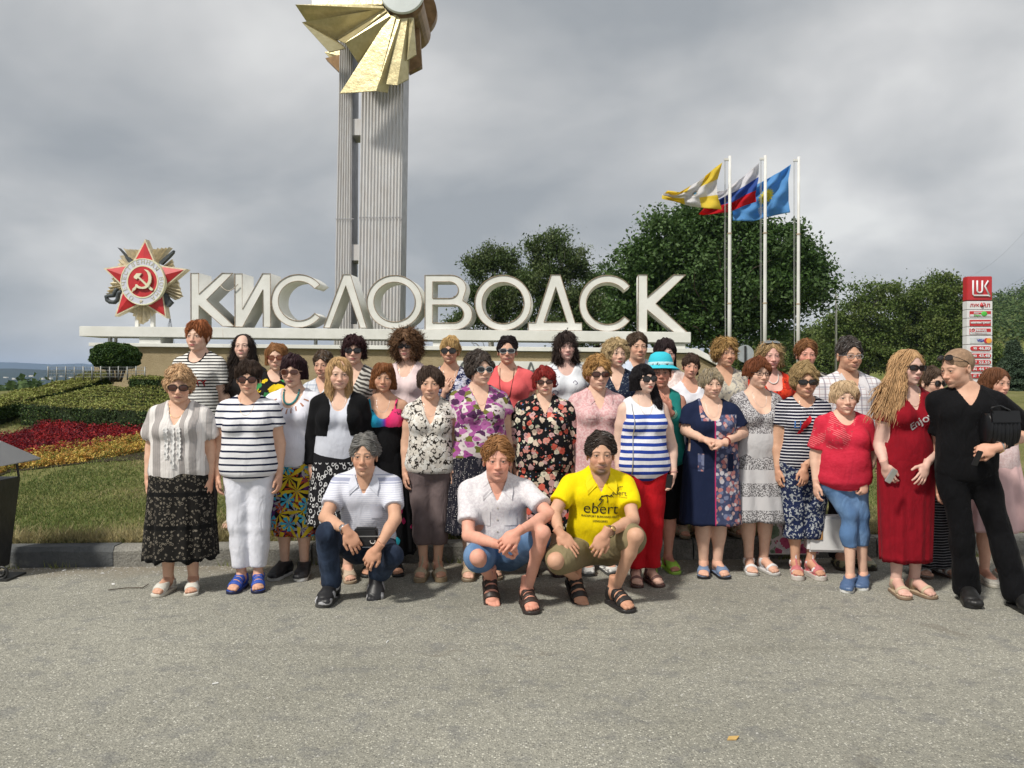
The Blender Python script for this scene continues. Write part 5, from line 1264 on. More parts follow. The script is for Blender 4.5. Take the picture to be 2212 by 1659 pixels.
GR = [mat_leaf('grass_blade', (.12, .165, .05), (.15, .20, .06), .3, 2), mat_leaf('grass_blade_light', (.21, .24, .085), (.26, .28, .11), .3, 2), mat_leaf('grass_blade_dry', (.32, .28, .15), (.44, .38, .22), .3, 2)]
blades('grass', 150000, (-5.4, 5.4), 4.0, .021, GR, 91, 'short mown grass with dry patches behind the kerb')
blades('grass', 60000, (-9.5, -1.5), 8.0, .03, GR, 93, 'sparse coarser grass on the upper lawn at the left')
blades('grass', 9000, (-5.4, 5.2), .22, .07, [GR[1], GR[2], GR[2]], 92, 'taller dry grass tufts along the kerb')

# ---------------------------------------------------------------- air
HZ = bpy.data.materials.new('haze'); HZ.use_nodes = True; t_ = HZ.node_tree; t_.nodes.clear(); o_ = t_.nodes.new('ShaderNodeOutputMaterial'); v_ = t_.nodes.new('ShaderNodeVolumePrincipled')
v_.inputs['Color'].default_value = (.50, .68, 1, 1); v_.inputs['Density'].default_value = .00013; v_.inputs['Anisotropy'].default_value = .0; t_.links.new(v_.outputs[0], o_.inputs['Volume'])
m = MB(); m.box((0, 2900, -35), (6200, 5600, 165)); m.build('haze', HZ, None, kind='stuff')
# ================================================================ town sign, emblem, tower, flags
WPAINT = NT('white_enamel', .55, .35); v = WPAINT.co(); n_ = WPAINT.noise(1.6, v, detail=6, rough=.65); st = WPAINT.noise(3, WPAINT.map(scale=(3, 3, .35)), detail=5, rough=.7)
c_ = WPAINT.mix(WPAINT.step(n_, .35, .7), (.66, .66, .62), (.76, .76, .73)); WPAINT.color(WPAINT.mix(WPAINT.M('MULTIPLY', WPAINT.step(st, .63, .78), .55), c_, (.40, .27, .15))); WPAINT.bump(n_, .3, .03); WPAINT = WPAINT.m
RUST = solid('rusty_edge', (.33, .25, .18), .8, .4, 20); STUCCO = NT('beige_stucco', .95, .1); n_ = STUCCO.noise(2.2, detail=7, rough=.7); f_ = STUCCO.noise(60, detail=3)
STUCCO.color(STUCCO.mix(STUCCO.step(f_, .3, .65), STUCCO.ramp(n_, [(.3, (.28, .22, .13)), (.7, (.37, .30, .185))]), STUCCO.ramp(n_, [(.3, (.34, .27, .165)), (.7, (.44, .36, .235))]))); STUCCO.bump(f_, .7, .03); STUCCO = STUCCO.m
A_ = Vector(((178-CX)/FPX*20.1, 20.1, 0)); B_ = Vector(((1490-CX)/FPX*18.6, 18.6, 0)); ANG = math.atan2(B_.y-A_.y, B_.x-A_.x); LEN = (B_-A_).length
U_ = (B_-A_).normalized(); NB = Vector((-U_.y, U_.x, 0))          # NB points away from the camera
def onsign(px, py, back=0.0):                            # picture point -> (u, z) on the sign plane
    dr = Vector(((px-CX)/FPX, 1, (HY-py)/FPX)); o = A_+NB*back; t = (o-Vector((0, 0, CAMZ))).dot(NB)/dr.dot(NB); p = Vector((0, 0, CAMZ))+dr*t; return ((p-A_).dot(U_), p.z)
SG = thing('town_sign', 'long white beam carrying tall white letters spelling the town name', 'sign', tuple(A_), ANG)
def slab(mb, quad, back0, back1):                        # quad of picture points -> prism between two depths behind the plane
    f = [onsign(*q) for q in quad]; n = len(f); pts = [(u, back0, z) for u, z in f]+[(u, back1, z) for u, z in f]
    mb.poly(pts, [tuple(range(n-1, -1, -1)), tuple(range(n, 2*n))]+[(i, (i+1) % n, n+(i+1) % n, n+i) for i in range(n)])
m = MB(); slab(m, [(178, 705), (1491, 718), (1491, 741), (178, 727)], -.12, .80); m.build('beam', WPAINT, SG, bevel=.01)
for (x0, x1, y0, y1) in ((304, 350, 728, 743), (936, 978, 735, 752), (1316, 1327, 739, 755), (1440, 1480, 742, 760)):
    m = MB(); slab(m, [(x0, y0), (x1, y0), (x1, y1+2), (x0, y1+2)], -.06, .55); m.build('pier', WPAINT, SG, bevel=.006)
for (x0, x1, y0, y1) in ((223, 228, 728, 742), (236, 239, 728, 742), (672, 677, 732, 747), (1200, 1205, 737, 752)):
    m = MB(); slab(m, [(x0, y0), (x1, y0), (x1, y1), (x0, y1)], .2, .3); m.build('post', WPAINT, SG)
# letters ------------------------------------------------------------
def box_map(x0, x1, yt, yb):                             # unit letter box -> sign plane
    def f(a, b):                                         # a 0..1 left to right, b 0..1 bottom to top
        return onsign(x0+(x1-x0)*a, yb+(yt-yb)*b)
    return f
def ring_arc(cx, cy, rx, ry, a0, a1, n=40): return [(cx+rx*math.cos(math.radians(a0+(a1-a0)*i/n)), cy+ry*math.sin(math.radians(a0+(a1-a0)*i/n))) for i in range(n+1)]
def L_K(w): s = w; return [[(0, 0), (s, 0), (s, .43), (.74-.02, 0), (1, 0), (.30+s*.4, .54), (1, 1), (.74, 1), (s, .57+.02), (s, 1), (0, 1)]]
LET = {
 'К': [[(0, 0), (.185, 0), (.185, .395), (.73, 0), (1, 0), (.36, .50), (.97, 1), (.72, 1), (.185, .605), (.185, 1), (0, 1)]],
 'И': [[(0, 0), (.22, 0), (.79, .70), (.79, 0), (1, 0), (1, 1), (.78, 1), (.21, .33), (.21, 1), (0, 1)]],
 'С': [ring_arc(.5, .5, .5, .5, 38, 322, 56)+ring_arc(.5, .5, .375, .375, 322, 38, 50)],
 'Л': [[(0, 0), (.155, 0), (.52, .79), (.85, 0), (1, 0), (.63, 1), (.46, 1)]],
 'О': [ring_arc(.5, .5, .5, .5, 0, 360, 60)[:-1], ring_arc(.5, .5, .375, .375, 0, 360, 56)[:-1]],
 'В': [[(0, 0), (.62, 0)]+ring_arc(.62, .285, .38, .285, -90, 62, 16)+ring_arc(.54, .765, .33, .235, -20, 90, 14)+[(.0, 1)],
       [(.165, .125), (.165, .46), (.60, .46)]+ring_arc(.60, .2925, .22, .1675, 90, -90, 14), [(.165, .575), (.165, .88), (.52, .88)]+ring_arc(.52, .7275, .19, .1525, 90, -90, 14)],
 'Д': [[(0, 0), (1, 0), (1, .145), (.87, .145), (.595, 1), (.425, 1), (.135, .145), (0, .145)], [(.29, .155), (.725, .155), (.512, .79)]]}
WORD = [('К', 413, 507, 590, 705), ('И', 508, 585, 591, 706), ('С', 587, 704, 593, 707.5), ('Л', 699, 792, 593, 708), ('О', 793, 912, 595, 710), ('В', 918, 1020, 594.5, 712.5),
        ('О', 1026, 1147, 595, 714), ('Д', 1141, 1257, 594, 714.5), ('С', 1251, 1373, 595, 716), ('К', 1378, 1484, 594, 717.5)]
for ch, x0, x1, yt, yb in WORD:
    f = box_map(x0, x1, yt, yb); loops = [[f(a, b) for a, b in lp_] for lp_ in LET[ch]]
    if ch == 'С': loops = [[f(min(a*1.0+.0, 1.2)*1.0, b) for a, b in LET[ch][0]]]
    o = extrude_poly('letter', loops, .66, WPAINT, SG); 
    m = MB(); rr = random.Random(ord(ch)+int(x0))
    for lp_ in loops:
        pts = [(u, -.012, z) for u, z in lp_]+[(lp_[0][0], -.012, lp_[0][1])]; m.tube(pts, .009, 5, caps=False)
    m.build('edge_strip', RUST, o)
# cable looped over the first letter
m = MB(); m.tube([(*onsign(541-0, 0)[:0],) or (onsign(478+k*3.0, 621+10*math.sin(k/9*3.14)+k*.2)[0], -.02-.02*k if k < 3 else -.06, onsign(478+k*3.0-0, 617+13*math.sin(k/13*3.14)-k*.2)[1]) for k in range(14)], .012, 5); m.build('cable', solid('old_cable', (.45, .40, .33), .7), SG)
# wall ------------------------------------------------------------
WL = thing('wall', 'long beige stucco wall with a white metal coping under the town sign', 'wall', tuple(A_), ANG)
m = MB(); slab(m, [(202, 747), (1497, 765), (1580, 812), (1580, 900), (202, 900)], .02, .62); m.build('stucco', STUCCO, WL)
m = MB(); slab(m, [(197, 740.5), (1499, 753), (1499, 763), (197, 748)], -.10, .72); m.build('coping', WPAINT, WL, bevel=.008)
m = MB(); slab(m, [(1497, 753), (1505, 753), (1588, 800), (1588, 810), (1497, 763)], -.10, .72); m.build('sloping_coping', WPAINT, WL, bevel=.008)
m = MB(); slab(m, [(988, 779), (1360, 783), (1360, 830), (988, 825)], -.03, .02); pl = m.build('plate', WPAINT, WL)
GREY = solid('grey_lettering', (.12, .13, .13), .6)
for ch, x, y in (('С', 1006, 797), ('И', 1074, 799), ('А', 1147, 799), ('О', 1215, 800), ('Т', 1300, 801)):
    u, z = onsign(x, y); me = text_mesh(ch, .42, extrude=.01); me.transform(Matrix.Translation((u, -.042, z))); me.materials.append(GREY); link('letter', me, WL)
# emblem ------------------------------------------------------------
EK = 20.2/FPX; EC = onsign(307, 608)
EM = thing('order_emblem', 'round war order emblem with red star, gilded rays and hammer and sickle', 'emblem', tuple(A_+U_*EC[0]+NB*.15+Vector((0, 0, EC[1]))), ANG)
REDP = solid('red_enamel', (.50, .025, .03), .45, .12, spec=.5); OCH = solid('ochre_metal', (.66, .58, .42), .7, .2, 12, bump=.2); CREAM = solid('cream_paint', (.72, .70, .50), .6, .08); DARKM = solid('dark_metal', (.07, .08, .085), .5, .3, 14); RINGW = solid('pale_ring', (.62, .63, .72), .6, .06)
def E(px, py): return ((px-307)*EK*1.02, (608-py)*EK)     # picture pixels relative to the emblem centre
def ecrop(cx, cy): return E((220+cx/5.927)*.8534, (580+cy/5.927)*.8534)
ctr = ecrop(806, 780)
# pleated ray plates: each pleat a folded sheet
rays = [(470, 275), (530, 300), (570, 300), (610, 298), (650, 310), (690, 300), (740, 320), None,
        (930, 320), (980, 292), (1040, 292), (1100, 288), (1160, 290), (1205, 275), None,
        (455, 370), (435, 430), (412, 490), (410, 545), (430, 570), None, (1215, 440), (1225, 490), (1235, 540), (1260, 590), None,
        (335, 690), (305, 760), (285, 830), (250, 880), (240, 930), (220, 965), None, (1290, 730), (1310, 800), (1330, 880), (1345, 940), (1370, 995), (1310, 1030), (1250, 1050), None,
        (560, 1195), (610, 1245), (665, 1300), (710, 1350), (750, 1410), (830, 1355), (890, 1300), (940, 1240), (990, 1225), None]
grp = []; cur = []
for p in rays:
    if p is None: grp.append(cur); cur = []
    else: cur.append(ecrop(*p))
def pleats(mb, pts, c, y0=.0, amp=.09, th=.14):
    for i in range(len(pts)-1):
        a = Vector((pts[i][0], pts[i][1])); b = Vector((pts[i+1][0], pts[i+1][1])); mid = (a+b)/2; cc = Vector(c); midn = cc+(mid-cc)*1.03; valley = cc+(mid-cc)*.96
        for k, (p, q) in enumerate(((a, midn), (midn, b))):
            ya, yb = (y0+amp, y0) if k == 0 else (y0, y0+amp)
            f = [(cc.x, y0-.02, cc.y), (p.x, ya, p.y), (q.x, yb, q.y)]; g = [(x, y+th, z) for x, y, z in f]; mb.poly(f+g, [(0, 1, 2), (5, 4, 3), (1, 4, 5, 2), (0, 3, 4, 1), (2, 5, 3, 0)])
for g in grp:
    m = MB(); pleats(m, g, ctr, amp=.10, th=.06); m.build('ray_plate', OCH, EM)
# star: five facetted arms with a gilded border
tips = [ecrop(838, 150), ecrop(1470, 600), ecrop(1160, 1325), ecrop(365, 1290), ecrop(195, 572)]
inner = []; R_in = (Vector(ecrop(1100, 560))-Vector(ctr)).length*.86
angs = [math.atan2(t[1]-ctr[1], t[0]-ctr[0]) for t in tips]
for i in range(5):
    a = angs[i]; b = angs[(i+1) % 5]; dlt = (b-a) % (-2*math.pi) if False else ((b-a+math.pi) % (2*math.pi))-math.pi; mid = a+dlt/2; inner.append((ctr[0]+R_in*math.cos(mid), ctr[1]+R_in*math.sin(mid)))
def star_mb(scale, y0, ridge, th):
    mb = MB(); c = Vector(ctr)
    for i in range(5):
        t = c+(Vector(tips[i])-c)*scale; a = c+(Vector(inner[i-1])-c)*scale; b = c+(Vector(inner[i])-c)*scale
        pts = [(c.x, y0-ridge*1.1, c.y), (a.x, y0, a.y), (t.x, y0, t.y), (b.x, y0, b.y), (c.x, y0+th, c.y), (a.x, y0+th, a.y), (t.x, y0+th, t.y), (b.x, y0+th, b.y)]
        mb.poly(pts, [(0, 2, 1), (0, 3, 2), (1, 2, 6, 5), (2, 3, 7, 6), (4, 5, 6), (4, 6, 7)])
    return mb
def tuck(o, y): o.location = (799*(-y/20.2)*EK, 0, -207*(-y/20.2)*EK); return o
tuck(star_mb(1.0, -.10, .02, .20).build('star_border', OCH, EM), -.10); tuck(star_mb(.925, -.108, .12, .015).build('red_star', REDP, EM), -.11)
def disc(name, rad, y, th, mat, par=EM, n=48, hole=0):
    lo = [[(ctr[0]+rad*math.cos(2*math.pi*k/n), ctr[1]+rad*math.sin(2*math.pi*k/n)) for k in range(n)]]
    if hole: lo.append([(ctr[0]+hole*math.cos(2*math.pi*k/n), ctr[1]+hole*math.sin(2*math.pi*k/n)) for k in range(n)])
    return tuck(extrude_poly(name, lo, th, mat, par, Matrix.Translation((0, y, 0))), -.22)
RO = 340/5.927*.8534*EK; RI = 240/5.927*.8534*EK
disc('ring', RO, -.22, .10, RINGW); disc('ring_edge', RO*1.015, -.228, .11, CREAM, hole=RO*.975); disc('ring_edge', RI*1.02, -.23, .05, CREAM, hole=RI*.94); disc('red_disc', RI*.95, -.224, .04, REDP)
LETC = solid('ring_letter_paint', (.50, .48, .36), .6)
txt = 'ОТЕЧЕСТВЕННАЯ ВОЙНА'; a0, a1 = 233, -56                # degrees, clockwise from lower left
for i, ch in enumerate(txt):
    if ch == ' ': continue
    a = math.radians(a0+(a1-a0)*i/(len(txt)-1)); me = text_mesh(ch, .155, extrude=.003, bold=.001); rr = (RO+RI)/2
    me.transform(Matrix.Translation((ctr[0]+rr*math.cos(a), -.224, ctr[1]+rr*math.sin(a))) @ Matrix.Rotation(-(a-math.pi/2), 4, 'Y')); me.materials.append(LETC); tuck(link('letter', me, EM), -.22)
def star5(cx, cz, r_): return [(cx+(r_ if k % 2 == 0 else r_*.4)*math.sin(math.pi*k/5), cz+(r_ if k % 2 == 0 else r_*.4)*math.cos(math.pi*k/5)) for k in range(10)]
tuck(extrude_poly('small_star', [star5(*ecrop(783, 1068), .055)], .02, OCH, EM, Matrix.Translation((0, -.232, 0))), -.22)
def epoly(name, pts, mat, y=-.26, th=.035): return tuck(extrude_poly(name, [[ecrop(*p) for p in pts]], th, mat, EM, Matrix.Translation((0, y, 0))), y)
epoly('hammer', [(672, 705), (715, 655), (795, 655), (755, 705), (880, 820), (960, 885), (965, 905), (945, 912), (925, 905), (735, 720), (720, 745), (680, 725)], CREAM)
epoly('sickle', [(830, 595), (880, 610), (925, 655), (943, 720), (935, 790), (900, 850), (860, 878), (810, 885), (755, 880), (715, 862), (702, 890), (680, 908), (662, 910), (652, 895), (660, 875), (695, 850), (700, 820), (715, 815), (740, 838), (790, 858), (835, 850), (875, 815), (897, 760), (898, 700), (880, 645)], CREAM, -.285)
epoly('sickle_knob', [(640, 912), (650, 905), (662, 912), (658, 925), (645, 927)], CREAM)
epoly('rifle_muzzle', [(410, 265), (425, 270), (520, 365), (540, 395), (575, 410), (640, 465), (600, 500), (575, 485), (530, 425), (525, 400), (460, 320)], DARKM, -.09, .12)
epoly('sabre_blade', [(1265, 318), (1255, 360), (1205, 415), (1080, 530), (1040, 500), (1160, 395), (1210, 360)], DARKM, -.09, .11)
epoly('rifle_butt', [(1085, 975), (1110, 940), (1160, 965), (1180, 1030), (1240, 1090), (1170, 1158), (1120, 1080)], DARKM, -.09, .13)
m = MB(); hp = [ecrop(*p) for p in ((490, 930), (450, 940), (430, 990), (425, 1050), (380, 1085), (310, 1080), (265, 1050), (250, 1000), (300, 985), (360, 985), (390, 930), (400, 900), (430, 905))]; m.tube([(x, -.06, z) for x, z in hp], .055, 8); m.build('sabre_hilt', DARKM, EM, smooth=True)
for x in (423/5.927*0+281, 316): 
    m = MB(); a = E(x-6+6, 0); m.box(((x-307)*EK+.03, .12, (608-678)*EK), (.045, .045, 38*EK)); m.build('leg', WPAINT, EM)
# tower ------------------------------------------------------------
TD = 24.0; TK = TD/FPX
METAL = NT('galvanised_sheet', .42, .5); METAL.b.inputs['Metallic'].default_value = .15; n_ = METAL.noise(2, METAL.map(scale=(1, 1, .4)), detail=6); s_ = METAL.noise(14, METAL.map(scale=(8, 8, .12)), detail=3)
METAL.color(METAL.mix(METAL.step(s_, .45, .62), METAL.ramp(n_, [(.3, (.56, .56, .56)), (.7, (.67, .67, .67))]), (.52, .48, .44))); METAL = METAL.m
METALD = solid('shaded_sheet', (.42, .42, .44), .5, .2, 3, metal=.4)  # shade of the side faces put into a darker copy of the sheet
TW = thing('monument_tower', 'tall tower of two ribbed grey metal pylons with a gilded sun fan on top', 'tower', at(800, TD, 0.6))
TX = TW.location.x; TB = .6
def tz(py): return CAMZ+(HY-py)*TK-TB
def tx(px): return (px-CX)*TK-TX
def pylon(name, xl0, xr0, xl1, xr1, y0, y1, d0, depth, ribs, mat=METAL):
    """ribbed front sheet between picture rows y0 (low) and y1 (high)"""
    n = ribs*6; V = []; rows = 26
    for j in range(rows+1):
        t = j/rows; z = tz(y0+(y1-y0)*t); a = tx(xl0+(xl1-xl0)*t); b = tx(xr0+(xr1-xr0)*t)
        for i in range(n+1):
            u = i/n; ph = (i % 6); rib = -.045 if ph in (1, 2) else (0 if ph in (4, 5) else -.02); V.append((a+(b-a)*u, d0+rib, z))
    F = [(j*(n+1)+i, j*(n+1)+i+1, (j+1)*(n+1)+i+1, (j+1)*(n+1)+i) for j in range(rows) for i in range(n)]
    link(name, mesh_np(name, V, F, mat, smooth=False), TW)
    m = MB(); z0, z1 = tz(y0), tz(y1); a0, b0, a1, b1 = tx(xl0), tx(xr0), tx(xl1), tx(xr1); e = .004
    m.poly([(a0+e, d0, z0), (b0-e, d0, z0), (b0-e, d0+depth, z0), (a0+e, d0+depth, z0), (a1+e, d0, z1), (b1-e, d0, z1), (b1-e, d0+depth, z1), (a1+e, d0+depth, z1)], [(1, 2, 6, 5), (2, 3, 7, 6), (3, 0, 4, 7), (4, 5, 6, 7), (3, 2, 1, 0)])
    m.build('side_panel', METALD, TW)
pylon('ribbed_sheet', 719, 757, 741, 765, 860, -150, 0.0, 1.0, 6)
pylon('ribbed_sheet', 773, 864, 792, 880, 860, -150, -.25, 1.25, 13)
for yb in (470,): 
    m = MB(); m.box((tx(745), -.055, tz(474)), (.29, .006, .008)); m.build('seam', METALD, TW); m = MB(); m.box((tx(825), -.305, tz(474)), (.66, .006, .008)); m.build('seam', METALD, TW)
for y0, y1 in ((257, 292), (528, 562), (700, 726)):
    m = MB(); m.box((tx(770), .45, (tz(y0)+tz(y1))/2), (.17, .40, (tz(y0)-tz(y1))/2)); m.build('link_block', METAL, TW)
GILD = NT('gilded_sheet', .34, .5); GILD.b.inputs['Metallic'].default_value = .4; n_ = GILD.noise(1.6, detail=6, rough=.7); f_ = GILD.noise(9, detail=4)
GILD.color(GILD.mix(GILD.step(f_, .35, .65), GILD.ramp(n_, [(.3, (.44, .37, .19)), (.7, (.56, .49, .28))]), GILD.ramp(n_, [(.3, (.50, .42, .21)), (.7, (.62, .55, .33))]))); GILD.bump(n_, .4, .06); GILD = GILD.m
def tcp(c, y=0.0):
    px = (700+c[0]/3.95)*.8534; py = c[1]/3.95*.8534; f = 1+y/TD; return ((px-CX)*TK*f-TX, CAMZ+(HY-py)*TK*f-TB)
hub = (1255, 60)
fac = [ # outer corners in crop pixels with depth (m, negative = towards the camera); hub depth -0.7
 [((355, -330), -.5), ((365, 58), -.75)], [((195, 60), -.9), ((305, 225), -.45)], [((262, 235), -.75), ((530, 530), -.55), ((695, 492), -.50), ((600, 400), -.25)], [((600, 400), -.25), ((690, 440), -.95)],
 [((690, 440), -.95), ((820, 640), -.55)], [((640, 940), -.75), ((1000, 915), -1.0)], [((1000, 915), -1.0), ((1115, 932), -.6)], [((1100, 850), -.85), ((1210, 858), -.95)],
 [((1210, 858), -.95), ((1322, 798), -.6)], [((1308, 612), -.8), ((1400, 555), -.7)], [((300, -700), -.5), ((355, -330), -.9)], [((560, -1050), -.5), ((330, -650), -.9)], [((900, -1200), -.6), ((560, -1050), -.9)],
 [((1300, -1250), -.6), ((900, -1200), -.9)], [((1700, -1050), -.6), ((1300, -1250), -.9)], [((1950, -700), -.6), ((1650, -1050), -.9)]]
inn = {0: ((1062, -60), (1062, 58)), 1: ((1062, 58), (1082, 97)), 2: ((1082, 97), None), 3: ((1088, 97), (1108, 125)), 4: ((1108, 125), (1142, 172)), 5: ((1135, 172), (1200, 160)), 6: ((1200, 160), (1240, 200)), 7: ((1240, 200), (1315, 195)), 8: ((1315, 195), (1340, 190)), 9: ((1335, 190), (1375, 190))}
hx, hz = tcp((1255, -97), -1.45)
for i, ol in enumerate(fac):
    if i in inn:
        a, b = inn[i]; ip = [(a, -.85)] if b is None else [(a, -.85), (b, -.9)]
    else: ip = [((1255, -97), -.9)]
    pts = [(*tcp(p, d_-.35), d_) for p, d_ in ol]+[(*tcp(p, d_-.35), d_) for p, d_ in reversed(ip)]
    f = [(x, d_-.35, z) for x, z, d_ in pts]; g = [(x, d_-.35+.06, z) for x, z, d_ in pts]; n = len(f); m = MB()
    m.poly(f+g, [tuple(range(n)), tuple(range(2*n-1, n-1, -1))]+[((k+1) % n, k, n+k, n+(k+1) % n) for k in range(n)]); m.build('fan_blade', GILD, TW)
    if i not in (0, 2, 10, 11, 12, 13): continue
    f = [(x+.12, .9-d_*.3, z+.05) for x, z, d_ in pts]; g = [(x, y+.06, z) for x, y, z in f]; m = MB(); m.poly(f+g, [tuple(range(n)), tuple(range(2*n-1, n-1, -1))]+[((k+1) % n, k, n+k, n+(k+1) % n) for k in range(n)]); m.build('fan_blade', GILD, TW)
BRZ = solid('bronze_sheet', (.33, .21, .11), .45, .3, 4, metal=.5)
for pts, y in (([(1320, 722), (1450, 656), (1430, 300), (1400, 200), (1330, 300)], .1), ([(455, 525), (612, 680), (645, 692), (655, 480), (560, 500)], .5)):
    lo = [tcp(p) for p in pts]; extrude_poly('fan_blade', [lo], .25, BRZ, TW, Matrix.Translation((0, y, 0)))
R_ = Matrix.Rotation(math.pi/2, 3, 'X'); rd = 227/3.95*.8534*TK*.945
m = MB(); m.lathe([(rd, 0), (rd, .04), (rd*.96, .09), (0, .16)], (hx, -1.28, hz), 40, Matrix.Rotation(math.pi/2, 3, 'X')); m.build('disc', solid('white_disc', (.74, .78, .76), .4, .03), TW, smooth=False)
m = MB(); m.lathe([(rd*1.22, 0), (rd*1.22, .3)], (hx-.06, 1.6, hz+.62), 40, Matrix.Rotation(math.pi/2, 3, 'X')); m.build('back_disc', BRZ, TW)
m = MB(); m.lathe([(rd*.8, 0), (rd*.8, 2.2)], (hx, 1.55, hz), 24, Matrix.Rotation(math.pi/2, 3, 'X')); m.build('hub', BRZ, TW)
# flags ------------------------------------------------------------
POLEM = NT('white_pole_paint', .5, .4); n_ = POLEM.noise(3, POLEM.map(scale=(1, 1, .5)), detail=6); POLEM.color(POLEM.ramp(n_, [(.3, (.58, .57, .54)), (.7, (.74, .74, .72))])); POLEM = POLEM.m
def fpx(cx, cy): return ((1640+cx/5.267)*.8534, (380+cy/5.267)*.8534)
poles = [(1575.5, 338, 29.0, 7.4, 'left of the three white flagpoles, under the yellow and white flag'), (1652, 337, 30.0, 7.4, 'middle of the three white flagpoles, beside the white blue red flag'), (1724, 340, 31.0, 7.0, 'right of the three white flagpoles, beside the light blue flag')]
for px, top, d, w, lab in poles:
    b = at(px, d, ground_z((px-CX)/FPX*d, d)); o = thing('flagpole', lab, 'flagpole', b, 0, 'flagpoles behind the wall'); k = d/FPX; H_ = CAMZ+(HY-top)*k-b.z; r0 = w*k/2
    m = MB(); m.tube([(0, 0, -.2), (0, 0, H_*.35), (0, 0, H_*.36), (0, 0, H_*.66), (0, 0, H_*.665), (0, 0, H_)], [r0*1.12, r0*1.1, r0, r0*.98, r0*.9, r0*.86], 14); m.build('pole', POLEM, o, smooth=True)
    for zf in (.355, .66): m = MB(); m.lathe([(r0*1.25, 0), (r0*1.25, .05)], (0, 0, H_*zf), 14); m.build('collar', solid('rust_collar', (.45, .36, .26), .7), o)
    m = MB(); m.box((-.11, 0, H_-.13), (.10, .03, .045)); m.build('pulley_arm', POLEM, o, bevel=.01)
    m = MB(); m.tube([(-.19, 0, H_-.15), (-.19, -.03, H_*.5), (-.16, -.04, 1.2)], .008, 4); m.tube([(-.15, 0, H_-.15), (-.15, -.03, H_*.5), (-.15, -.04, 1.2)], .008, 4); m.build('halyard', solid('grey_rope', (.35, .35, .34), .8), o)
def curve_pt(pts, t):
    L = [0]
    for i in range(1, len(pts)): L.append(L[-1]+math.dist(pts[i], pts[i-1]))
    s = t*L[-1]
    for i in range(1, len(pts)):
        if s <= L[i] or i == len(pts)-1:
            f = (s-L[i-1])/(L[i]-L[i-1]+1e-9); return (pts[i-1][0]+(pts[i][0]-pts[i-1][0])*f, pts[i-1][1]+(pts[i][1]-pts[i-1][1])*f)
def flag(label, d, top, bottom, hoist, fly, mat, seed, name='flag'):
    nu, nv = 48, 30; V = []; UV = []; r = np.random.default_rng(seed); ph = r.uniform(0, 6, 4)
    for j in range(nv+1):
        v = j/nv
        for i in range(nu+1):
            u = i/nu; T = curve_pt(top, u); B = curve_pt(bottom, u); Ho = curve_pt(hoist, v); Fl = curve_pt(fly, v)
            c = [(1-v)*T[q]+v*B[q]+(1-u)*Ho[q]+u*Fl[q]-((1-u)*(1-v)*top[0][q]+u*(1-v)*top[-1][q]+(1-u)*v*bottom[0][q]+u*v*bottom[-1][q]) for q in (0, 1)]
            px, py = fpx(*c); dd = d+.30*math.sin(u*8+v*3.5+ph[0])*u**.6+.12*math.sin(u*15-v*9+ph[1])+.06*math.sin(u*5+v*21+ph[2])*(.4+u); V.append(tuple(P(px, py, dd))); UV.append((u, v))
    o0 = Vector(V[0]); V = [tuple(Vector(p)-o0) for p in V]; F = [(j*(nu+1)+i, (j+1)*(nu+1)+i, (j+1)*(nu+1)+i+1, j*(nu+1)+i+1) for j in range(nv) for i in range(nu)]
    o = link(name, mesh_np(name, V, F, mat, uv=UV), loc=tuple(o0)); props(o, label, 'flag', 'flags flying from the three poles')
    md = o.modifiers.new('thickness', 'SOLIDIFY'); md.thickness = .006; return o
def flag_mat(name, fn):
    t = NT(name, .75, .2); u = t.N('ShaderNodeUVMap'); s = t.sep(u.outputs[0]); c = fn(t, s[0], s[1]); t.color(c); tr = t.N('ShaderNodeBsdfTranslucent'); t.L(c, tr.inputs[0]); mx = t.N('ShaderNodeMixShader'); mx.inputs[0].default_value = .55
    t.L(t.b.outputs[0], mx.inputs[1]); t.L(tr.outputs[0], mx.inputs[2]); t.L(mx.outputs[0], t.out.inputs[0]); t.bump(t.noise(3, t.map(scale=(1, 1, .5)), detail=3), .4, .05); return t.m
def fl1(t, u, v):
    cu = t.M('LESS_THAN', t.M('ABSOLUTE', t.M('SUBTRACT', u, .47)), .135); cv = t.M('LESS_THAN', t.M('ABSOLUTE', t.M('SUBTRACT', v, .52)), .165); m = t.M('MAXIMUM', cu, cv); c = t.mix(m, (.86, .70, .10), (.80, .79, .80))
    dx = t.M('MULTIPLY', t.M('SUBTRACT', u, .42), 1.5); dv = t.M('SUBTRACT', v, .53); rr = t.M('SQRT', t.M('ADD', t.M('POWER', dx, 2), t.M('POWER', dv, 2))); n = t.noise(40)
    c = t.mix(t.M('MULTIPLY', t.M('LESS_THAN', rr, .085), t.M('GREATER_THAN', n, .5)), c, (.30, .24, .12)); return t.mix(t.M('LESS_THAN', rr, .045), c, (.16, .36, .50))
def fl2(t, u, v): c = t.mix(t.M('GREATER_THAN', v, .36), (.80, .79, .82), (.07, .15, .50)); return t.mix(t.M('GREATER_THAN', v, .70), c, (.68, .02, .03))
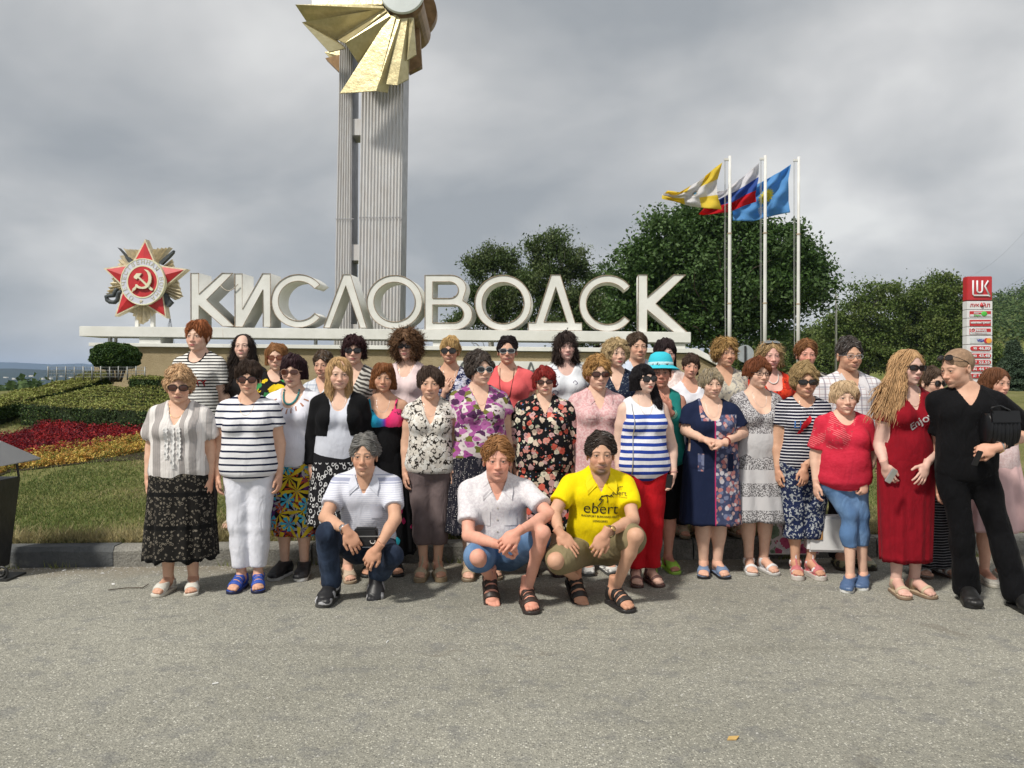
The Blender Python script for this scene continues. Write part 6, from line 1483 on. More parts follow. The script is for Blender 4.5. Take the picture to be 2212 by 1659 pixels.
def fl3(t, u, v):
    dx = t.M('MULTIPLY', t.M('SUBTRACT', u, .42), 1.35); dv = t.M('SUBTRACT', v, .50); rr = t.M('SQRT', t.M('ADD', t.M('POWER', dx, 2), t.M('POWER', dv, 2))); a = t.M('ARCTAN2', dv, dx); ray = t.M('MULTIPLY', t.M('ABSOLUTE', t.M('SINE', t.M('MULTIPLY', a, 8.0))), .06)
    c = t.mix(t.M('LESS_THAN', rr, t.M('ADD', .13, ray)), (.17, .44, .78), (.80, .72, .10)); ring = t.M('LESS_THAN', t.M('ABSOLUTE', t.M('SUBTRACT', rr, .075)), .012); c = t.mix(t.M('MULTIPLY', ring, .5), c, (.5, .35, .03))
    return t.mix(t.M('MULTIPLY', t.M('LESS_THAN', t.M('ABSOLUTE', t.M('SUBTRACT', u, .50)), .05), t.M('MULTIPLY', t.M('LESS_THAN', t.M('ABSOLUTE', t.M('SUBTRACT', v, .80)), .07), t.M('GREATER_THAN', t.noise(30), .5))), c, (.7, .7, .72))
flag('light blue flag with a yellow sun flying between the middle and right poles', 31.2, [(1900, 195), (1760, 290), (1580, 390), (1440, 470), (1290, 600)], [(1890, 835), (1700, 870), (1400, 950), (1130, 945)], [(1900, 195), (1865, 400), (1870, 700), (1890, 835)], [(1290, 600), (1180, 720), (1122, 820), (1130, 945)], flag_mat('blue_sun_flag', fl3), 3)
flag('white, blue and red striped flag in the middle, partly behind the yellow one', 30.2, [(1472, 178), (1300, 330), (1110, 470), (1020, 545), (920, 548)], [(1440, 692), (1280, 745), (1080, 830), (740, 870), (672, 858)], [(1472, 178), (1468, 390), (1425, 590), (1440, 692)], [(920, 548), (850, 640), (760, 760), (672, 858)], flag_mat('tricolour_flag', fl2), 4)
flag('yellow flag with a white cross flying from the left pole', 28.7, [(985, 172), (880, 250), (670, 420), (420, 565), (262, 545)], [(980, 795), (720, 775), (560, 750), (350, 690), (182, 655)], [(985, 172), (915, 420), (920, 600), (980, 795)], [(262, 545), (185, 600), (182, 655)], flag_mat('yellow_cross_flag', fl1), 5)
# ================================================================ totem, lamp, bin, bags, litter
TR = solid('totem_red', (.50, .03, .035), .4, .06, spec=.5); TWH = solid('totem_white', (.70, .70, .72), .4, .05); TGAP = solid('totem_gap', (.22, .10, .10), .6); TGREEN = solid('totem_green', (.10, .50, .08), .5); TLG = solid('totem_panel_grey', (.58, .60, .62), .5); TBL = solid('totem_blue', (.03, .05, .35), .5); TOR = solid('totem_orange', (.8, .35, .06), .5)
LD = 27.0; LK = LD/FPX; def_rot = math.radians(-3)
LO = thing('price_totem', 'tall red and white petrol station totem with fuel prices', 'sign', at(2109, LD, ground_z(17, 27)-.4), def_rot)
RZ = math.cos(def_rot)
def lc(cx, cy): px = (2400+cx/5.186)*.8534; py = (680+cy/5.186)*.8534; return ((px-2109)*LK*1.0, CAMZ+(HY-py)*LK-LO.location.z)
def lbox(name, x0, y0, x1, y1, yf, yb, mat, par=LO, bevel=0.0):
    a = lc(x0, y0); b = lc(x1, y1); m = MB(); m.box(((a[0]+b[0])/2, (yf+yb)/2, (a[1]+b[1])/2), (abs(b[0]-a[0])/2, (yb-yf)/2, abs(a[1]-b[1])/2)); return m.build(name, mat, par, bevel=bevel)
XL, XR = 208, 522
lbox('logo_box', XL, 112, XR+4, 425, -.20, .10, TR, bevel=.02)
rows_ = [433, 545, 657, 770, 885, 1000, 1100, 1188, 1278, 1362, 1450]
lbox('core', XL+4, 425, XR+6, 1900, -.15, .08, TGAP)
for i in range(len(rows_)-1): lbox('sign_panel', XL, rows_[i]+2, XR+8, rows_[i+1]-3, -.20, .10, TWH, bevel=.008)
lbox('sign_panel', XL, 1453, XR+8, 1900, -.20, .10, TWH)
def stroke(name, pts, w, mat, y=-.225, th=.03, par=LO):
    m = MB(); q = [lc(*p) for p in pts]
    m.tube([(x, y, z) for x, z in q], w, 8); return m.build(name, mat, par, smooth=True)
wS = 11*.8534/5.186*LK
stroke('logo_stroke', [(278, 165), (278, 345), (288, 362), (470, 364), (488, 372), (492, 376)], wS, TWH); stroke('logo_stroke', [(330, 168), (330, 300), (340, 320), (362, 326), (382, 320), (394, 300), (394, 168)], wS, TWH); stroke('logo_stroke', [(468, 172), (428, 240), (490, 372)], wS, TWH)
def ltext(body, cx, cy, h, mat, w=None, y=-.21, bold=.004, par=LO):
    hh = h*.8534/5.186*LK; me = text_mesh(body, hh*1.35, extrude=.006, bold=bold*hh*3)
    xs_ = [v.co.x for v in me.vertices]; k = 1.0
    if w: k = (w*.8534/5.186*LK)/(max(xs_)-min(xs_)+1e-6)
    x, z = lc(cx, cy); zs_ = [v.co.z for v in me.vertices]; zc_ = (max(zs_)+min(zs_))/2; xc_ = (max(xs_)+min(xs_))/2
    me.transform(Matrix.Translation((x, y, z)) @ Matrix.Diagonal((k, 1, 1, 1)) @ Matrix.Translation((-xc_, 0, -zc_))); me.materials.append(mat); return link('lettering', me, par)
TRD = TR
ltext('ЛУК', 302, 488, 40, TRD, 115); ltext('ЙЛ', 447, 484, 46, TRD, 96); a = lc(390, 488); m = MB(); m.lathe([(0, -.045), (.05, -.03), (.06, 0), (.035, .05), (0, .105)], (a[0], -.21, a[1]-.01), 16); m.build('drop', TRD, LO, smooth=True)
for y0, y1 in ((565, 640), (678, 760), (792, 872)): lbox('inset_panel', 240, y0, 510, y1, -.212, -.19, TRD, bevel=.006)
lbox('inset_panel', 244, 606, 507, 636, -.216, -.2, TLG); lbox('inset_panel', 244, 838, 507, 868, -.216, -.2, TLG); lbox('inset_panel', 246, 908, 512, 988, -.210, -.19, TLG, bevel=.006)
lbox('stripe', 292, 574, 395, 583, -.218, -.2, TWH); lbox('stripe', 292, 590, 355, 596, -.218, -.2, TWH); ltext('Евро', 335, 622, 24, TGREEN, 80, -.22); a = lc(422, 600); v_, f_ = sphere((0, 0, 0), 1, 14, 8); m = MB(); m.poly([(a[0]+p[0]*.10, -.218+p[1]*.02, a[1]+p[2]*.085) for p in v_], [tuple(q) for q in f_]); m.build('tree_logo', TGREEN, LO, smooth=True)
ltext('минимаркет', 378, 717, 30, TWH, 250, -.218, .02); ltext('ЛИКАРД', 382, 818, 26, TWH, 140, -.218, .02); a = lc(284, 816); m = MB(); m.tube([(a[0]+.075*math.cos(q*.4), -.22, a[1]+.075*math.sin(q*.4)) for q in range(17)], .012, 6); m.build('round_logo', TWH, LO); ltext('Л', 284, 818, 20, TWH, None, -.218)
lbox('stripe', 310, 850, 400, 853, -.219, -.2, TGAP); lbox('stripe', 310, 859, 460, 862, -.219, -.2, TGAP)
ltext('VISA', 380, 948, 38, TBL, 95, -.216, .01)
for cx_, mt in ((455, TR), (483, TOR)): a = lc(cx_, 950); m = MB(); m.lathe([(.088, 0), (.088, .012), (0, .012)], (a[0], -.212-(.004 if mt is TOR else 0), a[1]), 20, Matrix.Rotation(math.pi/2, 3, 'X')); m.build('card_logo', mt, LO)
for y, pre, num in ((1050, '95', '46.80'), (1145, '92', '43.48'), (1230, 'ДТ', '52.55'), (1318, 'Д', '44.15'), (1408, 'ДТ', '19.50')):
    a = lc(250, y-28); b = lc(512, y+28); hh = (a[1]-b[1])/2; zc = (a[1]+b[1])/2; n = 10; pts = [(b[0]-hh+hh*math.cos(math.radians(-90+180*k/n)), zc+hh*math.sin(math.radians(-90+180*k/n))) for k in range(n+1)]+[(a[0]+hh+hh*math.cos(math.radians(90+180*k/n)), zc+hh*math.sin(math.radians(90+180*k/n))) for k in range(n+1)]
    extrude_poly('price_plate', [pts], .03, TRD, LO, Matrix.Translation((0, -.218, 0))); ltext(pre, 308, y, 26, TWH, 44, -.225, .02); ltext(num, 425, y, 38, TWH, 138, -.225, .01)
# street lamp and round sign
LM = thing('street_lamp', 'thin white street lamp post with a bent head between the trees', 'street lamp', at(1805.5, 42, ground_z(16.9, 42)-.3)); k = 42/FPX; H_ = CAMZ+(HY-628)*k-LM.location.z
m = MB(); m.tube([(0, 0, -.2), (0, 0, H_-.5), (-.02, 0, H_-.15), (-.12, -.1, H_)], [.062, .05, .035, .03], 10); m.build('post', POLEM, LM, smooth=True); m = MB(); m.lathe([(0, -.08), (.08, -.05), (.1, 0), (.04, .06), (0, .07)], (-.02, -.05, H_-.32), 14); m.build('lamp_head', WPAINT, LM, smooth=True)
RS = thing('road_sign', 'grey back of a round road sign behind the curly haired woman', 'sign', at(1610, 26, .9)); k = 26/FPX; zc = CAMZ+(HY-764)*k-.9
m = MB(); m.tube([(0, 0, -.4), (0, 0, zc+.25)], .035, 8); m.build('post', solid('dark_post', (.03, .03, .03), .5), RS); m = MB(); m.lathe([(.285, 0), (.285, .02)], (0, .05, zc), 28, Matrix.Rotation(math.pi/2, 3, 'X')); m.build('plate', solid('sign_back', (.42, .45, .47), .4, metal=.3), RS)
# pylon far off and power lines
PY = thing('power_pylon', 'small dark lattice power pylon seen above the white beam', 'pylon', at(368, 150, -6)); k = 150/FPX; IR = solid('dark_iron', (.06, .06, .06), .7); zt = CAMZ+(HY-682)*k+6
m = MB(); W0 = 1.9
for sx in (-1, 1):
    for sy in (-1, 1): m.tube([(sx*W0, sy*W0, 0), (sx*.5, sy*.5, zt*.75), (0, 0, zt)], .035, 4)
for i in range(9):
    t = i/9; t2 = (i+1)/9; w0 = W0*(1-t*.9); w1 = W0*(1-t2*.9); m.tube([(-w0, -w0, zt*t), (w1, -w1, zt*t2)], .018, 3); m.tube([(w0, -w0, zt*t), (-w1, -w1, zt*t2)], .018, 3)
m.tube([(-1.6, 0, zt*.86), (1.6, 0, zt*.86)], .03, 4); m.tube([(-4.6, 0, zt*.52), (-2, 0, zt*.60), (2, 0, zt*.60), (4.6, 0, zt*.52)], .03, 4); m.tube([(-4.6, 0, zt*.52), (4.6, 0, zt*.52)], .03, 4); m.build('lattice', IR, PY)
for i, (a, b, c) in enumerate((((2212, 500), (2090, 600), 120), ((2260, 560), (2120, 640), 120), ((2260, 590), (2130, 655), 120))):
    p = P(*a, c); q = P(*b, c); m = MB(); m.tube([p.lerp(q, t/10)-p-Vector((0, 0, .8*math.sin(t/10*3.14))) for t in range(11)], .010, 4)
    o = m.build('power_line', IR, None, loc=tuple(p)); props(o, 'thin power line sagging down the sky at the right edge, %s of three' % ('highest', 'middle', 'lowest')[i], 'cable')
# litter bin on the left
BN = thing('litter_bin', 'black wrought metal bin with a slanted grey roof at the left edge', 'bin', at(-18, 6.0, 0)); k = 6.0/FPX
BLK = solid('black_metal', (.022, .022, .022), .45, .3, 14, spec=.5, bump=.3, bscale=30); ROOFM = solid('grey_roof_sheet', (.33, .33, .33), .4, .08, 3, metal=.3)
def bx_(px, py): return ((px-8)*k, CAMZ+(HY-py)*k)
m = MB(); a = bx_(-40, 955)[1]; pts = []
zt = bx_(0, 952)[1]; ze = bx_(0, 998)[1]; w = (62-8)*k; m.poly([(-w*1.2, -.30, ze), (w, -.30, ze), (w*.35, .0, zt), (-w*1.0, .0, zt), (-w*1.2, .30, ze), (w, .30, ze), (-w*1.2, -.30, ze-.012), (w, -.30, ze-.012), (-w*1.2, .3, ze-.012), (w, .3, ze-.012)], [(0, 1, 2, 3), (3, 2, 5, 4), (0, 6, 7, 1), (1, 7, 9, 5, 2), (6, 8, 9, 7), (5, 9, 8, 4), (4, 8, 6, 0, 3)]); m.build('roof', ROOFM, BN)
zb0 = bx_(0, 1230)[1]; zb1 = bx_(0, 1035)[1]; t0 = (40-8)*k; t1 = (14-8)*k+.02
m = MB(); m.poly([(-.16, -.11, zb0), (t1, -.11, zb0), (t1, .14, zb0), (-.16, .14, zb0), (-.22, -.17, zb1), (t0, -.17, zb1), (t0, .17, zb1), (-.22, .17, zb1)], [(3, 2, 1, 0), (4, 5, 6, 7), (0, 1, 5, 4), (1, 2, 6, 5), (2, 3, 7, 6), (3, 0, 4, 7)]); m.build('bin_body', BLK, BN, bevel=.006)
for sx, sy in ((t0-.01, -.16), (t0-.01, .16), (-.2, -.16), (-.2, .16)): m = MB(); m.tube([(sx, sy, zb1), (sx*.9, sy*.9, ze-.0)], .009, 6); m.build('roof_post', BLK, BN)
m = MB(); n = 26
def spiral(cx, cz, r0, r1, a0, a1, y): return [(cx+(r0+(r1-r0)*i/n)*math.cos(a0+(a1-a0)*i/n), y, cz+(r0+(r1-r0)*i/n)*math.sin(a0+(a1-a0)*i/n)) for i in range(n+1)]
m.tube(spiral(t1+.075, .062, .055, .018, math.pi*1.0, math.pi*4.2, -.08), .010, 6); m.tube([(t1-.08, -.08, .12), (t1-.02, -.08, .05), (t1+.03, -.08, .022), (t1+.075, -.08, .012)], .010, 6); m.tube(spiral(-.2, .062, .055, .018, 0, -math.pi*3.2, -.08), .010, 6); m.build('scroll_foot', BLK, BN, smooth=True)
m = MB(); m.box((-.02, 0, .008), (.20, .12, .008)); m.build('base_bar', BLK, BN)
m = MB(); zc = (zb0+zb1)/2
for s_ in (-1, 1): m.tube([(-.05+s_*.0, -.16, zc-.12), (-.05+s_*.03, -.162, zc), (-.05+s_*.05, -.165, zc+.09), (-.05+s_*.085, -.168, zc+.10), (-.05+s_*.085, -.168, zc+.06), (-.05+s_*.06, -.167, zc+.065)], .005, 5)
m.build('scroll_ornament', solid('old_bronze', (.10, .08, .05), .5, metal=.3), BN, smooth=True)
# litter
PAP = solid('paper_white', (.72, .72, .70), .8); LEAFL = solid('fallen_leaf', (.5, .33, .12), .8)
def road_pt(px, py): d = CAMZ*FPX/(py-HY); return at(px, d, 0)
for i, (px, py, rot, lab) in enumerate(((463, 1480, .5, 'white cigarette end lying on the asphalt at the lower left'), (836, 1389, 1.4, 'white cigarette end on the asphalt in front of the grey haired man'))):
    m = MB(); m.tube([(-.014, 0, .004), (.014, 0, .004)], .004, 8); o = m.build('cigarette_end', PAP, None, loc=tuple(road_pt(px, py)), rot=(0, 0, rot)); props(o, lab, 'litter', 'cigarette ends on the asphalt')
m = MB(); m.poly([(-.03, 0, .004), (-.01, .014, .010), (.022, .008, .005), (.03, -.004, .012), (.005, -.014, .004)], [(0, 1, 2, 3, 4)]); m.poly([(-.03, 0, .001), (-.01, .014, .007), (.022, .008, .002), (.03, -.004, .009), (.005, -.014, .001)], [(4, 3, 2, 1, 0)]); o = m.build('fallen_leaf', LEAFL, None, loc=tuple(road_pt(1585, 1600)), rot=(0, 0, .4)); props(o, 'small tan fallen leaf on the asphalt at the bottom', 'leaf')
m = MB(); a = road_pt(232, 1277); b = road_pt(320, 1265); m.tube([(0, 0, .006), (.11, .03, .012), (.22, .05, .008), tuple(b-a+Vector((0, 0, .01)))], [.003, .004, .004, .003], 5); o = m.build('twig', BARK, None, loc=tuple(a)); props(o, 'thin dark twig on the asphalt beside the white sandals', 'twig')
r = np.random.default_rng(77); nS = 2600; x = r.uniform(-5, 5, nS); y = 2.0+4.6*r.random(nS)**.6; y = np.minimum(y, kerb_y(x)-.02); near = r.random(nS) < .4; y = np.where(near, kerb_y(x)-.02-.35*r.random(nS)**2, y); sz = r.uniform(.0025, .0065, nS)
V = []; base = np.array([(-1, -1, 0), (1, -.8, 0), (.9, 1, 0), (-.8, .9, 0), (0, 0, .9)]); V = (base[None]*sz[:, None, None]+np.stack([x, y, 0*x+.0005], 1)[:, None]).reshape(-1, 3); i0 = np.arange(nS)*5
F = np.concatenate([np.stack([i0+a, i0+b, i0+4], 1) for a, b in ((0, 1), (1, 2), (2, 3), (3, 0))])
o = link('grit', mesh_np('grit', V, F, [solid('pale_grit', (.42, .41, .38), .9, .3, 60)], smooth=False), kind='stuff'); props(o, 'loose pale grit scattered over the asphalt and along the kerb', 'grit')

r = random.Random(5)
def kpt(px, off): x = (px-CX)/FPX*6.3; return Vector((x, kerb_y(x)-off, 0))
for i, (px, off, lab) in enumerate(((150, .12, 'crumpled white paper scrap at the foot of the dark painted kerb'), (245, .22, 'small white wrapper on the asphalt left of the thin twig'), (310, .55, 'torn white scrap beside the white sandals'))):
    m = MB(); n = 7; pts = [(math.cos(6.28*k/n)*.016*r.uniform(.6, 1.3), math.sin(6.28*k/n)*.010*r.uniform(.6, 1.3), r.uniform(.001, .010)) for k in range(n)]; m.poly(pts+[(0, 0, .009)], [(k, (k+1) % n, n) for k in range(n)]); m.poly([(a, b, .0006) for a, b, c in pts], [tuple(range(n-1, -1, -1))])
    o = m.build('paper_scrap', PAP, None, loc=tuple(kpt(px, off))); props(o, lab, 'litter', 'paper scraps by the kerb')
rr_ = np.random.default_rng(8); V = []; F = []
for cx_ in (-2.2, -1.62, -3.55, -.4, .85, 2.3, 3.9, -3.95):
    nb = 26; x = cx_+rr_.normal(0, .07, nb); y = kerb_y(x)-.012-.03*rr_.random(nb); h = .03+.05*rr_.random(nb); a = rr_.uniform(0, 6.28, nb); w = .004
    for q in range(nb):
        b = len(V); V += [(x[q]-w*math.cos(a[q]), y[q]-w*math.sin(a[q]), 0), (x[q]+w*math.cos(a[q]), y[q]+w*math.sin(a[q]), 0), (x[q]+.5*h[q]*math.cos(a[q]*3), y[q]-.4*h[q]*rr_.random(), h[q])]; F.append((b, b+1, b+2))
o = link('weeds', mesh_np('weeds', V, F, GR[1], smooth=False), kind='stuff'); props(o, 'small weeds sprouting at the foot of the kerb', 'weeds')
# ================================================================ the group
NAVY = (.012, .016, .045); WHT = (.74, .74, .77); BLKC = (.006, .006, .007)
BLOND = (.50, .35, .17); GOLDH = (.40, .24, .09); DBR = (.030, .018, .012); BLKH = (.010, .008, .009); AUB = (.15, .05, .022); GREYH = (.26, .25, .23)
SK1 = (.62, .385, .27); SK2 = (.66, .435, .325); SK3 = (.56, .33, .22); SK4 = (.60, .36, .255)
TAN = ('sandal', (.42, .33, .22), (.20, .15, .10)); BLKS = ('closed', (.02, .02, .02), (.02, .02, .02))
DARKP = f_solid('dark_trousers', (.022, .022, .026)); JEANSD = f_denim('dark_jeans', (.016, .024, .045), (.05, .075, .13))
# ---------- front row
def ruffle_blouse():
    t = NT('ruffled_blouse'); s = t.sep(t.warp(.012, 6)); x = t.M('ABSOLUTE', t.M('SUBTRACT', s[0], -.0)); c = (.70, .67, .65)
    for x0, w, k in ((-.115, .030, .8), (.06, .018, .75), (.125, .022, .7), (-.215, .028, .7), (.21, .02, .6)):
        m = t.M('LESS_THAN', t.M('ABSOLUTE', t.M('SUBTRACT', s[0], x0)), w); c = t.mix(t.M('MULTIPLY', m, k), c, (.22, .20, .195))
    f = t.M('FRACT', t.M('MULTIPLY', s[0], 60)); c = t.mix(t.M('MULTIPLY', t.M('LESS_THAN', f, .2), .35), c, (.5, .42, .40)); t.color(c); return cloth_finish(t, fold=.6)
LACESK = f_lace('black_lace', (.012, .011, .010), (.17, .15, .12), 62, (4.4, .13, (.006, .006, .006)), .07, .38)
p1 = person(dict(hs=1.09, px=387, top=793, d=5.62, f=.8, bust=.9, face=(.22, .06, .03), skin=SK1, fw=1.05, lip=(.35, .10, .11),
  age=.95, label='elderly woman with curly strawberry blond hair, white and grey ruffled blouse and black lace skirt',
  hair=dict(style='curly', col=(.56, .36, .20), vol=.012, top=.022, line=.060, nape=-.07, ear=-.012, curl=1.0, n=420, ln=.035, lift=.004, fly=.006, var=.2),
  glasses=dict(frame=FRAME_BLACK, lens=GLASS_BROWN, size=(.028, .020)),
  topw=dict(mat=ruffle_blouse(), neck=('v', 1.235, .085), sleeve=.55, hem=.83, flare=.024, off=.016, amp=.005), bottom=dict(type='skirt', mat=LACESK, top=.93, hem=.25, flare=.048, pleat=.010, ragged=.012),
  shoes=('open', (.62, .60, .54), (.55, .52, .45)), gap=.015, name='person'))
def ruffle(q, x0, z0, z1, mat, n=26, w=.012):            # frilled placket down the blouse
    s = q['s']; tg = q['garments']['top']; V = []; F = []
    for i in range(n+1):
        z = z0+(z1-z0)*i/n
        for j, xx in enumerate((-w, -w*.3, w*.3, w)): V.append(((x0+xx+.004*math.sin(i*1.9+j))*s, 0, z*s))
    P_ = project(V, tg, .003); P_ = [p+Vector((0, -abs(math.sin(i*1.7))*.010*(1 if (i % 4) in (0, 3) else .3), 0)) for i, p in enumerate(P_)]
    for i in range(n):
        for j in range(3): F.append((i*4+j, (i+1)*4+j, (i+1)*4+j+1, i*4+j+1))
    link('ruffle', mesh_np('ruffle', [tuple(p) for p in P_], F, mat), q['root'])
RUF = f_solid('white_frill', (.70, .69, .68))
for x0 in (-.045, .0, .045): ruffle(p1, x0, 1.23, 1.0 if x0 else .93, RUF)
p2 = person(dict(hs=0.97, px=537, top=780, d=5.7, f=.75, bust=.95, face=(.08, .04, 0), skin=SK1, fw=1.06,
  label='woman with dark bowl haircut, navy striped tee, white cropped trousers and blue sandals',
  hair=dict(style='short', col=(.035, .02, .013), vol=.016, line=.050, ear=-.02, top=.020, fringe=(-.6, .9), ln=.07), glasses=dict(frame=FRAME_BLACK, lens=GLASS_BROWN, size=(.031, .025), sq=2.2),
  topw=dict(mat=f_stripes('navy_striped_tee', WHT, NAVY, 21.5, .29), neck=('r', 1.350, .088), sleeve=.50, hem=.79), bottom=dict(mat=f_solid('white_cotton', (.70, .71, .78), .05, .5), hem=.155, off=.014, amp=.006, flare=.012),
  shoes=('sandal', (.03, .08, .38), (.012, .015, .05)), gap=-.015))
p3 = person(dict(hs=1.0, px=633, top=765, d=6.05, f=.7, bust=.95, face=(.10, .03, 0), skin=SK2, lip=(.30, .03, .05),
  label='woman with dark plum bob, white tee, turquoise beads and tropical print capris',
  hair=dict(style='bob', col=(.028, .010, .014), len=-.01, vol=.012, line=.050, width=.010, ln=.08, fringe=(.7, -.7), part=.03), glasses=dict(frame=solid('bronze_frame', (.30, .18, .13), .3), lens=GLASS_BROWN, size=(.031, .023)),
  topw=dict(mat=f_solid('white_jersey', (.74, .74, .82), .04), neck=('r', 1.27, .095), sleeve=.45, hem=.80), bottom=dict(mat=f_leafprint(), hem=.30, off=.03, amp=.006, flare=.03),
  shoes=('sneaker', (.022, .022, .025), (.6, .6, .6)), gap=.0))
p4 = person(dict(hs=1.02, px=733, top=770, d=5.95, f=.45, bust=.7, face=(.12, .03, .02), yaw=.15, skin=SK2, lip=(.45, .20, .19),
  label='young woman with long blond hair, black shrug over a pale grey top',
  hair=dict(style='long', col=(.50, .32, .155), len=.20, line=.050, vol=.008, width=.016, ln=.14, lift=.004, seg=9, rad=.0042, n=420, fringe=(-.3, .6), top=.012, bk=.0), 
  topw=dict(mat=f_solid('pale_grey_jersey', (.55, .57, .64), .05), neck=('r', 1.265, .08), sleeve=0, hem=.90, off=.008), over=dict(name='shrug', mat=f_solid('black_shrug', BLKC), sleeve=1.88, open=.055, hem=1.08, off=.015, neck=('v', 1.15, .10)),
  bottom=dict(type='skirt', mat=f_rings('ring_print', (.012, .012, .014), (.60, .60, .60), 34, .07, .88), top=.96, hem=.42, flare=.04), shoes=('open', (.5, .40, .30), (.3, .22, .15))))
def sundress():
    t = NT('sundress'); s = t.sep(); c = BLKC; v = t.warp(.03, 10); w = t.vor(9, t.map(v, loc=(.6, .2, .35))); q = t.sep(w['Color'])
    cc = t.ramp(t.M('ADD', t.M('MULTIPLY', s[0], 3.4), .5), [(.25, (.015, .30, .45)), (.45, (.03, .22, .45)), (.55, (.10, .04, .30)), (.62, (.62, .02, .12)), (.85, (.70, .05, .18))])
    z = s[2]; up = t.M('GREATER_THAN', t.M('ADD', z, t.M('MULTIPLY', t.noise(8), .05)), 1.155); c = t.mix(up, c, cc)
    c = t.mix(t.M('MULTIPLY', up, t.M('GREATER_THAN', t.noise(24, detail=3), .63)), c, (.01, .01, .015)); low = t.M('LESS_THAN', z, .62); m = t.M('MULTIPLY', low, t.M('LESS_THAN', w['Distance'], .30))
    c = t.mix(m, c, t.ramp(q[0], [(0, (.02, .30, .38)), (.4, (.55, .03, .14)), (.7, (.05, .10, .30))], True)); t.color(c); return cloth_finish(t)
SUND = sundress()
p5 = person(dict(hs=0.97, px=828, top=782, d=6.15, f=.5, bust=.95, face=(.05, 0, .04), skin=SK3, lip=(.45, .14, .13),
  label='smiling woman with auburn bob and black sundress with a pink and turquoise printed bodice',
  hair=dict(style='bob', col=(.20, .075, .025), len=.02, vol=.010, line=.060, width=.022, ln=.09, fringe=(.5, -.7), part=-.02),
  topw=dict(name='dress_bodice', mat=SUND, neck=('r', 1.225, .115), sleeve=0, hem=.80, z1=1.30), bottom=dict(type='skirt', mat=SUND, top=1.02, hem=.16, flare=.05), shoes=('sandal', (.02, .02, .02), (.02, .02, .02))))
p6 = person(dict(hs=1.08, px=930, top=790, d=6.0, f=.5, bust=.75, face=(-.04, .02, 0), skin=SK1, lip=(.42, .20, .17), out=-.005,
  label='woman with short brown hair, black and white leaf print blouse and taupe cropped trousers',
  hair=dict(style='bob', col=(.060, .038, .028), len=-.045, vol=.012, line=.062, width=.006, ln=.06, fringe=(.2, .9), part=-.02),
  topw=dict(mat=f_blooms('leaf_print_blouse', (.028, .022, .018), [(.62, .58, .52), (.68, .66, .62), (.56, .52, .47)], 36, .62, [(.6, .57, .52), (.5, .46, .42)], 58, .36, centre=(.30, .26, .22)), neck=('v', 1.205, .075), sleeve=.22, hem=.83), bottom=dict(mat=f_solid('taupe_cotton', (.15, .115, .115), .12, .5), hem=.26, off=.012, amp=.006, flare=.015),
  shoes=('wedge', (.46, .38, .26), (.30, .22, .13)), gap=-.02))
PURP = f_blooms('purple_floral_tee', (.60, .53, .54), [(.30, .07, .24), (.42, .13, .34), (.15, .15, .035), (.62, .55, .55), (.09, .03, .09), (.36, .10, .30)], 17, .72, [(.13, .14, .03), (.30, .07, .24), (.66, .60, .60), (.05, .02, .04)], 30, .45, stretch=(1, 1, 1.5))
p7 = person(dict(hs=1.0, px=1036, top=760, d=6.05, f=.85, bust=1.0, face=(.30, -.02, 0), yaw=.2, skin=SK2, lip=(.42, .18, .17),
  label='heavy set woman with curly dark brown hair, purple floral tee and black speckled skirt',
  hair=dict(style='curly', col=(.065, .050, .042), vol=.020, top=.020, line=.072, nape=-.08, ear=-.035, curl=.9, n=430, ln=.05, grey=.06), glasses=dict(frame=FRAME_GREY, lens=GLASS_DARK, size=(.029, .020)),
  topw=dict(mat=PURP, neck=('v', 1.225, .080), sleeve=.42, hem=.80, amp=.005), bottom=dict(type='skirt', mat=f_dots('speckled_skirt', (.014, .014, .022), (.5, .48, .46), 75, .20, (.10, .09, .10)), top=.93, hem=.34, flare=.05), shoes=TAN))
FLOR = f_blooms('black_floral_print', (.008, .008, .010), [(.58, .24, .20), (.60, .48, .38), (.52, .10, .07), (.62, .57, .45), (.50, .30, .30)], 21, .42, [(.10, .19, .12), (.20, .30, .20), (.45, .08, .06), (.10, .16, .30), (.42, .40, .30), (.01, .01, .01), (.01, .01, .01)], 36, .24)
p8 = person(dict(hs=0.95, px=1176, top=790, d=6.15, f=.95, bust=.9, face=(.0, .02, -.06), skin=SK2, lip=(.50, .10, .12),
  label='woman with bright dyed red hair, cat eye glasses and loose black floral shirt dress',
  hair=dict(style='bob', col=(.24, .022, .018), len=-.02, vol=.010, line=.056, width=.010, ln=.07, fringe=(-.6, .8), fly=.01), glasses=dict(frame=FRAME_BLACK, lens=GLASS_BROWN, size=(.027, .016)),
  topw=dict(name='shirt_dress_bodice', mat=FLOR, neck=('v', 1.27, .065), sleeve=.85, flare=.025, off=.024, hem=.76, loose=.02, amp=.006), bottom=dict(type='skirt', mat=FLOR, top=1.05, hem=.36, flare=.045), shoes=('sandal', (.10, .04, .03), (.04, .02, .02))))
PINK = f_speck('pink_print_cotton', (.58, .33, .34), (.66, .46, .46), 60, .5)
p9 = person(dict(hs=1.04, px=1291, top=770, d=6.2, f=.8, bust=.95, face=(.06, 0, 0), skin=SK2, lip=(.48, .22, .20),
  label='woman with short ginger blond hair, aviator sunglasses and pale pink shirt dress',
  hair=dict(style='curly', col=(.42, .235, .085), vol=.010, top=.024, line=.066, nape=-.07, ear=-.004, curl=.6, n=400, ln=.04, fly=.008), glasses=dict(frame=FRAME_BLACK, lens=GLASS_BROWN, size=(.029, .019), sq=3.2),
  topw=dict(name='shirt_dress_bodice', mat=PINK, neck=('v', 1.255, .075), sleeve=.45, hem=.76), bottom=dict(type='skirt', mat=PINK, top=1.0, hem=.40, flare=.03), shoes=('closed', (.66, .66, .64), (.06, .06, .06), (.25, .25, .25))))
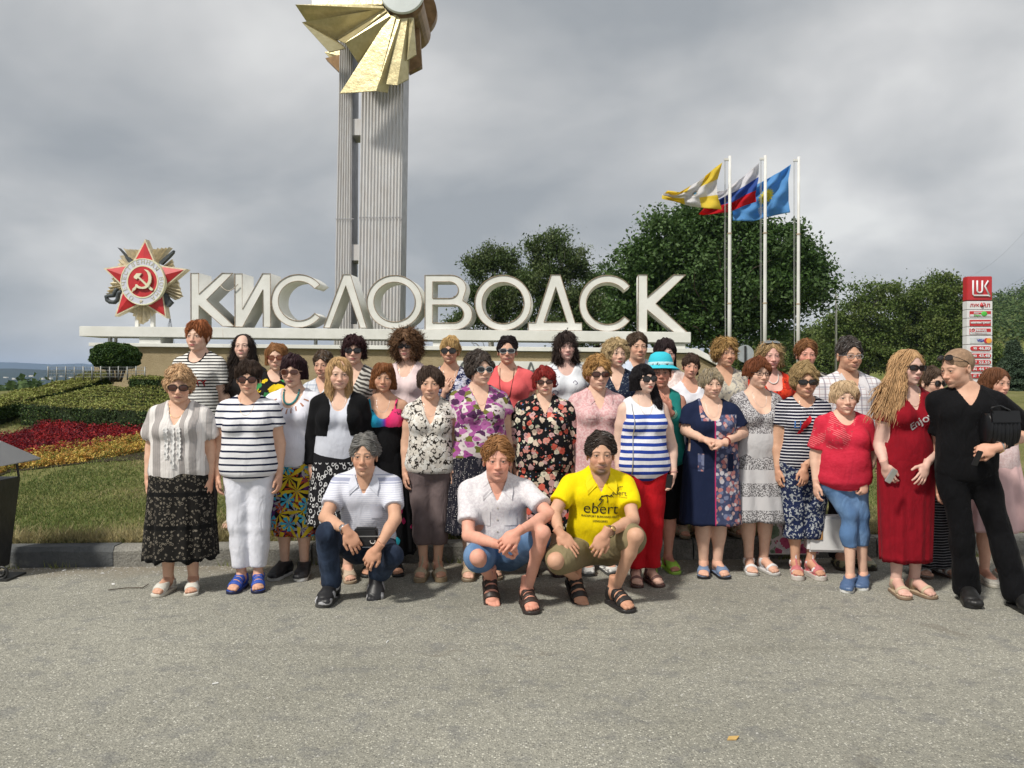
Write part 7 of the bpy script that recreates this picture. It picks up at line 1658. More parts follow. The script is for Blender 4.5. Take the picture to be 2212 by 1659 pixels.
BST = f_stripes('blue_striped_top', (.76, .76, .82), (.022, .055, .32), 19.5, .46, .02, top=(1.235, (.74, .74, .78), 1.205, (.03, .07, .34)))
p10 = person(dict(hs=0.94, px=1391, top=783, d=5.85, f=.35, bust=.75, face=(.30, -.06, -.03), yaw=.1, skin=(.66, .46, .37), lip=(.55, .03, .03), out=.0,
  label='woman with long black hair, blue and white striped sleeveless top and red trousers',
  hair=dict(style='long', col=(.010, .008, .010), len=.02, line=.045, vol=.010, width=.004, ln=.10, lift=.003, seg=8, n=420, fringe=(-.8, .8), locks=[((.07, .0, -.06), (.085, -.035, -.20), .036, .040), ((.085, -.035, -.20), (.09, -.075, -.30), .040, .012)]), glasses=dict(frame=FRAME_BLACK, lens=GLASS_DARK, size=(.032, .023), sq=2.8),
  topw=dict(mat=BST, neck=('r', 1.335, .105), sleeve=0, hem=.78, loose=.012), bottom=dict(mat=f_solid('red_trousers', (.42, .008, .014), .08, .6), hem=.12, off=.022, amp=.008, flare=.02),
  shoes=('strap', (.16, .08, .07), (.08, .04, .035)), gap=-.02, armpx={1: ((1452, 965, .03), (1455, 1022, -.03), (-.15, -.2, -1), (-1, .2, 0), 'relax')}))
p11 = person(dict(hs=0.98, px=1427, top=762, d=6.25, f=.5, bust=.8, face=(-.10, 0, 0), skin=(.50, .25, .18),
  label='woman in a turquoise brimmed hat and teal waistcoat, one hand raised to her shoulder',
  hair=dict(style='short', col=(.10, .05, .03), vol=.003, line=.03, n=150, ear=-.03, tall=.045),
  topw=dict(mat=f_solid('teal_waistcoat', (.015, .19, .17)), neck=('v', 1.2, .08), sleeve=0, hem=.72), bottom=dict(mat=f_solid('black_leggings', BLKC), hem=.40, off=.006),
  shoes=('clog', (.30, .52, .06), (.28, .48, .06)), armpx={1: ((1478, 925, -.05), (1446, 888, -.17), (-.5, -.1, .7), (0, 1, .1), 'relax')}, gap=-.01))
NFL = f_blooms('navy_rose_print', (.025, .03, .07), [(.46, .24, .22), (.50, .32, .30), (.50, .46, .48), (.35, .14, .14)], 30, .58, [(.30, .32, .40), (.16, .18, .26), (.42, .30, .30)], 60, .40)
def navy_rose():                                         # left half plain navy, right half roses, with a magenta piping
    t = NT('navy_rose_dress'); s = t.sep(); x, y, z = s[0], s[1], s[2]; w = t.vor(30, t.warp(.02, 22)); q = t.sep(w['Color'])
    rose = t.ramp(q[0], [(0, (.44, .20, .19)), (.2, (.50, .34, .33)), (.4, (.16, .18, .28)), (.55, (.48, .46, .50)), (.75, (.10, .12, .22)), (.88, (.36, .14, .15))], True)
    rose = t.mix(t.step(w['Distance'], .46, .62), rose, (.05, .06, .12)); nv = (.010, .016, .045); c = t.mix(t.M('GREATER_THAN', x, .004), nv, rose)
    yoke = t.M('MULTIPLY', t.M('GREATER_THAN', z, 1.175), t.M('LESS_THAN', t.M('ABSOLUTE', x), .10)); c = t.mix(t.M('MULTIPLY', yoke, t.M('LESS_THAN', x, .0)), c, rose)
    r2 = t.M('MULTIPLY', t.M('GREATER_THAN', z, 1.22), t.M('GREATER_THAN', x, .0)); c = t.mix(r2, c, nv); c = t.mix(t.M('MULTIPLY', t.M('GREATER_THAN', z, 1.0), t.M('GREATER_THAN', t.M('ABSOLUTE', x), .175)), c, t.mix(t.M('LESS_THAN', z, 1.13), nv, rose))
    for x0, inner, out in ((-.10, None, rose), (.12, nv, nv)):
        m = t.M('MULTIPLY', t.M('LESS_THAN', t.M('ABSOLUTE', t.M('SUBTRACT', x, x0)), .022), t.M('MULTIPLY', t.M('GREATER_THAN', z, .80), t.M('LESS_THAN', z, .93))); c = t.mix(m, c, out)
    c = t.mix(t.M('LESS_THAN', t.M('ABSOLUTE', t.M('SUBTRACT', x, .003)), .0045), c, (.42, .03, .12)); t.color(c); return cloth_finish(t)
NR = navy_rose()
p12 = person(dict(hs=0.97, px=1537, top=795, d=6.1, f=.85, bust=.9, face=(.12, .03, 0), skin=SK2, lip=(.45, .22, .20),
  age=.95, label='elderly woman with grey blond hair, half navy half rose print dress and clasped hands',
  hair=dict(style='bob', col=(.33, .27, .18), len=-.05, vol=.012, line=.062, width=.004, ln=.06, fringe=(-.5, .9), grey=.2),
  topw=dict(name='dress_bodice', mat=NR, neck=('r', 1.25, .095), sleeve=.72, hem=.76, off=.016), bottom=dict(type='skirt', mat=NR, top=1.0, hem=.42, flare=.03, pleat=.004),
  shoes=('slide', (.16, .22, .34), (.012, .012, .015)), gap=-.02, armpx={-1: ((1482, 930, .0), (1520, 949, -.22), (1, -.25, -.15), (0, .3, -1), 'grip'), 1: ((1605, 935, .0), (1562, 957, -.24), (-1, -.2, .1), (0, .6, -1), 'grip')}))
GTD = (.46, .45, .46)
p13 = person(dict(hs=1.0, px=1637, top=770, d=6.2, f=.35, bust=.8, face=(.14, 0, .03), skin=SK2, lip=(.48, .22, .20),
  label='woman with short auburn hair, dark framed glasses and tiered grey and white sundress',
  hair=dict(style='bob', col=(.17, .055, .022), len=-.05, vol=.012, line=.058, width=.004, ln=.06, fringe=(-.7, .9)), glasses=dict(kind='clear', frame=FRAME_BLACK, size=(.025, .015), sq=3.4),
  topw=dict(name='dress_bodice', mat=f_bands('grey_bodice', [(0, (.50, .49, .50)), (1.075, 'speck')], ((.13, .12, .13), (.50, .49, .50))), neck=('r', 1.225, .115), sleeve=.40, flare=.02, hem=.80, off=.014),
  bottom=dict(type='skirt', mat=f_bands('tiered_skirt', [(0, 'speck'), (.50, GTD), (.60, 'speck'), (.70, GTD), (.80, 'speck'), (.915, (.50, .49, .50))], ((.11, .105, .11), (.46, .45, .46))), top=1.04, hem=.41, flare=.085, pleat=.012, npleat=9),
  shoes=('strap', (.66, .65, .66), (.45, .44, .42)), gap=-.015, armpx={1: ((1694, 950, .03), (1690, 1010, -.04), (-.05, -.15, -1), (-1, .1, 0), 'grip')}))
p14 = person(dict(hs=1.08, px=1738, top=785, d=6.05, f=.55, bust=.8, face=(-.05, .02, 0), skin=SK3, lip=(.42, .16, .15),
  label='woman in dark sunglasses and navy tee with thin white stripes and a red flower',
  hair=dict(style='curly', col=(.36, .25, .12), vol=.010, top=.024, line=.062, nape=-.075, ear=-.02, curl=.35, n=420, ln=.05, fly=.006), glasses=dict(frame=FRAME_BLACK, lens=GLASS_DARK, size=(.031, .018), sq=2.6),
  topw=dict(mat=f_stripes('thin_striped_tee', (.012, .013, .028), (.66, .66, .70), 44, .32), neck=('r', 1.325, .095), sleeve=.52, hem=.82), bottom=dict(mat=f_speck('navy_speckled_capris', (.014, .022, .065), (.36, .38, .40), 52, .555, .5), hem=.30, off=.03, amp=.008, flare=.03),
  shoes=('wedge', (.50, .15, .16), (.50, .46, .42), (.66, .62, .62)), gap=-.015, armpx={1: ((1772, 955, -.02), (1738, 1012, -.17), (-.1, -.3, -1), (-.3, 1, 0), 'relax')}))
def peacock():
    t = NT('coral_tee'); s = t.sep(); n = t.noise(20, t.map(scale=(1, 1, 2.2), rot=(0, .5, 0)), detail=4, dist=1.5); c = t.mix(t.step(n, .3, .7), (.50, .020, .045), (.58, .03, .06))
    reg = t.M('MULTIPLY', t.M('GREATER_THAN', s[2], 1.0), t.M('LESS_THAN', t.M('ADD', s[0], t.M('MULTIPLY', s[2], -.4)), -.42)); w = t.vor(20, t.map(scale=(1, 1, 1.6))); ring = t.M('LESS_THAN', t.M('ABSOLUTE', t.M('SUBTRACT', w['Distance'], .22)), .05)
    ln = t.M('GREATER_THAN', t.M('SINE', t.M('ADD', t.M('MULTIPLY', s[2], 420), t.M('MULTIPLY', s[0], 200))), .55); fe = t.M('MULTIPLY', t.M('MULTIPLY', ln, reg), t.M('GREATER_THAN', t.noise(14), .5)); c = t.mix(t.M('MULTIPLY', fe, .4), c, (.70, .40, .38)); c = t.mix(t.M('MULTIPLY', t.M('MULTIPLY', ring, reg), .6), c, (.25, .06, .06))
    t.color(c); return cloth_finish(t)
p15 = person(dict(hs=1.11, px=1825, top=820, d=5.72, f=.8, bust=.95, face=(-.06, 0, -.02), yaw=-.12, skin=SK2, lip=(.48, .18, .17), fw=1.08,
  label='short plump woman with blond bob, coral red tee and blue denim capris',
  hair=dict(style='bob', col=(.58, .42, .26), len=-.035, vol=.012, line=.052, width=.008, ln=.07, fringe=(-.7, .8)),
  topw=dict(mat=peacock(), neck=('r', 1.31, .095), sleeve=.80, hem=.79, flare=.010, cutr=.09), bottom=dict(mat=f_denim('blue_denim'), hem=.33, off=.004, amp=.004, flare=.004), shoes=('loafer', (.07, .12, .23), (.62, .62, .60)),
  legpx={-1: ((1836, 1112, -.03), (1838, -.03), -.45), 1: ((1860, 1112, .0), (1866, .05), -.35)}, armpx={1: ((1884, 985, .0), (1868, 1040, -.10), (-.15, -.25, -1), (-.4, 1, 0), 'grip')}))
DRED = f_solid('dark_red_jersey', (.23, .006, .014), .14, .45)
p16 = person(dict(hs=0.99, px=1962, top=752, d=5.55, f=.18, bust=.75, face=(.16, .02, .03), yaw=.10, skin=(.70, .47, .39), lip=(.45, .10, .12),
  label='tall woman with very long windblown blond hair, dark sunglasses and ankle length dark red dress',
  hair=dict(style='long', col=(.54, .335, .17), len=.02, line=.080, vol=.008, width=.006, ln=.20, seg=10, lift=.006, n=520, rad=.0042, fly=.012, openneck=True, part=.01, fringe=None, locks=[((-.07, .0, .05), (-.115, -.01, -.14), .040, .062), ((-.115, -.01, -.14), (-.16, -.03, -.33), .062, .052), ((-.14, -.03, -.33), (-.10, -.04, -.52), .050, .016), ((-.13, 0, -.12), (-.25, -.01, -.30), .04, .014)]), glasses=dict(frame=FRAME_BLACK, lens=GLASS_DARK, size=(.032, .017), sq=3.0),
  topw=dict(name='dress_bodice', mat=DRED, neck=('v', 1.245, .100), sleeve=.45, hem=.76, off=.011), bottom=dict(type='skirt', mat=DRED, top=1.03, hem=.225, flare=-.022, pleat=.004), shoes=('strap', (.50, .40, .28), (.22, .15, .10)), gap=-.01,
  armpx={1: ((2030, 962, .03), (2002, 1004, -.15), (-.45, -.2, -.8), (-.2, 1, -.1), 'spread'), -1: ((1900, 962, .03), (1912, 1005, -.12), (.35, -.1, -1), (.6, .5, 0), 'relax')}))
p17 = person(dict(hs=1.04, px=2068, top=755, d=5.35, hx=-.06, sex='m', f=.25, face=(-1.0, .22, .0), yaw=-.30, skin=SK4,
  label='man with shaved head in black tee and trousers, bag under his arm',
  hair=dict(style='crop', col=(.34, .22, .14), vol=.0035, top=.004, line=.080, n=0, nape=-.05, ear=.01, tall=.004, win=.052), glasses=dict(frame=FRAME_BLACK, lens=GLASS_DARK, size=(.027, .017), up=True, tilt=-.55, temple=.0022),
  topw=dict(mat=f_solid('black_tee', (.005, .005, .006), .1, .7), neck=('v', 1.285, .080), sleeve=.72, hem=.80, flare=.016), bottom=dict(mat=f_solid('black_trousers', (.004, .004, .005), .1, .8), hem=.04, off=.016, amp=.007, flare=.035), shoes=('sneaker', (.012, .012, .012), (.012, .012, .012)),
  armpx={-1: ((2030, 955, .12), (2024, 1040, .16), (0, 0, -1), (1, 0, 0), 'relax'), 1: ((2225, 935, .02), (2150, 968, -.27), (-1, -.1, -.25), (.0, 1, -.5), 'grip')}, legpx={-1: ((2078, 1140, -.02), (2090, .02), .0), 1: ((2160, 1145, -.06), (2200, -.14), .25)}))
# ---------- squatting men
def polo():
    t = NT('striped_polo'); s = t.sep(t.warp(.01, 5)); f = t.M('FRACT', t.M('MULTIPLY', s[2], 70)); c = t.mix(t.M('LESS_THAN', f, .3), (.66, .67, .74), (.50, .52, .62))
    c = t.mix(t.M('GREATER_THAN', s[2], .80), c, (.66, .67, .74))
    for z0, w in ((.80, .012), (.775, .004), (.83, .003)): c = t.mix(t.M('LESS_THAN', t.M('ABSOLUTE', t.M('SUBTRACT', s[2], z0)), w), c, (.34, .36, .48))
    t.color(c); return cloth_finish(t)
SQB = dict(bb=((-.62, -.62, -.0), (.62, .5, 1.15)), gb=((-.5, -.5, .1), (.5, .45, 1.15)), pb=((-.5, -.62, .0), (.5, .5, .8)))
p18 = person(dict(SQB, px=787, top=930, d=5.5, H=1.68, hs=1.06, squat=1, lean=.24, sex='m', f=.25, face=(.03, .0, -.02), skin=SK3, lip=(.42, .20, .16), fl=1.08, hw=.97, gaze=0,
  age=.95, label='squatting man with swept back grey hair, pale striped polo shirt and dark jeans',
  hair=dict(style='short', col=(.17, .165, .155), vol=.006, top=.018, line=.082, ear=.004, nape=-.06, ln=.05, comb=(.2, .5, .3), away=.5, grav=.4, grey=.4, n=460, lift=.005),
  topw=dict(mat=polo(), neck=('v', 1.285, .055), sleeve=.66, hem=.94, cutr=.11), bottom=dict(mat=JEANSD, off=.014, amp=.006, flare=.02, tend=1.88), shoes=('sneaker', (.018, .018, .020), (.05, .05, .05), (.42, .42, .44)),
  armpx={-1: ((702, 1118, -.18), (750, 1148, -.38), (.55, -.1, -.9), (-.2, 1, -.3), 'relax'), 1: ((853, 1122, -.16), (815, 1185, -.38), (-.55, -.05, -.75), (.2, 1, -.3), 'relax')},
  legpx={-1: ((704, 1150, -.30), (716, -.14), -.1), 1: ((848, 1200, -.26), (818, .05), .1, .45)}))
SHIRTW = f_speck('pale_linen_shirt', (.60, .57, .60), (.68, .66, .68), 60, .5)
p19 = person(dict(SQB, px=1074, top=937, d=5.45, H=1.70, hs=1.10, squat=1, lean=.22, sex='m', f=.60, face=(.02, .0, .0), skin=(.66, .34, .25), lip=(.48, .20, .17), brow=(.30, .14, .06), fw=1.08,
  label='squatting man with wavy ginger hair, pale short sleeved shirt and denim shorts',
  hair=dict(style='short', col=(.32, .155, .06), vol=.006, top=.022, line=.076, ear=.004, nape=-.06, ln=.05, comb=(.5, .2, .3), away=.5, grav=.5, n=460, lift=.006, curl=.3),
  topw=dict(mat=SHIRTW, neck=('v', 1.265, .06), sleeve=.70, hem=.92, flare=.012, cutr=.11), bottom=dict(mat=f_denim('denim_shorts', (.09, .17, .32), (.17, .28, .46)), off=.02, amp=.005, flare=.02, tend=.78), shoes=('sandal', (.045, .030, .025), (.03, .022, .02)),
  armpx={-1: ((1012, 1158, -.16), (1078, 1177, -.42), (1, -.3, -.15), (0, .5, -1), 'grip'), 1: ((1186, 1112, -.16), (1118, 1150, -.46), (-.85, -.35, -.6), (0, 1, -.6), 'relax')},
  legpx={-1: ((1032, 1205, -.34), (1061, -.02), .1, .45), 1: ((1172, 1152, -.34), (1138, -.22), .12)}))
p20 = person(dict(SQB, px=1297, top=925, d=5.45, H=1.70, hs=1.08, squat=1, lean=.22, sex='m', f=.50, face=(-.10, .0, .0), skin=SK3, lip=(.38, .16, .13), beard=(.13, .10, .085),
  label='squatting man with dark hair and goatee, bright yellow cycling jersey and khaki shorts',
  hair=dict(style='short', col=(.045, .032, .026), vol=.006, top=.016, line=.076, ear=.004, nape=-.06, ln=.035, comb=(.2, .3, .3), away=.5, grav=.5, n=460, lift=.004, grey=.08),
  topw=dict(mat=f_solid('yellow_jersey', (.80, .62, .004), .05, .4), neck=('v', 1.285, .06), sleeve=.66, hem=.93, flare=.012, cutr=.11), bottom=dict(mat=f_solid('khaki_cotton', (.22, .18, .10), .1, .5), off=.02, amp=.006, flare=.02, tend=.82), shoes=('sandal', (.022, .020, .020), (.02, .018, .018)),
  armpx={-1: ((1196, 1110, -.12), (1210, 1152, -.30), (.55, -.4, -.65), (-.2, 1, -.5), 'flat'), 1: ((1368, 1124, -.16), (1308, 1153, -.42), (-.55, -.1, -.9), (0, 1, -.4), 'relax')},
  legpx={-1: ((1200, 1212, -.40), (1243, .0), .15, .45), 1: ((1374, 1158, -.34), (1328, -.20), .30)}))
# ---------- back row, standing on the kerb and the grass
GZ = .17
def back(px, top, label, d=6.95, **k):
    q = dict(px=px, top=top, d=d, gz=GZ+.01, label=label, bottom=dict(mat=DARKP, hem=.10), shoes=TAN); q.update(k); return person(q)
p21 = back(428, 692, 'tall woman with ginger hair tied back, black and white striped tee with red lettering', d=6.9, hs=1.0, f=.6, bust=.8, face=(.02, -.03, 0), skin=SK2, lip=(.45, .08, .09), bottom=dict(mat=f_solid('grey_trousers', (.10, .10, .11)), hem=.12), shoes=('closed', (.5, .42, .38), (.5, .5, .5)),
  hair=dict(style='short', col=(.30, .10, .035), vol=.010, top=.016, line=.070, ear=-.03, nape=-.09, ln=.07, fringe=(-.2, .9), locks=[((0, .09, -.02), (-.06, .10, -.16), .03, .015)], fly=.008), topw=dict(mat=f_stripes('black_striped_tee', (.70, .69, .66), (.012, .012, .014), 38, .40), neck=('r', 1.33, .09), sleeve=.62, hem=.80))
p22 = back(526, 719, 'girl with long loose dark hair and half closed eyes, black tee', hs=0.93, d=7.0, f=.15, bust=.4, face=(.15, -.12, -.04), skin=(.64, .44, .35), lip=(.50, .14, .15),
  hair=dict(style='long', col=(.030, .020, .016), len=.30, line=.066, vol=.010, width=.035, ln=.2, seg=10, n=460, fly=.03, sweep=-.2, locks=[((-.08, .0, -.1), (-.12, -.05, -.36), .045, .03)]), topw=dict(mat=f_solid('black_tee_girl', (.02, .018, .018)), neck=('r', 1.33, .08), sleeve=.6, hem=.8))
p23 = back(597, 740, 'woman with reddish brown bob and tinted glasses, black tee with yellow print', d=6.9, f=.35, face=(.10, .02, 0), skin=SK2, hair=dict(style='bob', col=(.26, .12, .045), len=.0, line=.070, vol=.010, width=.010, ln=.09, part=-.03), glasses=dict(frame=FRAME_RED, lens=solid('amber_lens', (.22, .09, .05), .15), size=(.027, .018)), topw=dict(mat=f_blooms('black_print_tee', (.012, .012, .012), [(.70, .50, .02), (.05, .25, .08)], 9, .5), neck=('r', 1.32, .09), sleeve=.5, hem=.8))
p24 = back(699, 757, 'older woman with very short brown hair and pale checked shirt', d=6.75, f=.4, face=(-.05, .05, 0), skin=SK4, hair=dict(style='short', col=(.085, .055, .035), vol=.005, top=.016, line=.066, ear=.002, ln=.03, grey=.15), topw=dict(mat=f_plaid('pale_check', (.58, .60, .64), (.35, .40, .5), 30, (.3, .34, .42), 12), neck=('v', 1.27, .08), sleeve=.6, hem=.8))
p25 = back(764, 723, 'woman with dark burgundy hair, black sunglasses and zebra striped top', hs=1.02, d=6.85, f=.45, bust=.8, face=(.15, 0, 0), skin=SK2, lip=(.48, .10, .12), hair=dict(style='bob', col=(.040, .014, .016), len=-.01, line=.060, vol=.010, width=.010, ln=.08, fringe=(.7, -.8), fly=.02, bk=.03), glasses=dict(frame=FRAME_BLACK, size=(.030, .021)), topw=dict(mat=f_zebra('zebra_print', (.06, .055, .05), (.50, .48, .44), 30), neck=('v', 1.19, .085), sleeve=.4, hem=.8))
p26 = back(878, 712, 'woman with big frizzy brown hair, black sunglasses and pale pink top', hs=0.96, d=6.9, f=.25, bust=.6, face=(.05, -.02, 0), skin=SK2, lip=(.58, .16, .18), hair=dict(style='curly', col=(.150, .080, .040), vol=.046, drop=.055, top=.030, line=.052, nape=-.125, ear=-.115, curl=1.1, n=620, fly=.035, ln=.06, lumps=60, tall=.03), glasses=dict(frame=FRAME_BLACK, size=(.031, .019), sq=3.2), topw=dict(mat=f_solid('pale_pink_top', (.72, .58, .58), .05), neck=('r', 1.285, .085), sleeve=.0, hem=.8),
  armpx={1: ((948, 892, -.08), (958, 850, -.18), (.25, -.1, 1), (.3, 1, 0), 'relax')})
p27 = back(972, 727, 'woman with blond fringe, large dark sunglasses and low cut navy and white print top', hs=0.95, d=6.85, f=.4, bust=.8, face=(-.02, -.05, 0), skin=SK3, lip=(.50, .22, .20), hair=dict(style='short', col=(.50, .33, .14), vol=.012, top=.014, line=.052, ear=-.02, ln=.07, fringe=(-.7, .7)), glasses=dict(frame=FRAME_BLACK, size=(.032, .024), sq=2.2), topw=dict(mat=f_blooms('navy_white_print', (.015, .022, .08), [(.55, .55, .62), (.40, .42, .55)], 36, .5, [(.5, .5, .58)], 60, .3), neck=('r', 1.235, .085), sleeve=.35, hem=.8))
CORAL = f_solid('coral_top', (.66, .115, .12), .06)
p28 = back(1096, 726, 'woman with short black hair, silver framed sunglasses, coral top and long pendant', hs=0.97, d=6.85, f=.85, bust=.95, face=(.08, -.02, 0), skin=SK4, lip=(.45, .14, .15), hair=dict(style='short', col=(.016, .010, .011), vol=.003, top=.016, line=.086, ear=-.01, nape=-.06, ln=.05, comb=(0, .6, .3), grav=.3), glasses=dict(frame=FRAME_GREY, size=(.031, .019), sq=3.0), topw=dict(mat=CORAL, neck=('r', 1.275, .095), sleeve=.45, hem=.8))
p29 = back(1222, 716, 'dark haired woman with straight fringe and white tee printed with scribbled lines', hs=0.97, d=6.9, f=.30, bust=.6, face=(.06, .0, -.10), skin=(.70, .47, .40), lip=(.55, .18, .18), hair=dict(style='bob', col=(.040, .026, .022), len=.07, line=.048, vol=.009, width=.022, ln=.10, fringe=(-.6, .6), fly=.03), topw=dict(mat=f_lace('scribble_tee', (.68, .70, .74), (.10, .08, .14), 14, None, .028, .42), neck=('r', 1.30, .09), sleeve=.42, hem=.8))
p30 = back(1330, 732, 'elderly woman with wavy pale blond hair and navy lace top', hs=1.0, d=6.75, f=.5, face=(.28, -.03, .03), skin=SK2, lip=(.60, .05, .10), hair=dict(style='curly', col=(.50, .37, .20), vol=.020, drop=.020, top=.018, line=.072, nape=-.10, ear=-.07, curl=.8, n=480, fly=.012, ln=.05), topw=dict(mat=f_speck('navy_lace', (.012, .018, .04), (.16, .18, .20), 60, .62), neck=('v', 1.225, .085), sleeve=.3, hem=.8))
p31 = back(1377, 718, 'young man with short brown hair and open collared pale blue shirt at the back', hs=1.02, d=7.3, sex='m', f=.2, face=(.12, -.05, .0), skin=SK4, hair=dict(style='short', col=(.075, .048, .030), vol=.003, top=.018, line=.074, ear=.006, nape=-.06, ln=.03, comb=(.2, .2, .4)), topw=dict(mat=f_solid('pale_blue_shirt', (.50, .56, .66)), neck=('v', 1.27, .07), sleeve=1.0, hem=.8))
p32 = back(1438, 730, 'dark haired woman in white lace blouse standing right behind the turquoise hat', d=6.8, f=.25, face=(-.05, .1, -.12), skin=(.70, .45, .38), hair=dict(style='bob', col=(.022, .012, .013), len=.10, line=.062, vol=.008, width=.0, ln=.1, bk=.04, fringe=(.6, -.8)), topw=dict(mat=f_speck('white_lace', (.70, .62, .60), (.62, .52, .50), 50, .5), neck=('r', 1.3, .08), sleeve=.5, hem=.8),
  armpx={1: ((1486, 905, -.05), (1468, 862, -.32), (-1, -.3, .0), (0, .4, -1), 'relax')})
p33 = back(1492, 764, 'smiling girl with brown hair pulled back and plain white tee', hs=0.9, d=6.7, f=.1, bust=.3, face=(-.15, .0, .12), skin=(.62, .35, .25), lip=(.5, .2, .18), hair=dict(style='short', col=(.060, .036, .026), vol=.004, top=.012, line=.060, ear=-.005, ln=.05, fringe=(-.5, .5), locks=[((.06, .07, -.0), (.09, .03, -.13), .025, .012)]), topw=dict(mat=f_solid('white_tee', (.70, .70, .76)), neck=('r', 1.31, .085), sleeve=.5, hem=.8))
p34 = back(1566, 731, 'woman with layered golden hair and beige sequinned cardigan', hs=1.0, d=6.75, f=.7, bust=.7, face=(.12, -.03, .02), skin=SK3, lip=(.45, .16, .14), hair=dict(style='curly', col=(.42, .26, .10), vol=.016, top=.020, line=.068, nape=-.09, ear=-.02, curl=.7, n=460, fly=.02, ln=.05), topw=dict(mat=f_speck('sequinned_knit', (.50, .46, .38), (.26, .25, .24), 44, .56), neck=('v', 1.255, .08), sleeve=.8, hem=.78), bottom=dict(type='skirt', mat=f_speck('patterned_skirt', (.06, .05, .07), (.34, .24, .26), 40, .6), hem=.35, flare=.04))
p35 = back(1664, 736, 'blond woman with sunglasses on her head, white necklace and red and black top', hs=1.0, d=6.75, f=.5, bust=.8, face=(-.05, .02, .02), skin=(.72, .42, .35), lip=(.55, .18, .18), hair=dict(style='long', col=(.44, .30, .15), len=.0, line=.082, vol=.010, width=.022, ln=.09, fly=.03, sweep=-.2), glasses=dict(frame=FRAME_GREY, lens=solid('grey_lens', (.12, .13, .14), .15), size=(.028, .018), up=True, tilt=-1.1), topw=dict(mat=f_blooms('red_black_lace', (.02, .012, .012), [(.60, .05, .02), (.45, .02, .01)], 30, .9, petals=True), neck=('s', 1.235, .095), sleeve=.5, hem=.8))
p36 = back(1741, 735, 'woman with windswept ginger brown short hair behind the woman with dark sunglasses', hs=0.98, d=6.9, f=.45, face=(.0, .0, 0), skin=(.64, .33, .25), hair=dict(style='short', col=(.24, .11, .045), vol=.010, top=.022, line=.078, ear=-.005, ln=.05, comb=(.5, .3, .4), fly=.012), topw=dict(mat=f_zebra('dark_zebra_print', (.02, .02, .02), (.35, .33, .30), 30), neck=('v', 1.27, .08), sleeve=.2, hem=.8))
p37 = back(1834, 731, 'tall man with dark hair, thin rimmed glasses and white plaid shirt', hs=1.0, d=6.4, gz=0.0, sex='m', f=.60, face=(.05, .02, .02), skin=SK3, lip=(.48, .20, .17), fw=1.05, hair=dict(style='short', col=(.055, .045, .040), vol=.004, top=.022, line=.080, ear=.008, nape=-.06, ln=.03, comb=(.4, .3, .4), grey=.15), glasses=dict(kind='clear', frame=FRAME_GREY, size=(.025, .013), temple=.0012), topw=dict(mat=f_plaid('white_plaid', (.68, .67, .69), (.30, .16, .17), 24, (.22, .22, .28), 12, .14, .55), neck=('v', 1.26, .075), sleeve=.75, hem=.78, flare=.02), bottom=dict(mat=DARKP, hem=.05, flare=.03), shoes=('closed', (.32, .30, .17), (.05, .04, .03), (.05, .05, .035)))
p38 = back(2012, 792, 'brown haired woman in round dark sunglasses peering out behind the man in black', hs=0.98, d=6.1, gz=0.0, f=.3, face=(.25, .02, 0), skin=SK2, hair=dict(style='short', col=(.085, .055, .038), vol=.006, top=.016, line=.078, ear=-.01, ln=.04), glasses=dict(frame=FRAME_BLACK, size=(.028, .022), sq=2.2), topw=dict(mat=f_stripes('thin_black_stripes', (.015, .015, .018), (.5, .5, .5), 60, .3, vertical=True), neck=('r', 1.3, .08), sleeve=.5, hem=.8), bottom=dict(type='skirt', mat=f_stripes('pinstripe_skirt', (.012, .012, .016), (.28, .28, .30), 50, .18), hem=.08, flare=.03), shoes=('strap', (.5, .48, .46), (.12, .08, .06)))
p39 = back(2152, 790, 'young woman with straight brown hair and pale pink dress behind the man in black', hs=0.98, d=5.85, gz=0.0, f=.2, bust=.5, face=(.10, .08, .05), yaw=.15, skin=(.62, .36, .26), lip=(.45, .2, .18), hair=dict(style='long', col=(.16, .065, .030), len=.03, line=.070, vol=.006, width=.020, ln=.12, fly=.01, sweep=.5, bk=.03), topw=dict(name='dress_bodice', mat=f_speck('pink_lace', (.62, .46, .46), (.70, .56, .56), 50, .5), neck=('r', 1.3, .08), sleeve=.4, hem=.80), bottom=dict(type='skirt', mat=f_solid('pale_pink_skirt', (.62, .42, .42), .06), top=1.0, hem=.42, flare=.09, pleat=.014), shoes=('closed', (.60, .57, .50), (.5, .47, .4)))
# ---------- what they wear besides clothes
TURQ = solid('turquoise_bead', (.05, .27, .28), .4, .2, 90); SILV = SILVER; REDB = solid('red_bead', (.25, .02, .02), .35); WHB = solid('pearl', (.75, .72, .68), .3); BRC = solid('brown_cord', (.06, .03, .025), .7)
chain(p3, TURQ, drop=.105, wid=.058, r=.0075, beads=30, z_top=1.40); chain(p35, WHB, drop=.10, wid=.055, r=.0052, beads=34, z_top=1.40)
chain(p28, BRC, drop=.27, wid=.060, r=.0028, pendant=(.022, .005, solid('copper_ring', (.25, .13, .09), .4, metal=.5)))
chain(p1, GOLD, drop=.10, wid=.06, r=.0012)
for q, m_ in ((p2, GOLD), (p5, SILV), (p6, SILV), (p4, SILV), (p10, GOLD), (p12, SILV), (p13, SILV), (p16, GOLD), (p27, SILV), (p30, SILV), (p26, SILV), (p7, GOLD), (p14, SILV)): chain(q, m_, drop=.12, wid=.052, r=.0009)
chain(p21, f_solid('black_trim', BLKC), drop=.082, wid=.070, r=.0045, name='neck_trim', z_top=1.41)
wristband(p18, -1, SILV, .014, .90, .034, ((-.2, -1, .5), SILV)); wristband(p20, 1, solid('dark_strap', (.10, .08, .06), .5), .014, .86, .036, ((.1, -1, .5), GOLD)); wristband(p17, 1, SILV, .016, .92, .034, ((0, -.6, -.6), GOLD))
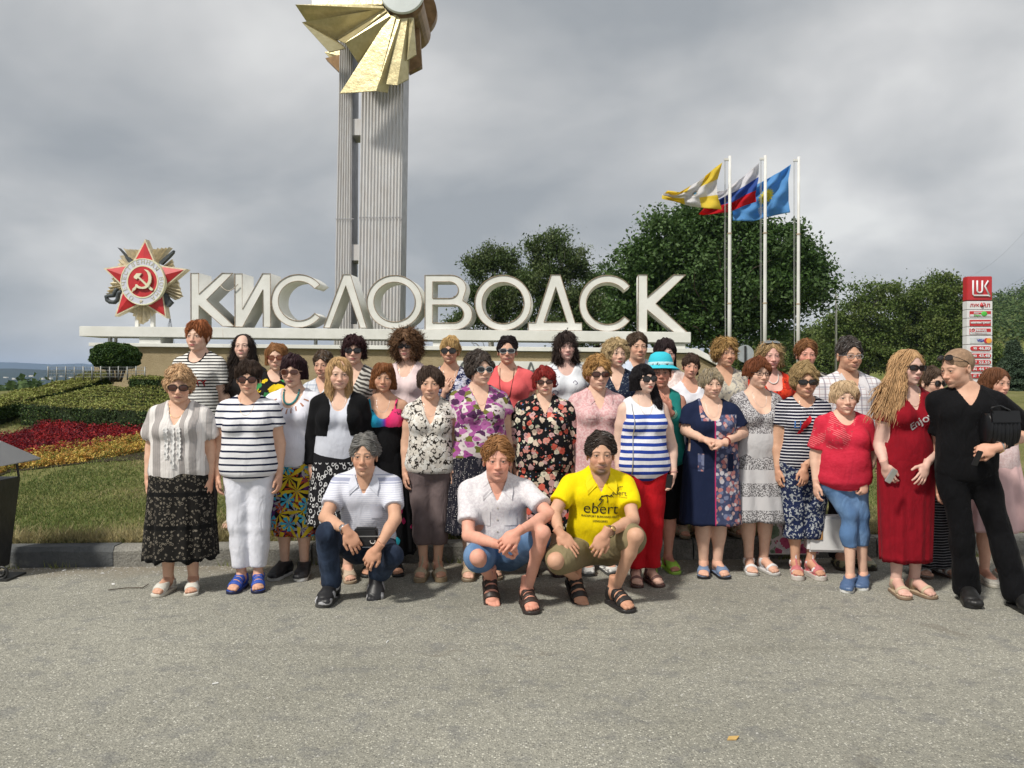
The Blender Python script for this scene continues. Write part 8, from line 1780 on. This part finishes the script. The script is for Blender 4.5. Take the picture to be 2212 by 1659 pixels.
wristband(p15, 1, SILV, .006, .90, .036); wristband(p12, 1, REDB, .012, .84, .033); wristband(p11, 1, solid('green_bracelet', (.20, .40, .30), .5), .022, .80, .036); wristband(p10, 1, solid('pink_cord', (.4, .2, .2), .5), .004, .97, .031); wristband(p3, -1, SILV, .012, .95, .033, name='bracelet')
# hat
def hat(q):
    s = q['s']; c = Vector(q['c0'])*s; R = Matrix(q['M3'].tolist()); m = MB(); HM = NT('turquoise_felt', .95, .1); HM.color((.05, .50, .62)); HM.bump(HM.noise(120), .5, .01)
    prof = [(.0, .150), (.045, .147), (.078, .128), (.094, .090), (.098, .055), (.100, .040), (.135, .018), (.150, .012), (.150, .008), (.130, .012), (.098, .030), (.0, .034)]
    m.lathe([(r_*s, z*s) for r_, z in reversed(prof)], c+R @ Vector((0, .008, .02))*s, 36, R @ Euler((-.06, 0, 0)).to_matrix()); o = m.build('hat', HM.m, None, smooth=True)
    base = q['root'].location; o.location = base; props(o, 'turquoise felt hat with a short brim and pale woven band', 'hat')
    m = MB(); m.lathe([(.1005*s, .036*s), (.1025*s, .040*s), (.1015*s, .064*s), (.0995*s, .064*s)], c+R @ Vector((0, .008, .02))*s, 36, R @ Euler((-.06, 0, 0)).to_matrix()); m.build('hat_band', solid('pale_band', (.45, .66, .70), .8, .2, 60), o, smooth=True)
hat(p11)
# collars on the shirts: two flat points folded over the neckline
def collar(q, mat, w=.062, drop=.075, z_top=1.405, spread=.085, gap=.012):
    s = q['s']; fr = q['fr']; tg = q['garments']['top']; body = [o for o in q['root'].children if o.name.startswith('body')][0]
    bv = [BVHTree.FromPolygons([v.co.copy() for v in o.data.vertices], [tuple(p.vertices) for p in o.data.polygons]) for o in (tg, body)]
    for sx in (-1, 1):
        m = MB(); n = 7; A = []; B = []
        for i in range(n+1):
            t = i/n; top = (sx*(.066-.030*t-.0*t), 1.415-.085*t-.0*t*t); out = (sx*(.092-.002*t+.012*math.sin(t*3.1)), 1.385-.10*t); 
            for pt, L_, e in ((top, A, .012), (out, B, .014)):
                c = Vector(fr.pt((pt[0], -.05, pt[1])))*s; hit = None
                for b in bv:
                    h = b.ray_cast(Vector((c.x, -1.2, c.z)), Vector((0, 1, 0)))[0]
                    if h is not None and (hit is None or h.y < hit): hit = h.y
                L_.append(Vector((c.x, (hit if hit is not None else c.y)-e*s, c.z)))
        tip = Vector(B[-1])+Vector((sx*.004, .004, -.012)); B[-1] = tip; th = Vector((0, .005, 0)); pts = A+B+[a+th for a in A]+[b+th for b in B]; k = n+1
        fs = [(i, i+1, k+i+1, k+i) for i in range(n)]+[(2*k+i, 3*k+i, 3*k+i+1, 2*k+i+1) for i in range(n)]+[(k+i, k+i+1, 3*k+i+1, 3*k+i) for i in range(n)]+[(n, 3*k-1, 4*k-1, 2*k-1)]
        m.poly(pts, fs); m.build('collar', mat, q['root'], smooth=False)
for q, mt in ((p18, solid('polo_collar', (.60, .62, .70), .9)), (p19, SHIRTW), (p9, PINK), (p8, FLOR), (p37, MATS.get('x') or solid('plaid_collar', (.60, .58, .60), .9)), (p20, solid('jersey_collar', (.80, .62, .004), .8, .03)), (p31, solid('blue_collar', (.52, .58, .68), .9))): collar(q, mt)
# buttons
BTN = solid('button', (.45, .42, .38), .4)
def buttons(q, zs, x=0.0, r_=.006):
    s = q['s']; fr = q['fr']
    for z in zs:
        c = Vector(fr.pt((x, -.05, z)))*s; p = project([c], q['garments']['top'], .001)[0]; m = MB(); m.lathe([(0, 0), (r_, 0), (r_, .002), (0, .003)], p, 12, Matrix.Rotation(math.pi/2, 3, 'X')); m.build('button', BTN, q['root'])
buttons(p19, (1.22, 1.14, 1.06, .98)); buttons(p8, (1.16, 1.06, .96, .86)); buttons(p9, (1.2, 1.1, 1.0)); buttons(p37, (1.2, 1.1))
def pocket(q, x, z, w, h, mat, name='pocket'):
    s = q['s']; fr = q['fr']; V = []; n = 5
    for j in range(n+1):
        for i in range(n+1):
            c = Vector(fr.pt((x+w*(i/n-.5), -.05, z-h*j/n)))*s; V.append(c)
    P_ = project(V, q['garments']['top'], .004); link(name, mesh_np(name, [tuple(p) for p in P_], [(j*(n+1)+i, (j+1)*(n+1)+i, (j+1)*(n+1)+i+1, j*(n+1)+i+1) for j in range(n) for i in range(n)], mat), q['root'])
POCK = f_solid('linen_pocket', (.66, .64, .66)); pocket(p19, .085, 1.20, .085, .10, POCK); pocket(p19, -.085, 1.20, .075, .10, POCK); pocket(p18, .085, 1.20, .075, .09, solid('polo_pocket', (.60, .61, .70), .9)); pocket(p9, -.085, 1.23, .08, .035, PINK, 'pocket_flap'); pocket(p9, .085, 1.23, .08, .035, PINK, 'pocket_flap')
# printed lettering
INK = solid('black_print', (.02, .018, .012), .7)
def prt(q, body, x, z, size, mat, xs=1.0, bold=0.0, rot=0.0, name='lettering', align='CENTER'):
    s = q['s']; fr = q['fr']; me = text_mesh(body, size, align, bold=bold, xs=xs); c = Vector(fr.pt((x, -.05, z)))*s
    return print_mesh(name, me, q['garments']['top'], q['root'], mat, c.x, c.z, rot)
prt(p20, 'ebert', -.005, 1.175, .105, INK, 1.05, -.0005, .06); prt(p20, 'RADSPORT BURKHARD EBERT', -.005, 1.122, .020, INK, .95, .0002, .06); prt(p20, 'LENGGRIES', -.01, 1.092, .020, INK, 1, .0002, .06)
prt(p20, 'ebert', .112, 1.28, .045, INK, 1.0, 0, .06); prt(p20, 'RADSPORT BURKHARD', .112, 1.255, .009, INK, 1, 0, .06)
def cyclist(q, x, z, k):
    s = q['s']; fr = q['fr']; c = Vector(fr.pt((x, -.05, z)))*s; m = MB()
    for path, w in (([(-.035, 0), (-.005, .002), (-.02, -.022), (-.04, -.045)], .0035), ([(-.03, .002), (-.015, .024), (.02, .030), (.042, .022)], .0035), ([(.018, .028), (.026, .0), (.022, -.022)], .0025), ([(.042, .022), (.05, .034), (.057, .022)], .0045)):
        pts = project([Vector((c.x+a*k, 0, c.z+b*k)) for a, b in path], q['garments']['top'], .003); m.tube(pts, w*k, 5)
    m.build('cyclist_logo', INK, q['root'])
cyclist(p20, .012, 1.238, 1.0); cyclist(p20, .120, 1.308, .42)
prt(p21, 'BEAUTY', .01, 1.17, .072, solid('red_print', (.28, .02, .02), .7), 1.05, .0015)
prt(p16, 'Enjoy!', .02, 1.185, .075, solid('sequin_print', (.50, .46, .46), .3, .3, 200), 1.0, .001, -.6)
def patch(q, pts, mat, name='flower_print'):             # flat printed patch
    s = q['s']; me = bpy.data.meshes.new(name); me.from_pydata([(x*s, 0, z*s) for x, z in pts], [], [tuple(range(len(pts)))]); print_mesh(name, me, q['garments']['top'], q['root'], mat, 0, 0)
patch(p14, [(-.06, 1.215), (.005, 1.265), (.015, 1.25), (.005, 1.215), (-.04, 1.17), (-.08, 1.155), (-.075, 1.19)], solid('red_flower', (.50, .01, .02), .8)); prt(p14, 'LI', -.10, 1.195, .075, solid('blue_print', (.05, .16, .45), .8)); prt(p14, 'E', .045, 1.185, .075, MATS['blue_print'])
patch(p14, [(-.09, 1.15), (-.06, 1.165), (-.05, 1.15), (-.075, 1.13), (-.095, 1.125)], MATS['red_flower'])
# cut outs of the white tee: slots of skin tone along the neckline
for k in range(9):
    a = math.pi*(1.12+.76*k/8); s = p3['s']; r0, r1 = .112, .148; cx_, cz_ = 0.0, 1.375
    pts = [(cx_+r*math.cos(a+da)*.98, cz_+r*math.sin(a+da)) for r, da in ((r0, -.035), (r1, -.035), (r1+.004, 0), (r1, .035), (r0, .035))]; patch(p3, pts, solid('skin_slot', (.42, .19, .12), .7), 'cut_out')
# strap bag chain of the striped woman
m = MB(); s = p10['s']; V = [Vector(((-.105-.012*i/14)*s, 0, (1.36-.56*i/14)*s)) for i in range(15)]; m.tube(project(V, p10['garments']['top'], .006), .004, 5); m.build('bag_chain', SILV, p10['root'])
# thin straps of the sundress
for sx in (-1, 1):
    s = p5['s']; body = [o for o in p5['root'].children if o.name.startswith('body')][0]; m = MB(); V = [Vector((sx*(.085+.022*i/8)*s, 0, (1.25+.125*i/8)*s)) for i in range(9)]; P_ = project(V, body, .004); m.tube(P_, .007, 6); m.build('strap', SUND, p5['root'], smooth=True)
# waist pouch of the grey haired man
def boxy(name, mat, label, cat, loc, dims, rot=(0, 0, 0), bevel=.012):
    m = MB(); m.box((0, 0, 0), (dims[0]/2, dims[1]/2, dims[2]/2)); o = m.build(name, mat, None, bevel=bevel, loc=loc, rot=rot); props(o, label, cat); return o
PCH = solid('black_nylon', (.018, .018, .020), .6, .2, 20)
v = P(791, 1160, 5.24); o = boxy('waist_pouch', PCH, 'black nylon waist pouch with a small round logo worn by the grey haired man', 'bag', tuple(v), (.15, .06, .125), (.1, 0, .03))
m = MB(); m.box((0, -.032, .012), (.085, .003, .003)); m.build('zip', solid('grey_zip', (.2, .2, .2), .5), o)
m = MB(); m.tube([(.045+.016*math.cos(a), -.034, -.02+.016*math.sin(a)) for a in [math.pi*(.9+1.2*k/10) for k in range(11)]], .0025, 5); m.build('logo', WHB, o); me = text_mesh('CITY', .014); me.transform(Matrix.Translation((.045, -.034, -.045))); me.materials.append(WHB)
# bags
v = P(1794, 1152, 6.05); o = boxy('handbag', solid('white_leather', (.64, .64, .64), .5, .06), 'white leather tote bag with tan handle standing between the two women in capris', 'bag', (v.x, v.y, v.z), (.36, .13, .27), (0, 0, -.1), .02)
HT = solid('tan_leather', (.38, .20, .07), .5); m = MB(); m.tube([(-.10, -.07, -.02), (-.10, -.072, .10), (-.09, -.06, .20), (-.05, -.05, .33), (.05, -.05, .33), (.09, -.06, .20), (.10, -.072, .10), (.10, -.07, -.02)], .012, 8); m.build('handle', HT, o, smooth=True)
m = MB(); m.box((-.10, -.07, .02), (.028, .006, .06)); m.build('handle_tab', HT, o, bevel=.004)
v = P(1706, 1148, 6.45); fb = f_blooms('rose_print_bag', (.68, .62, .64), [(.45, .08, .16), (.55, .22, .30), (.2, .28, .2)], 14, .5, [(.50, .14, .22), (.25, .3, .22)], 30, .25)
m = MB(); pts = [(-.20, -.16), (.20, -.16), (.22, -.05), (.19, .12), (.12, .17), (-.12, .17), (-.19, .12), (-.22, -.05)]; o = extrude_poly('cloth_bag', [pts], .13, fb, None, Matrix.Translation((0, -.065, 0)), bevel=.012); o.location = v; props(o, 'white cloth bag printed with pink roses hanging behind the woman in the grey dress', 'bag')
m = MB(); m.tube([(-.205, -.07, -.165), (.205, -.07, -.165)], .007, 6); m.build('piping', WHB, o); m = MB(); m.tube([(-.1, 0, .17), (-.09, 0, .35), (.09, 0, .35), (.1, 0, .17)], .01, 6); m.build('handle', WHB, o, smooth=True)
# black clutch under the arm of the man in black
def clutch():
    root = thing('clutch_bag', 'shiny black pleated bag tucked under the arm of the man in black', 'bag', tuple(P(2160, 920, 5.16)), .15); PAT = solid('patent_black', (.008, .008, .009), .3, .1, spec=.3); V = []; n = 26; mrows = 10
    for side in (0, 1):
        for j in range(mrows+1):
            for i in range(n+1):
                u = i/n; v_ = j/mrows; x = (u-.5)*.20*(1+.12*v_); z = .08-.18*v_+.05*math.sin(u*3.14)*v_*-1; y = (.028+.032*math.sin(v_*3.0)+.007*math.sin(u*48)*min(1, v_*3))*(-1 if side == 0 else 1); V.append((x, y, z))
    k = (mrows+1)*(n+1); F = [(j*(n+1)+i, (j+1)*(n+1)+i, (j+1)*(n+1)+i+1, j*(n+1)+i+1) for j in range(mrows) for i in range(n)]; F += [tuple(reversed([a+k for a in f])) for f in F]
    for i in range(n): F.append((mrows*(n+1)+i, k+mrows*(n+1)+i, k+mrows*(n+1)+i+1, mrows*(n+1)+i+1)); F.append((i, i+1, k+i+1, k+i))
    for j in range(mrows): F.append((j*(n+1), k+j*(n+1), k+(j+1)*(n+1), (j+1)*(n+1))); F.append((j*(n+1)+n, (j+1)*(n+1)+n, k+(j+1)*(n+1)+n, k+j*(n+1)+n))
    link('pouch', mesh_np('pouch', V, F, PAT), root); m = MB(); m.box((0, -.050, .06), (.105, .008, .04), Euler((-.2, 0, 0)).to_matrix()); m.build('flap', PAT, root, bevel=.006); m = MB(); m.tube([(-.09, -.05, .08), (-.10, -.05, .12), (-.04, -.05, .13), (.03, -.05, .10)], .006, 6); m.build('strap', PAT, root, smooth=True)
clutch()
# phones
for px, py, d_, rot, lab in ((2112, 990, 5.0, (.3, .2, .3), 'black mobile phone in the hand of the man in black'), (1926, 1028, 5.30, (.2, .5, .2), 'small silver mobile phone held by the woman in the dark red dress'), (1446, 1040, 5.72, (.2, .1, 0), 'small dark phone held by the woman in red trousers')):
    boxy('mobile_phone', solid('phone_black', (.02, .02, .022), .3) if 'black' in lab or 'dark phone' in lab else SILV, lab, 'phone', tuple(P(px, py, d_)), (.045, .012, .10), rot, .004)
